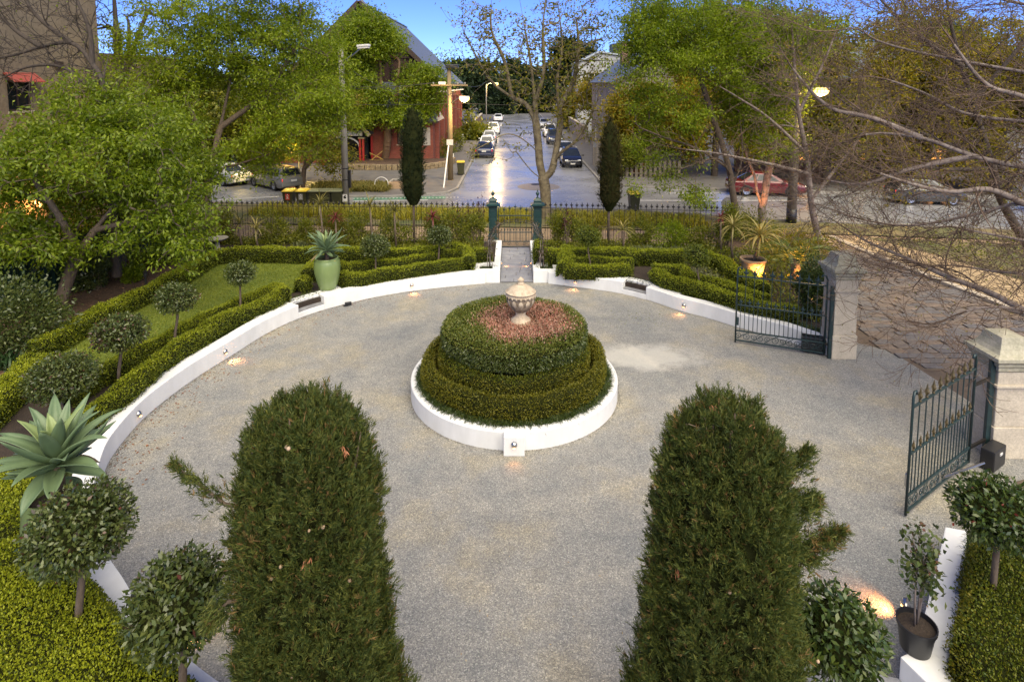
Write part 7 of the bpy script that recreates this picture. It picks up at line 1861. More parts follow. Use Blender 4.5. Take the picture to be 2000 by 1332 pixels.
# ---- loose shrubs
def shrub(label, px, py_base, Yv, wpx, hpx, lm, n, seed, L=0.07, W=0.035, group="shrubs along the iron fence", name="garden_shrub", zb=GZ, gap=0.3, twigs=True, cat="shrub"):
    rng = np.random.default_rng(seed); k = Yv / F; x = at(px, py_base, Yv).x; w, h = wpx * k, hpx * k
    root = thing(name, label, cat, (x, Yv, zb), group=group)
    P = in_ells([((x, Yv, zb + h * 0.5), (w / 2, w * 0.36, h * 0.52)), ((x - w * 0.2, Yv, zb + h * 0.35), (w * 0.35, w * 0.3, h * 0.36)), ((x + w * 0.2, Yv, zb + h * 0.4), (w * 0.32, w * 0.3, h * 0.4))], n, rng, 0.5, gap, 2.2, seed)
    P[:, 2] = np.maximum(P[:, 2], zb + 0.02)
    D = unit(P - np.array([x, Yv, zb + h * 0.3])) + rng.normal(size=(n, 3)) * 0.6
    leaves("foliage", P, D, L * rng.uniform(0.6, 1.3, n), W * rng.uniform(0.7, 1.2, n), lm, root, rng)
    b = MB()
    for q in range(9):
        tq = P[rng.integers(0, n)]; b.tube([(x + rng.normal() * 0.08, Yv + rng.normal() * 0.05, zb - 0.03), (x + (tq[0] - x) * 0.5, Yv + (tq[1] - Yv) * 0.4, zb + (tq[2] - zb) * 0.6), tuple(tq)], [0.014, 0.010, 0.004], 5)
    b.build("stems", m_bark, root)
    return root
SH = [(445, 478, 24.3, 70, 75, lf_bush, 2400, "loose green shrub behind the bird bath"), (530, 480, 24.3, 80, 70, lf_bush, 2600, "green shrub against the left fence below the bins"), (592, 478, 24.3, 50, 62, lf_bush, 1900, "dark bushy shrub below the yellow lidded bins"),
      (650, 478, 24.2, 70, 74, lf_yel, 2300, "bright yellow green shrub behind the potted agave"), (700, 480, 24.2, 60, 70, lf_bush, 2000, "shrub between agave and the branching cordyline"), (775, 478, 24.1, 70, 78, lf_bush, 2400, "dense green shrub at the foot of the dark cypress standard"),
      (840, 476, 24.1, 60, 68, lf_bush, 2000, "green shrub right of the dark cypress standard"), (893, 476, 24.0, 90, 76, lf_bush, 3600, "clipped leafy shrub hedge left of the gate"), (925, 478, 24.0, 50, 70, lf_bush, 1800, "leafy shrub touching the left gate pier"),
      (1085, 480, 24.0, 50, 70, lf_bush, 1900, "leafy shrub touching the right gate pier"), (1125, 480, 23.9, 60, 72, lf_bush, 2200, "green shrub behind the light ball topiary"), (1165, 480, 23.9, 44, 60, lf_yel, 1400, "yellowish shrub left of the brown cypress standard"),
      (1250, 482, 23.8, 50, 62, lf_bush, 2000, "round dark shrub right of the brown cypress standard"), (1310, 482, 23.6, 70, 60, lf_elm, 2200, "bright green drooping shrub before the right fence"), (1365, 486, 23.4, 50, 50, lf_bush, 1500, "sparse shrub near the end of the right fence"),
      (1420, 500, 23.2, 50, 110, lf_bush, 2600, "tall dark shrub at the corner end of the right fence")]
for i, s in enumerate(SH): shrub(s[7], s[0], s[1], s[2], s[3], s[4], s[5], int(s[6] * 1.3), 800 + i, 0.085, 0.042)
shrub("purple leaved shrub left of the gate above the green shrub", 895, 480, 24.3, 80, 92, lf_purple, 260, 830, 0.09, 0.05, gap=0.6)
shrub("purple leaved sprig standing by the left gate pier", 938, 480, 24.3, 26, 100, lf_purple, 120, 831, 0.09, 0.05, gap=0.6)
shrub("small purple topped rose bush right of the gate", 1108, 482, 23.6, 24, 90, lf_purple, 120, 832, 0.08, 0.045, gap=0.6)
shrub("large round-leaved dark shrub between the iron gate and the garden pillar", 1578, 640, 16.4, 84, 118, lm_lilly, 6500, 833, 0.075, 0.045, gap=0.2, group="shrubs at the right garden corner")
shrub("mounded shrub behind the cycad at the garden corner", 1560, 520, 22.5, 150, 66, lf_autumn, 3600, 834, 0.09, 0.05, zb=0.1, group="shrubs at the right garden corner")
shrub("dark green shrub at the feet of the corner trees", 1465, 480, 25.8, 120, 75, lf_bush, 3600, 835, 0.10, 0.05, zb=0.1, group="shrubs at the right garden corner")
shrub("low shrub trailing towards the lane behind the garden pillar", 1620, 505, 20.6, 90, 40, lf_autumn, 2000, 836, 0.085, 0.045, zb=0.1, group="shrubs at the right garden corner")
shrub("dark broad-leaved bush against the steel fence at the left edge", 30, 680, 14.3, 200, 150, lm_camellia, 6500, 837, 0.10, 0.05, group="bushes in the left shade bed")
shrub("dark bush between the two nearest left tree trunks", 190, 560, 18.6, 100, 75, lm_camellia, 3600, 838, 0.10, 0.05, group="bushes in the left shade bed")
shrub("bush with arching leaves behind the second left tree", 320, 505, 21.5, 110, 62, lf_dark, 3000, 839, 0.11, 0.05, group="bushes in the left shade bed")
shrub("small leafy bush beside the long hedge in the left shade bed", 262, 552, 19.3, 60, 40, lf_dark, 1500, 840, 0.11, 0.05, group="bushes in the left shade bed")
shrub("dense dark bush left of the bird bath", 375, 490, 23.2, 60, 60, lm_camellia, 2200, 841, 0.10, 0.05, group="bushes in the left shade bed")
# strappy clumps
def clump(label, c, n, L, W, m, seed, spread=0.12, bend=0.55, group=None, up=0.9, name="strappy_clump"):
    rng = np.random.default_rng(seed); c = np.array(c)
    root = thing(name, label, "plant", tuple(c), group=group)
    P = c + rng.normal(size=(n, 3)) * np.array([spread, spread, 0]); D = rng.normal(size=(n, 3)) * 0.5 + np.array([0, 0, up]); D[:, 2] = np.abs(D[:, 2]) + 0.15
    blades("blades", P, D, L * rng.uniform(0.6, 1.2, n), W, bend, m, root, rng); return root
lm_liri = leaf_mat("pale_strap_blade", [(0.07, 0.09, 0.04), (0.12, 0.14, 0.06), (0.16, 0.17, 0.08)], 0.3)
for i, (px, py, Yv) in enumerate(((1240, 484, 22.9), (1268, 484, 22.9), (1296, 486, 22.8), (1325, 486, 22.8), (1352, 488, 22.7))):
    clump(["pale strappy clump by the short cordyline, behind the right hedge", "second pale strappy clump behind the right hedge", "middle pale strappy clump in the row behind the right hedge", "pale strappy clump right of the middle in the row behind the hedge", "last pale strappy clump behind the right hedge, near the ball topiary"][i], (at(px, py, Yv).x, Yv, GZ), 110, 0.62, 0.022, lm_liri, 850 + i, group="pale strappy clumps behind the right hedge")
clump("dark strappy clivia clump at the left edge by the hedge end", tuple(G(15, 715, GZ)), 90, 0.7, 0.045, leaf_mat("clivia_blade", [(0.015, 0.035, 0.012), (0.03, 0.06, 0.018)], 0.15, 0.35), 860, spread=0.2)
clump("second dark strappy clump behind the clivia at the left edge", tuple(G(-10, 690, GZ)), 80, 0.7, 0.045, lm_mondo, 861, spread=0.2)
clump("grassy plant at the foot of the third left tree", tuple(G(405, 498, GZ)), 70, 0.5, 0.02, lm_liri, 862, spread=0.15)
clump("strappy plant by the red cordyline below the left fence", tuple(G(590, 482, GZ)), 80, 0.6, 0.025, lm_liri, 863, spread=0.15)
# nature strip: yellow green strappy planting along the kerb
rng = np.random.default_rng(52)
n = 15000; s = rng.random(n); 
def nat(xa, xb, cnt, L, seed, lo=29.0, hi=31.2, slope=-0.155, y0=0):
    r = np.random.default_rng(seed); x = r.uniform(xa, xb, cnt); y = r.uniform(lo, hi, cnt) + (x * slope * 0.8); c_ = np.round(x * 1.6) / 1.6 + r.normal(size=cnt) * 0.12
    P = np.stack([c_, y, np.full(cnt, 0.05)], 1); D = r.normal(size=(cnt, 3)) * 0.4 + np.array([0, 0, 1.0])
    return blades("strappy_grass", P, D, L * r.uniform(0.6, 1.25, cnt), 0.03, 0.45, lm_strap, None, r)
stuff(nat(-14, 1.0, 9000, 0.85, 53), "yellow green strappy grasses planted along the kerb left of the plane tree")
stuff(nat(2.2, 9.5, 4500, 0.8, 54), "yellow green strappy grasses planted along the kerb right of the plane tree")
r = np.random.default_rng(55); n = 6500; x = r.uniform(-13.0, -8.1, n); y = r.uniform(37.4, 39.4, n)
P = np.stack([x, y, np.full(n, 0.12)], 1)
stuff(blades("ornamental_grass", P, r.normal(size=(n, 3)) * 0.45 + np.array([0, 0, 1.0]), 0.95 * r.uniform(0.6, 1.2, n), 0.04, 0.6, leaf_mat("golden_grass_blade", [(0.15, 0.13, 0.03), (0.24, 0.20, 0.05), (0.10, 0.12, 0.03)], 0.3), None, r), "golden ornamental grass bed behind the kerb across the road")
r = np.random.default_rng(56); n = 9000; P = np.stack([r.uniform(16, 34, n), r.uniform(10, 26, n), np.full(n, 0.03)], 1); P = P[P[:, 0] > 24.5 - P[:, 1] * 0.30]; n = len(P)
stuff(leaves("ground_cover", P + r.normal(size=(n, 3)) * np.array([0, 0, 0.12]) + np.array([0, 0, .12]), r.normal(size=(n, 3)) + np.array([0, 0, 0.8]), 0.14, 0.07, lf_bush, None, r), "low mixed ground cover on the rough park ground at the right")
# fallen leaves
r = np.random.default_rng(57)
def litter(name, label, gen, n, L, m, z):
    P = np.array([gen() for _ in range(n)]); P = np.concatenate([P, np.full((n, 1), z)], 1); P[:, 2] += r.uniform(0, 0.006, n)
    D = r.normal(size=(n, 3)) * np.array([1, 1, 0.08]); fl = np.tile(np.array([[0, 0, 1.0]]), (n, 1)) + r.normal(size=(n, 3)) * 0.25
    S = unit(np.cross(unit(D), fl)); return stuff(leaves(name, P, D, L * r.uniform(0.6, 1.3, n), L * 0.5, m, None, r, flat=fl), label)
lm_fall = leaf_mat("fallen_leaf", [(0.16, 0.06, 0.03), (0.25, 0.10, 0.05), (0.20, 0.13, 0.06)], 0.1)
def g1():
    i = r.integers(5, len(LW) - 40); p = LW[i]; c_ = np.array([0, 12.8]); d = (c_ - p) / np.linalg.norm(c_ - p); return p + d * abs(r.normal()) * 0.45 + r.normal(size=2) * 0.08
litter("fallen_leaves", "scattered brown leaves along the foot of the left wall", g1, 420, 0.055, lm_fall, 0.006)
litter("fallen_leaves", "pale leaf specks scattered over the gravel", lambda: np.array([r.uniform(-6, 7), r.uniform(6.5, 20)]), 420, 0.032, leaf_mat("pale_speck_leaf", [(0.5, 0.42, 0.28), (0.3, 0.2, 0.1)], 0.1), 0.005)
def g3():
    while True:
        p = np.array([r.uniform(-14.8, -10.8), r.uniform(9, 24.8)])
        if p[0] < np.interp(p[1], [11, 15.6, 18, 21, 25], [-10.9, -11.8, -12.0, -12.5, -12.9]): return p
litter("leaf_litter", "leaf litter over the mulch bed by the steel fence", g3, 2600, 0.075, leaf_mat("litter_leaf", [(0.10, 0.05, 0.03), (0.18, 0.09, 0.05), (0.25, 0.15, 0.09), (0.06, 0.035, 0.02)], 0.1), 0.365)
litter("fallen_leaves", "small pale leaves lying on the lawn", lambda: np.array(G(r.uniform(150, 560), r.uniform(520, 690), 0.38)[:2]), 90, 0.05, leaf_mat("pale_lawn_leaf", [(0.4, 0.33, 0.16), (0.3, 0.22, 0.08)], 0.1), 0.38)
litter("green_litter", "green leaf debris on the gravel below the right wall", lambda: np.array(G(1250 + r.normal() * 60, 620 + r.normal() * 12, 0)[:2]), 140, 0.045, lf_bush, 0.005)

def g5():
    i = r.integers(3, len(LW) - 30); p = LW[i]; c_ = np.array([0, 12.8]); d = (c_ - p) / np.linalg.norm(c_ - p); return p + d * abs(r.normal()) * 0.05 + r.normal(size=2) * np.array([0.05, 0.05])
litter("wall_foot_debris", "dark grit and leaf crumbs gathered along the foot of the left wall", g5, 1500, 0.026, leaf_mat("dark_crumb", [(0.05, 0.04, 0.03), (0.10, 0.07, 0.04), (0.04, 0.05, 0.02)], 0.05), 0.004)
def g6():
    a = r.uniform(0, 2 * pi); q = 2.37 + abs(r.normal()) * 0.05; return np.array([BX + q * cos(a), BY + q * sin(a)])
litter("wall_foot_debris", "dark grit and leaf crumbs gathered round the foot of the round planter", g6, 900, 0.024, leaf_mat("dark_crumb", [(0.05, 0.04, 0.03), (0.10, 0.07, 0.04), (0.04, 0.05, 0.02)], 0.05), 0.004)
# bird bath
bb = G(425, 491, GZ); t = thing("bird_bath", "old concrete bird bath under the tall left tree", "bird bath", bb)
zt_b = at(425, 466, bb.y).z
MB().lathe([(0.20, GZ), (0.20, GZ + 0.06), (0.11, GZ + 0.12), (0.09, GZ + 0.3), (0.10, zt_b - 0.16), (0.16, zt_b - 0.10)], (bb.x, bb.y, 0), 20).build("pedestal", m_conc, t, smooth=True, autosmooth=40)
MB().lathe([(0.14, zt_b - 0.11), (0.30, zt_b - 0.07), (0.40, zt_b), (0.42, zt_b + 0.02), (0.37, zt_b + 0.02), (0.25, zt_b - 0.02), (0.0, zt_b - 0.035)], (bb.x, bb.y, 0), 28, cap=False).build("bowl", m_conc, t, smooth=True, autosmooth=60)
# short black garden light in the lawn hedge, small black spotlight on the gravel
p = G(287, 586, GZ); t = thing("garden_light", "short black bollard garden light beside the long hedge", "garden light", p)
MB().tube([p, p + Vector((0, 0, 0.75))], 0.025, 8).build("post", m_black, t); MB().lathe([(0.05, p.z + 0.75), (0.05, p.z + 0.88), (0.07, p.z + 0.9), (0.0, p.z + 0.95)], (p.x, p.y, 0), 12).build("lamp_head", m_black, t)
p = G(681, 596); t = thing("ground_light", "small black flood light lying on the gravel under the left wall", "flood light", p)
MB().box((p.x, p.y - 0.05, 0.07), (0.2, 0.1, 0.09), 0.4).build("lamp_housing", m_black, t, bevel=0.01); MB().box((p.x - 0.07, p.y - 0.09, 0.02), (0.14, 0.08, 0.04), 0.4).build("bracket", m_black, t)

# low planting that covers the soil between the right hedges and at the corner
r = np.random.default_rng(58)
def cover(label, pts, n, L, W, m, hh, z=GZ):
    lp_ = np.array([tuple(q)[:2] for q in pts]); lo, hi = lp_.min(0), lp_.max(0); pt = r.uniform(lo, hi, (n * 2, 2)); ins = np.zeros(len(pt), bool)
    for a_, b_ in zip(lp_, np.roll(lp_, -1, 0)):
        ins ^= ((a_[1] > pt[:, 1]) != (b_[1] > pt[:, 1])) & (pt[:, 0] < (b_[0] - a_[0]) * (pt[:, 1] - a_[1]) / (b_[1] - a_[1] + 1e-12) + a_[0])
    pt = pt[ins]; k = len(pt); P = np.concatenate([pt, np.full((k, 1), z)], 1); h_ = hh * (0.6 + 0.5 * lump(P, 1.6, 5)).clip(0.1, 1.3); P[:, 2] += r.random(k) * h_
    stuff(leaves("ground_cover", P, r.normal(size=(k, 3)) + np.array([0, 0, 0.5]), L * r.uniform(0.6, 1.3, k), W, m, None, r), label)
cover("grey green ground cover between the right box rows", [G(*q, GZ) for q in ((1385, 520), (1440, 545), (1480, 575), (1500, 590), (1440, 575), (1380, 550), (1340, 530))], 2600, 0.07, 0.04, leaf_mat("grey_cover_leaf", [(0.12, 0.13, 0.06), (0.2, 0.2, 0.1), (0.08, 0.1, 0.04)], 0.3), 0.16)
cover("mixed leafy planting round the terracotta pot and cycad", [(6.6, 21.5), (8.8, 23.2), (12.6, 25.5), (12.2, 23), (10.0, 19), (9.0, 15.8), (8.3, 15.9), (8.0, 18), (6.9, 19.6)], 7000, 0.10, 0.05, lf_bush, 0.34)
cover("low green plants along the foot of the right iron fence", [(1.4, 23.4), (8.8, 22.6), (8.8, 23.7), (1.4, 24.3)], 5200, 0.09, 0.045, lf_bush, 0.42)
cover("low green plants along the foot of the left iron fence", [(-12.6, 24.0), (-1.2, 23.3), (-1.2, 24.4), (-12.8, 24.8)], 8000, 0.09, 0.045, lf_bush, 0.42)
# ================================================================ STREET THINGS
m_tyre = M_("tyre_rubber", (0.015, 0.015, 0.015), None, 8, 0.8)
m_rim = M_("alloy_rim", (0.45, 0.45, 0.46), None, 8, 0.3, metal=0.9)
m_tail = emit("tail_light_red", (0.75, 0.03, 0.02), 0.35)
m_tail_lit = emit("tail_light_lit", (1.0, 0.06, 0.03), 2.5)
m_headl = emit("headlight_lens", (0.85, 0.85, 0.8), 0.15)
m_headlit = emit("headlight_lit", (1.0, 0.88, 0.62), 3)
m_plate = M_("number_plate", (0.65, 0.64, 0.58), None, 4, 0.5)
def paint(name, c): 
    m = M_(name, c, tuple(k * 0.92 for k in c), 1.0, 0.22); m.node_tree.nodes["Principled BSDF"].inputs["Coat Weight"].default_value = 0.6; return m
pt = {"grey": paint("grey_green_car_paint", (0.17, 0.165, 0.14)), "silver": paint("silver_car_paint", (0.42, 0.43, 0.44)), "white": paint("white_car_paint", (0.68, 0.68, 0.67)), "black": paint("black_car_paint", (0.012, 0.012, 0.016)),
      "navy": paint("navy_car_paint", (0.015, 0.02, 0.05)), "red": paint("red_car_paint", (0.12, 0.007, 0.009)), "dark": paint("dark_grey_car_paint", (0.045, 0.048, 0.055))}
KIND = {  # length, half width, belt, roof, cabin foot x0..x1, cabin roof x0..x1
    "wagon": (4.75, 0.90, 0.93, 1.50, -2.20, 1.15, -1.92, 0.20), "hatch": (3.95, 0.85, 0.92, 1.49, -1.85, 1.15, -1.45, 0.15),
    "sedan": (4.65, 0.89, 0.92, 1.45, -1.65, 1.10, -0.85, 0.15), "suv": (4.50, 0.92, 1.02, 1.72, -2.10, 1.10, -1.90, 0.30), "van": (4.6, 0.92, 1.0, 1.9, -2.2, 1.5, -2.1, 0.9)}
def car(label, kind, colour, X, Y, rz, z=0.0, lit=False, group="parked cars"):
    L, w, zs, zr, a0, a1, r0, r1 = KIND[kind]; h = L / 2
    t = thing("car", label, "car", (X, Y, z), rz, group)
    st = [(-h, 0.74, 0.42, zs - 0.14), (-h + 0.07, 0.90, 0.30, zs - 0.03), (-h + 0.35, 0.98, 0.22, zs), (-0.6, 1.0, 0.20, zs), (a1 - 0.2, 1.0, 0.20, zs - 0.01), (a1 + 0.1, 0.985, 0.20, zs - 0.03), (h - 0.45, 0.95, 0.20, zs - 0.14), (h - 0.12, 0.86, 0.24, zs - 0.24), (h, 0.68, 0.32, zs - 0.36)]
    if kind == "sedan": st[2:2] = [(-h + 0.2, 0.95, 0.25, zs + 0.0)]
    b = MB(); k = 0
    for x, f, zb, zt in st:
        W_ = w * f
        half = [(W_ * 0.90, zb), (W_ * 0.985, zb + 0.10), (W_, (zb + zt) / 2), (W_ * 0.975, zt - 0.06), (W_ * 0.91, zt), (W_ * 0.45, zt + 0.035)]
        ring = half + [(-y, zz_) for y, zz_ in half[::-1]]; k = len(ring)
        b.v += [(x, y, zz_) for y, zz_ in ring]
    for i in range(len(st) - 1):
        for j in range(k): b.f.append((i * k + j, i * k + (j + 1) % k, (i + 1) * k + (j + 1) % k, (i + 1) * k + j))
    b.f.append(tuple(range(k))); b.f.append(tuple((len(st) - 1) * k + j for j in range(k)))
    body = b.build("body", pt[colour], t, smooth=True, local=True, autosmooth=35)
    wb, wt = w * 0.90, w * 0.68
    c0 = [(a0, -wb, zs - .02), (a1, -wb, zs - .02), (a1, wb, zs - .02), (a0, wb, zs - .02)]; c1 = [(r0, -wt, zr - 0.04), (r1, -wt, zr - 0.04), (r1, wt, zr - 0.04), (r0, wt, zr - 0.04)]
    c2 = [(r0 + 0.12, -wt * 0.86, zr), (r1 - 0.18, -wt * 0.86, zr), (r1 - 0.18, wt * 0.86, zr), (r0 + 0.12, wt * 0.86, zr)]
    b = MB(); b.add(c0 + c1 + c2, [(0, 1, 5, 4), (1, 2, 6, 5), (2, 3, 7, 6), (3, 0, 4, 7), (4, 5, 9, 8), (5, 6, 10, 9), (6, 7, 11, 10), (7, 4, 8, 11), (8, 9, 10, 11)])
    b.build("cabin", pt[colour], t, local=True, bevel=0.03, smooth=True, autosmooth=50)
    def win(name, P00, P10, P11, P01, u0, u1, v0, v1):
        P00, P10, P11, P01 = map(Vector, (P00, P10, P11, P01)); n_ = (P10 - P00).cross(P01 - P00).normalized()
        mid = (P00 + P11) / 2
        if n_.dot(mid - Vector(((a0 + a1) / 2, 0, zs))) < 0: n_ = -n_
        q = lambda u, v: P00.lerp(P10, u).lerp(P01.lerp(P11, u), v) + n_ * 0.006
        b = MB(); b.add([q(u0, v0), q(u1, v0), q(u1, v1), q(u0, v1)] + [q(u, v) - n_ * 0.03 for u, v in ((u0, v0), (u1, v0), (u1, v1), (u0, v1))], [(0, 1, 2, 3), (0, 4, 5, 1), (1, 5, 6, 2), (2, 6, 7, 3), (3, 7, 4, 0)]); b.build(name, m_glass, t, local=True)
    win("windscreen", c0[1], c0[2], c1[2], c1[1], 0.06, 0.94, 0.08, 0.93)
    win("rear_window", c0[0], c0[3], c1[3], c1[0], 0.09, 0.91, 0.12 if kind != "wagon" else 0.2, 0.90)
    for A_, B_, C_, D_ in ((c0[0], c0[1], c1[1], c1[0]), (c0[3], c0[2], c1[2], c1[3])):
        for u0, u1 in ((0.10, 0.30), (0.325, 0.575), (0.60, 0.86)): win("side_window", A_, B_, C_, D_, u0, u1, 0.14, 0.88)
    for sx in (-1, 1):
        for sy in (-1, 1):
            wx, wy, R_ = sx * L * 0.285, sy * (w - 0.10), 0.32
            b = MB(); prof = [(R_ - 0.10, -0.10), (R_ - 0.02, -0.105), (R_, -0.07), (R_, 0.07), (R_ - 0.02, 0.105), (R_ - 0.10, 0.10)]
            n = 20; b.v = [(wx + r * cos(2 * pi * j / n), wy + y, R_ + r * sin(2 * pi * j / n)) for r, y in prof for j in range(n)]
            b.f = [(i * n + j, i * n + (j + 1) % n, (i + 1) * n + (j + 1) % n, (i + 1) * n + j) for i in range(5) for j in range(n)]
            wh = b.build("wheel", m_tyre, t, local=True, smooth=True)
            b = MB(); yy_ = wy + sy * 0.085
            b.v = [(wx + (R_ - 0.095) * cos(2 * pi * j / n), yy_, R_ + (R_ - 0.095) * sin(2 * pi * j / n)) for j in range(n)] + [(wx, yy_ - sy * 0.03, R_)]
            b.f = [(j, (j + 1) % n, n) for j in range(n)]
            r_ = b.build("rim", m_rim, wh, local=True); 
            b = MB(); na = 12; arc = np.linspace(-0.15, pi + 0.15, na)
            for q in range(na - 1):
                b.bar((wx + (R_ + 0.035) * cos(arc[q]), sy * (w - 0.02), R_ + (R_ + 0.035) * sin(arc[q])), (wx + (R_ + 0.035) * cos(arc[q + 1]), sy * (w - 0.02), R_ + (R_ + 0.035) * sin(arc[q + 1])), 0.06, 0.06, up=(0, 1, 0))
            b.build("wheel_arch", m_black, t, local=True)
    for sy in (-1, 1):
        MB().box((-h + 0.10, sy * w * 0.70, zs - 0.17), (0.10, w * 0.36, 0.17)).build("tail_light", m_tail_lit if lit else m_tail, t, local=True, bevel=0.02)
        MB().box((h - 0.18, sy * w * 0.60, zs - 0.30), (0.20, w * 0.36, 0.13)).build("headlight", m_headlit if lit else m_headl, t, local=True, bevel=0.03)
        MB().box((a1 - 0.22, sy * (w + 0.08), zs + 0.06), (0.14, 0.2, 0.13)).build("side_mirror", pt[colour], t, local=True, bevel=0.03)
    MB().box((-h + 0.015, 0, 0.42), (0.10, w * 1.5, 0.18)).build("rear_bumper", pt[colour], t, local=True, bevel=0.03)
    MB().box((h - 0.02, 0, 0.36), (0.12, w * 1.35, 0.14)).build("grille", m_black, t, local=True, bevel=0.02)
    MB().box((-h - 0.01, 0, 0.70), (0.06, 0.40, 0.13)).build("number_plate", m_plate, t, local=True)
    MB().box((h + 0.045, 0, 0.38), (0.02, 0.40, 0.12)).build("number_plate", m_plate, t, local=True)
    return t
q = G(548, 374); car("grey green station wagon parked across the road left of the grasses", "wagon", "grey", -16.2, 39.9, radians(140))
car("silver sedan parked across the road, partly behind the tall left tree", "sedan", "silver", -20.6, 41.5, radians(148))
car("dark small hatchback parked at the left kerb, rear facing with wide red tail lights", "sedan", "navy", -2.65, 57.5, radians(90))
car("white hatchback parked at the left kerb behind the dark one", "hatch", "white", -2.7, 64.5, radians(90))
car("silver car parked third along the left kerb", "hatch", "silver", -2.7, 71.5, radians(90))
car("white van-like wagon parked fourth along the left kerb", "suv", "white", -2.6, 84, radians(90))
car("white car parked far up the left kerb", "sedan", "white", -2.6, 112, radians(90))
car("black hatchback parked nose on at the right kerb", "hatch", "black", 5.1, 50.8, radians(-90))
car("silver hatchback parked behind the black one at the right kerb", "hatch", "silver", 5.2, 57.0, radians(-90))
car("dark wagon parked further along the right kerb", "suv", "dark", 5.1, 70, radians(-90))
car("white van parked beyond the dark wagon at the right kerb", "suv", "white", 5.1, 79, radians(-90))
car("silver car parked far along the right kerb", "hatch", "silver", 5.2, 96, radians(-90))
car("red car with lit headlights on the road behind the corner trees", "sedan", "red", 16.2, 37.2, radians(-9), lit=True, group="cars on the cross road")
car("dark grey hatchback on the road behind the grey bare tree at the right", "hatch", "dark", 24.5, 34.5, radians(-9), group="cars on the cross road")
car("silver car standing at the far right on the road beyond the park", "wagon", "silver", 31, 31.8, radians(-9), group="cars on the cross road")

# ---- wheelie bins
m_bin = M_("dark_olive_bin_plastic", (0.045, 0.045, 0.018), (0.03, 0.032, 0.014), 4, 0.55)
m_lidy = M_("yellow_lid_plastic", (0.70, 0.50, 0.02), (0.6, 0.42, 0.02), 4, 0.45)
m_lidg = M_("faded_green_lid_plastic", (0.20, 0.20, 0.10), (0.15, 0.16, 0.08), 4, 0.5)
m_red = M_("red_sticker", (0.55, 0.05, 0.03), None, 4, 0.5)
m_gst = M_("grey_sticker", (0.35, 0.35, 0.34), None, 4, 0.5)
def bin_(label, X, Y, rz, lid, sticker=None, z=0.06, group="wheelie bins on the nature strip"):
    t = thing("wheelie_bin", label, "wheelie bin", (X, Y, z), rz, group)
    b = MB(); r0, r1 = (0.22, 0.25), (0.29, 0.35); z0, z1 = 0.06, 0.98
    b.add([(-r0[0], -r0[1], z0), (r0[0], -r0[1], z0), (r0[0], r0[1], z0), (-r0[0], r0[1], z0), (-r1[0], -r1[1], z1), (r1[0], -r1[1], z1), (r1[0], r1[1], z1), (-r1[0], r1[1], z1)], [(0, 3, 2, 1), (4, 5, 6, 7), (0, 1, 5, 4), (1, 2, 6, 5), (2, 3, 7, 6), (3, 0, 4, 7)])
    b.build("bin_body", m_bin, t, local=True, bevel=0.03)
    MB().box((0, 0, 0.965), (0.64, 0.76, 0.05)).build("rim", m_bin, t, local=True, bevel=0.012)
    b = MB(); b.add([(-0.32, -0.40, 0.995), (0.32, -0.40, 0.995), (0.32, 0.36, 1.0), (-0.32, 0.36, 1.0), (-0.28, -0.34, 1.04), (0.28, -0.34, 1.04), (0.28, 0.32, 1.075), (-0.28, 0.32, 1.075)], [(0, 3, 2, 1), (4, 5, 6, 7), (0, 1, 5, 4), (1, 2, 6, 5), (2, 3, 7, 6), (3, 0, 4, 7)]); b.build("lid", lid, t, local=True, bevel=0.015)
    MB().tube([(-0.27, 0.41, 0.97), (0.27, 0.41, 0.97)], 0.018, 8).build("handle", m_bin, t, local=True)
    for s_ in (-1, 1):
        b = MB(); n = 14; b.v = [(s_ * x, 0.27 + r * cos(2 * pi * j / n), 0.10 + r * sin(2 * pi * j / n)) for x, r in ((0.22, 0.10), (0.27, 0.10), (0.27, 0.0)) for j in range(n)]
        b.f = [(i * n + j, i * n + (j + 1) % n, (i + 1) * n + (j + 1) % n, (i + 1) * n + j) for i in range(2) for j in range(n)]; b.build("wheel", m_black, t, local=True)
    if sticker:
        tilt = 0.108; f = lambda x, zz_, o=0.0: (x, -(r0[1] + (r1[1] - r0[1]) * (zz_ - z0) / (z1 - z0)) - 0.005 - o, zz_)
        b = MB(); b.add([f(-0.12, 0.52), f(0.12, 0.52), f(0.12, 0.86), f(-0.12, 0.86)], [(0, 1, 2, 3)]); s = b.build("sticker", sticker, t, local=True)
        b = MB()
        for a_, c_ in (((-0.07, 0.58), (0.07, 0.76)), ((0.07, 0.58), (-0.07, 0.76)), ((-0.06, 0.60), (0.06, 0.60))): b.bar(f(*a_, 0.004), f(*c_, 0.004), 0.022, 0.004, up=(0, 1, 0))
        b.lathe([(0.001, 0.77), (0.03, 0.79), (0.03, 0.82), (0.001, 0.84)], (0, f(0, 0.8)[1], 0), 8); b.build("figure_mark", m_paintwhite, s, local=True)
    return t
yb_ = lambda x: 32.75 - 0.02 * x
for i, (px, lab, lid, st_) in enumerate(((566, "yellow lidded wheelie bin with a red sticker, first in the row", m_lidy, m_red), (592, "yellow lidded wheelie bin with a grey sticker, second in the row", m_lidy, m_gst), (616, "green lidded wheelie bin in the middle of the row by the kerb", m_lidg, None), (638, "green lidded wheelie bin second from the power pole", m_lidg, None), (660, "green lidded wheelie bin standing against the concrete power pole", m_lidg, None))):
    bin_(lab, at(px, 400, 32.7).x, 32.7, 0.02 * (-1) ** i, lid, st_)
bin_("single yellow lidded wheelie bin right of the brown cypress standard", at(1238, 400, 31.9).x, 31.9, 0.05, m_lidy)
bin_("yellow lidded wheelie bin behind the timber power pole at the street corner", at(900, 340, 44.5).x, 44.5, 0.1, m_lidy, z=0.12)

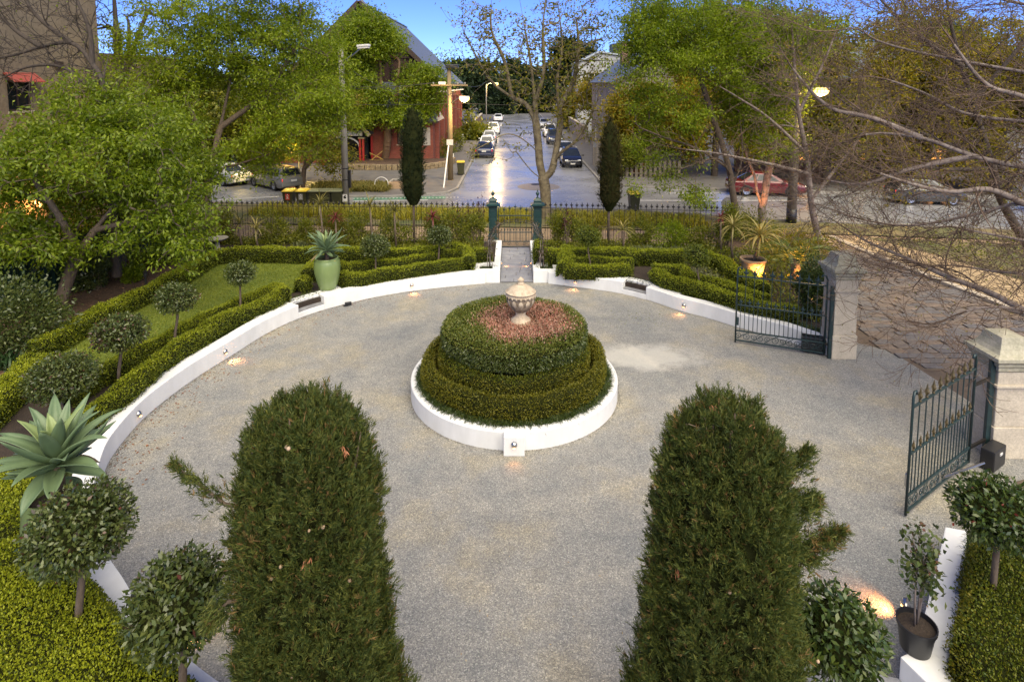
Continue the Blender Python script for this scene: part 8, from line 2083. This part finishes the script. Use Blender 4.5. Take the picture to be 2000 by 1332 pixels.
# ---- poles, lamps and wires
def lamp_light(t, p, e, c=(1.0, 0.66, 0.26), r=0.12):
    l = bpy.data.lights.new("street_lamp_light", 'POINT'); l.energy = e; l.color = c; l.shadow_soft_size = r
    o = bpy.data.objects.new("street_lamp_light", l); col.objects.link(o); o.parent = t; o.location = Vector(p) - t.location
def lamp_head(t, p, d, lit, power, name="lamp_head"):
    p = Vector(p); d = Vector(d).normalized()
    b = MB(); s_ = d.cross(Vector((0, 0, 1)))
    b.bar(p - d * 0.35, p + d * 0.35, 0.30, 0.13); hd = b.build(name, m_paintwhite, t, bevel=0.04)
    b = MB()
    if lit: b.lathe([(0.02, -0.30), (0.20, -0.26), (0.33, -0.14), (0.36, 0.0), (0.30, 0.09), (0.05, 0.12)], p - Vector((0, 0, 0.06)), 16)
    else: b.bar(p - d * 0.30 - Vector((0, 0, 0.10)), p + d * 0.30 - Vector((0, 0, 0.10)), 0.24, 0.09)
    b.build("lamp_lens", m_lamp if lit else m_paintwhite, hd, smooth=lit)
    if power: lamp_light(t, p - Vector((0, 0, 0.55)), power)
x1 = at(676, 400, 32.8).x; Y1 = 32.8
t = thing("power_pole", "grey concrete power pole with white placard beside the row of bins", "power pole", (x1, Y1, 0.05))
MB().tube([(x1, Y1, 0.0), (x1 - 0.02, Y1, 5), (x1 - 0.06, Y1, 9.0)], [0.19, 0.165, 0.13], 14).build("pole", M_("grey_pole_concrete", (0.27, 0.25, 0.22), (0.18, 0.17, 0.15), 3, 0.85, 0.2, stretch=(3, 3, .5)), t, smooth=True)
MB().tube([(x1, Y1, 0.0), (x1, Y1, 0.45)], 0.20, 14).build("painted_foot", m_black, t, smooth=True)
zp = at(676, 386, Y1).z
pl_ = MB().box((x1, Y1 - 0.195, zp), (0.26, 0.02, 0.42)).build("placard", m_paintwhite, t)
b = MB(); b.box((x1, Y1 - 0.208, zp + 0.03), (0.15, 0.006, 0.10)); b.bar((x1 - 0.06, Y1 - 0.208, zp + 0.08), (x1 + 0.06, Y1 - 0.208, zp + 0.15), 0.05, 0.006, up=(0, 1, 0)); b.build("placard_mark", m_black, pl_)
MB().box((x1 + 0.24, Y1, at(683, 350, Y1).z), (0.14, 0.2, 1.0)).build("junction_box", m_black, t, bevel=0.02)
for zz_ in (at(676, 352, Y1).z, at(676, 330, Y1).z): MB().tube([(x1, Y1, zz_), (x1, Y1, zz_ + 0.05)], 0.19, 14).build("band", m_iron_black, t)
pL = at(710, 90, 32.0); MB().tube([(x1 - 0.06, Y1, 8.2), at(692, 106, 32.4), pL], 0.035, 8).build("lamp_arm", m_metal, t); lamp_head(t, pL, (0.8, -0.2, 0.05), False, 0)

Y2 = 42.1; x2 = at(880, 350, Y2).x; zt2 = at(880, 128, Y2).z
t = thing("power_pole", "timber power pole with cross arm, sign plate and glowing street lamp at the corner", "power pole", (x2, Y2, 0.12))
MB().tube([(x2, Y2, 0.05), (x2, Y2, 4), (x2 - 0.03, Y2, zt2)], [0.20, 0.18, 0.14], 12).build("pole", m_timber, t, smooth=True)
za = at(880, 167, Y2).z
MB().box((x2, Y2 - 0.2, za), (2.6, 0.1, 0.12), 0.15).build("cross_arm", m_timber, t)
for k in (-1.1, -0.6, 0.6, 1.1): MB().lathe([(0.03, za + 0.06), (0.06, za + 0.09), (0.05, za + 0.14), (0.065, za + 0.17), (0.02, za + 0.22)], (x2 + k, Y2 - 0.2 + k * 0.15, 0), 8).build("insulator", m_conc, t)
MB().tube([(x2 - 0.7, Y2 - 0.25, za - 0.05), (x2, Y2 - 0.2, za - 0.75)], 0.02, 6).build("arm_brace", m_iron_black, t)
MB().tube([(x2 + 0.7, Y2 - 0.1, za - 0.05), (x2, Y2 - 0.2, za - 0.75)], 0.02, 6).build("arm_brace", m_iron_black, t)
pL = at(907, 190, Y2 - 1.0); MB().tube([(x2, Y2, at(0, 205, Y2).z), at(893, 193, Y2 - .5), pL], 0.03, 8).build("lamp_arm", m_metal, t); lamp_head(t, pL, (0.9, -0.5, 0.0), True, 170)
MB().box((x2, Y2 - 0.21, at(0, 278, Y2).z), (0.46, 0.03, 0.40)).build("sign_plate", m_plate, t)
MB().box((x2 + 0.2, Y2 - 0.1, at(0, 128, Y2).z - 0.1), (0.9, 0.5, 0.3)).build("transformer", m_black, t, bevel=0.05)
MB().box((x2 - 0.5, Y2 - 0.3, at(0, 163, Y2).z), (0.5, 0.3, 0.2)).build("white_box", m_paintwhite, t, bevel=0.03)
MB().tube([G(866, 371), (x2 - 0.1, Y2 - 0.2, at(0, 285, Y2).z)], 0.05, 8).build("stay_guard", m_paintwhite, t)

Y3 = 29.2; x3 = at(1545, 440, Y3).x
t = thing("power_pole", "weathered timber power pole with black painted foot at the end of the lane", "power pole", (x3, Y3, 0.0))
MB().tube([(x3, Y3, 0.0), (x3, Y3, 4), (x3 - 0.05, Y3, 9.6)], [0.24, 0.20, 0.15], 12).build("pole", M_("grey_pole_timber", (0.26, 0.22, 0.17), (0.14, 0.115, 0.09), 5, 0.85, 0.3, stretch=(6, 6, 0.5)), t, smooth=True)
MB().tube([(x3, Y3, 0.0), (x3, Y3, 0.75)], 0.247, 12).build("painted_foot", m_black, t, smooth=True)
pL = at(1604, 174, Y3 - 0.2); MB().tube([(x3, Y3, pL.z - 0.3), (x3 + 0.6, Y3 - 0.1, pL.z), pL], 0.03, 8).build("lamp_arm", m_metal, t); lamp_head(t, pL, (1, -0.2, 0.1), True, 260)
YL = 76; p = at(968, 163, YL); xl = p.x - 1.2
t = thing("street_lamp", "far street lamp glowing above the left footpath down the street", "street lamp", (xl, YL, 0.1))
MB().tube([(xl, YL, 0), (xl, YL, p.z - 0.2), (xl + 0.4, YL, p.z), p], 0.07, 8).build("pole", m_conc, t, smooth=True); lamp_head(t, p, (1, 0, 0), True, 400)
p = at(582, 271, 41.0); t = thing("street_lamp", "bright globe street lamp shining through the leaves beside the wagon", "street lamp", (p.x, 41.0, 0.1))
MB().tube([(p.x, 41, 0), (p.x, 41, p.z - 0.2)], 0.06, 8).build("pole", m_conc, t, smooth=True)
MB().lathe([(0.02, p.z - 0.24), (0.17, p.z - 0.18), (0.25, p.z), (0.17, p.z + 0.18), (0.01, p.z + 0.25)], (p.x, 41, 0), 16).build("globe", m_lamp, t, smooth=True); lamp_light(t, (p.x, 40.0, p.z), 700, (1.0, 0.72, 0.22))
# wires
def wire(label, a, b_, sag, r=0.014, n=18):
    a, b_ = Vector(a), Vector(b_); b = MB(); b.tube([a.lerp(b_, s) - Vector((0, 0, sag * 4 * s * (1 - s))) for s in np.linspace(0, 1, n)], r, 4); tag(b.build("overhead_wire", m_iron_black), label, "wire", "overhead wires")
wire("overhead wire running left from the cross arm through the leaves", (x2 - 1.1, Y2 - 0.3, za + 0.2), at(560, 168, 36), 0.3, 0.014)
wire("upper overhead wire running left from the pole top", (x2 - 0.6, Y2 - 0.3, za + 0.22), at(560, 158, 36), 0.35, 0.014)
wire("service wire crossing from the concrete pole to the timber pole", (x1, Y1, at(0, 204, Y1).z), (x2, Y2, at(0, 202, Y2).z), 0.08, 0.014)
wire("wire crossing the street mouth right of the timber pole", (x2, Y2, at(0, 201, Y2).z), at(1240, 205, 44), 0.15, 0.014)
wire("slack cable looping right of the timber pole lamp", (x2, Y2, at(0, 205, Y2).z), at(932, 204, Y2), 0.4, 0.016)
wire("overhead wire running down the street from the timber pole", (x2 + 0.6, Y2, za + 0.2), (xl, YL, 7.4), 0.5, 0.016)
wire("thin diagonal wire passing before the church roof", at(690, 140, 40), at(800, 190, 41), 0.2, 0.018)

# ---- small street furniture
hc_ = at(745, 358, 38.0); t = thing("bike_hoop", "round white steel bicycle hoop on the far footpath", "bike rack", (hc_.x, 38.0, 0.12))
MB().tube([(hc_.x + 0.44 * cos(a), 38.0, 0.53 + 0.44 * sin(a)) for a in np.linspace(0, 2 * pi, 28, endpoint=False)], 0.025, 8, closed=True).build("hoop", m_paintwhite, t, smooth=True)
MB().tube([(hc_.x, 38, 0.1), (hc_.x, 38, 0.14)], 0.12, 12).build("foot_plate", m_metal, t)
t = thing("concrete_planter", "low square concrete planter box behind the bicycle hoop", "planter", (at(787, 365, 39.2).x, 39.2, 0.12)); xx, yy_ = t.location.x, 39.2
for dx, dy, sx, sy in ((0, -0.7, 1.7, 0.12), (0, 0.7, 1.7, 0.12), (-0.79, 0, 0.12, 1.28), (0.79, 0, 0.12, 1.28)): MB().box((xx + dx, yy_ + dy, 0.34), (sx, sy, 0.46), 0).build("side_panel", m_terra if dy < 0 else m_conc, t, bevel=0.015)
MB().box((xx, yy_, 0.28), (1.45, 1.27, 0.3)).build("planter_soil", m_mulch, t)
def sign(label, px, pyt, Y, h, plate, rnd=False, z0=0.12):
    x = at(px, pyt, Y).x; zt__ = at(px, pyt, Y).z; t = thing("street_sign", label, "sign", (x, Y, z0)); MB().tube([(x, Y, z0 - 0.05), (x, Y, zt__)], 0.03, 8).build("post", m_metal, t)
    if rnd: b = MB(); n = 22; b.v = [(x + 0.32 * cos(2 * pi * j / n), Y - 0.04 + d, zt__ + 0.32 * sin(2 * pi * j / n)) for d in (0, 0.02) for j in range(n)]; b.f = [tuple(range(n)), tuple(range(2 * n - 1, n - 1, -1))] + [(j, (j + 1) % n, n + (j + 1) % n, n + j) for j in range(n)]; b.build("plate", plate, t)
    else: MB().box((x, Y - 0.04, zt__ - h / 2), (0.22, 0.02, h)).build("plate", plate, t)
sign("small parking sign on a thin post beside the left footpath", 903, 262, 62, 0.75, m_plate)
sign("thin grey sign post on the right footpath before the terrace", 1162, 278, 47, 0.4, m_metal)
sign("round grey sign plate seen from behind at the corner tree trunks", 1421, 398, 28.6, 0.3, m_conc, True, 0.03)
sign("sign post at the far left kerb beyond the timber pole", 884, 300, 46, 0.3, m_plate)
t = shrub("small orange leaved shrub on the right footpath lit by the lamp", 1245, 330, 45, 34, 54, leaf_mat("orange_leaf", [(0.45, 0.14, 0.02), (0.35, 0.12, 0.03)], 0.3), 700, 871, 0.15, 0.08, zb=0.12, group="shrubs beyond the road")
shrub("dark shrub at the foot of the church side wall", 868, 320, 53.5, 40, 44, lf_bush, 1200, 872, 0.16, 0.08, zb=0.12, group="shrubs beyond the road")
shrub("dark shrub beside the church wall further along the footpath", 890, 300, 60, 36, 50, lf_bush, 1200, 873, 0.18, 0.09, zb=0.12, group="shrubs beyond the road")
shrub("green yard shrub behind the timber paling fence", 1215, 330, 45.5, 60, 46, lf_bush, 1600, 874, 0.15, 0.08, zb=0.12, group="shrubs beyond the road")
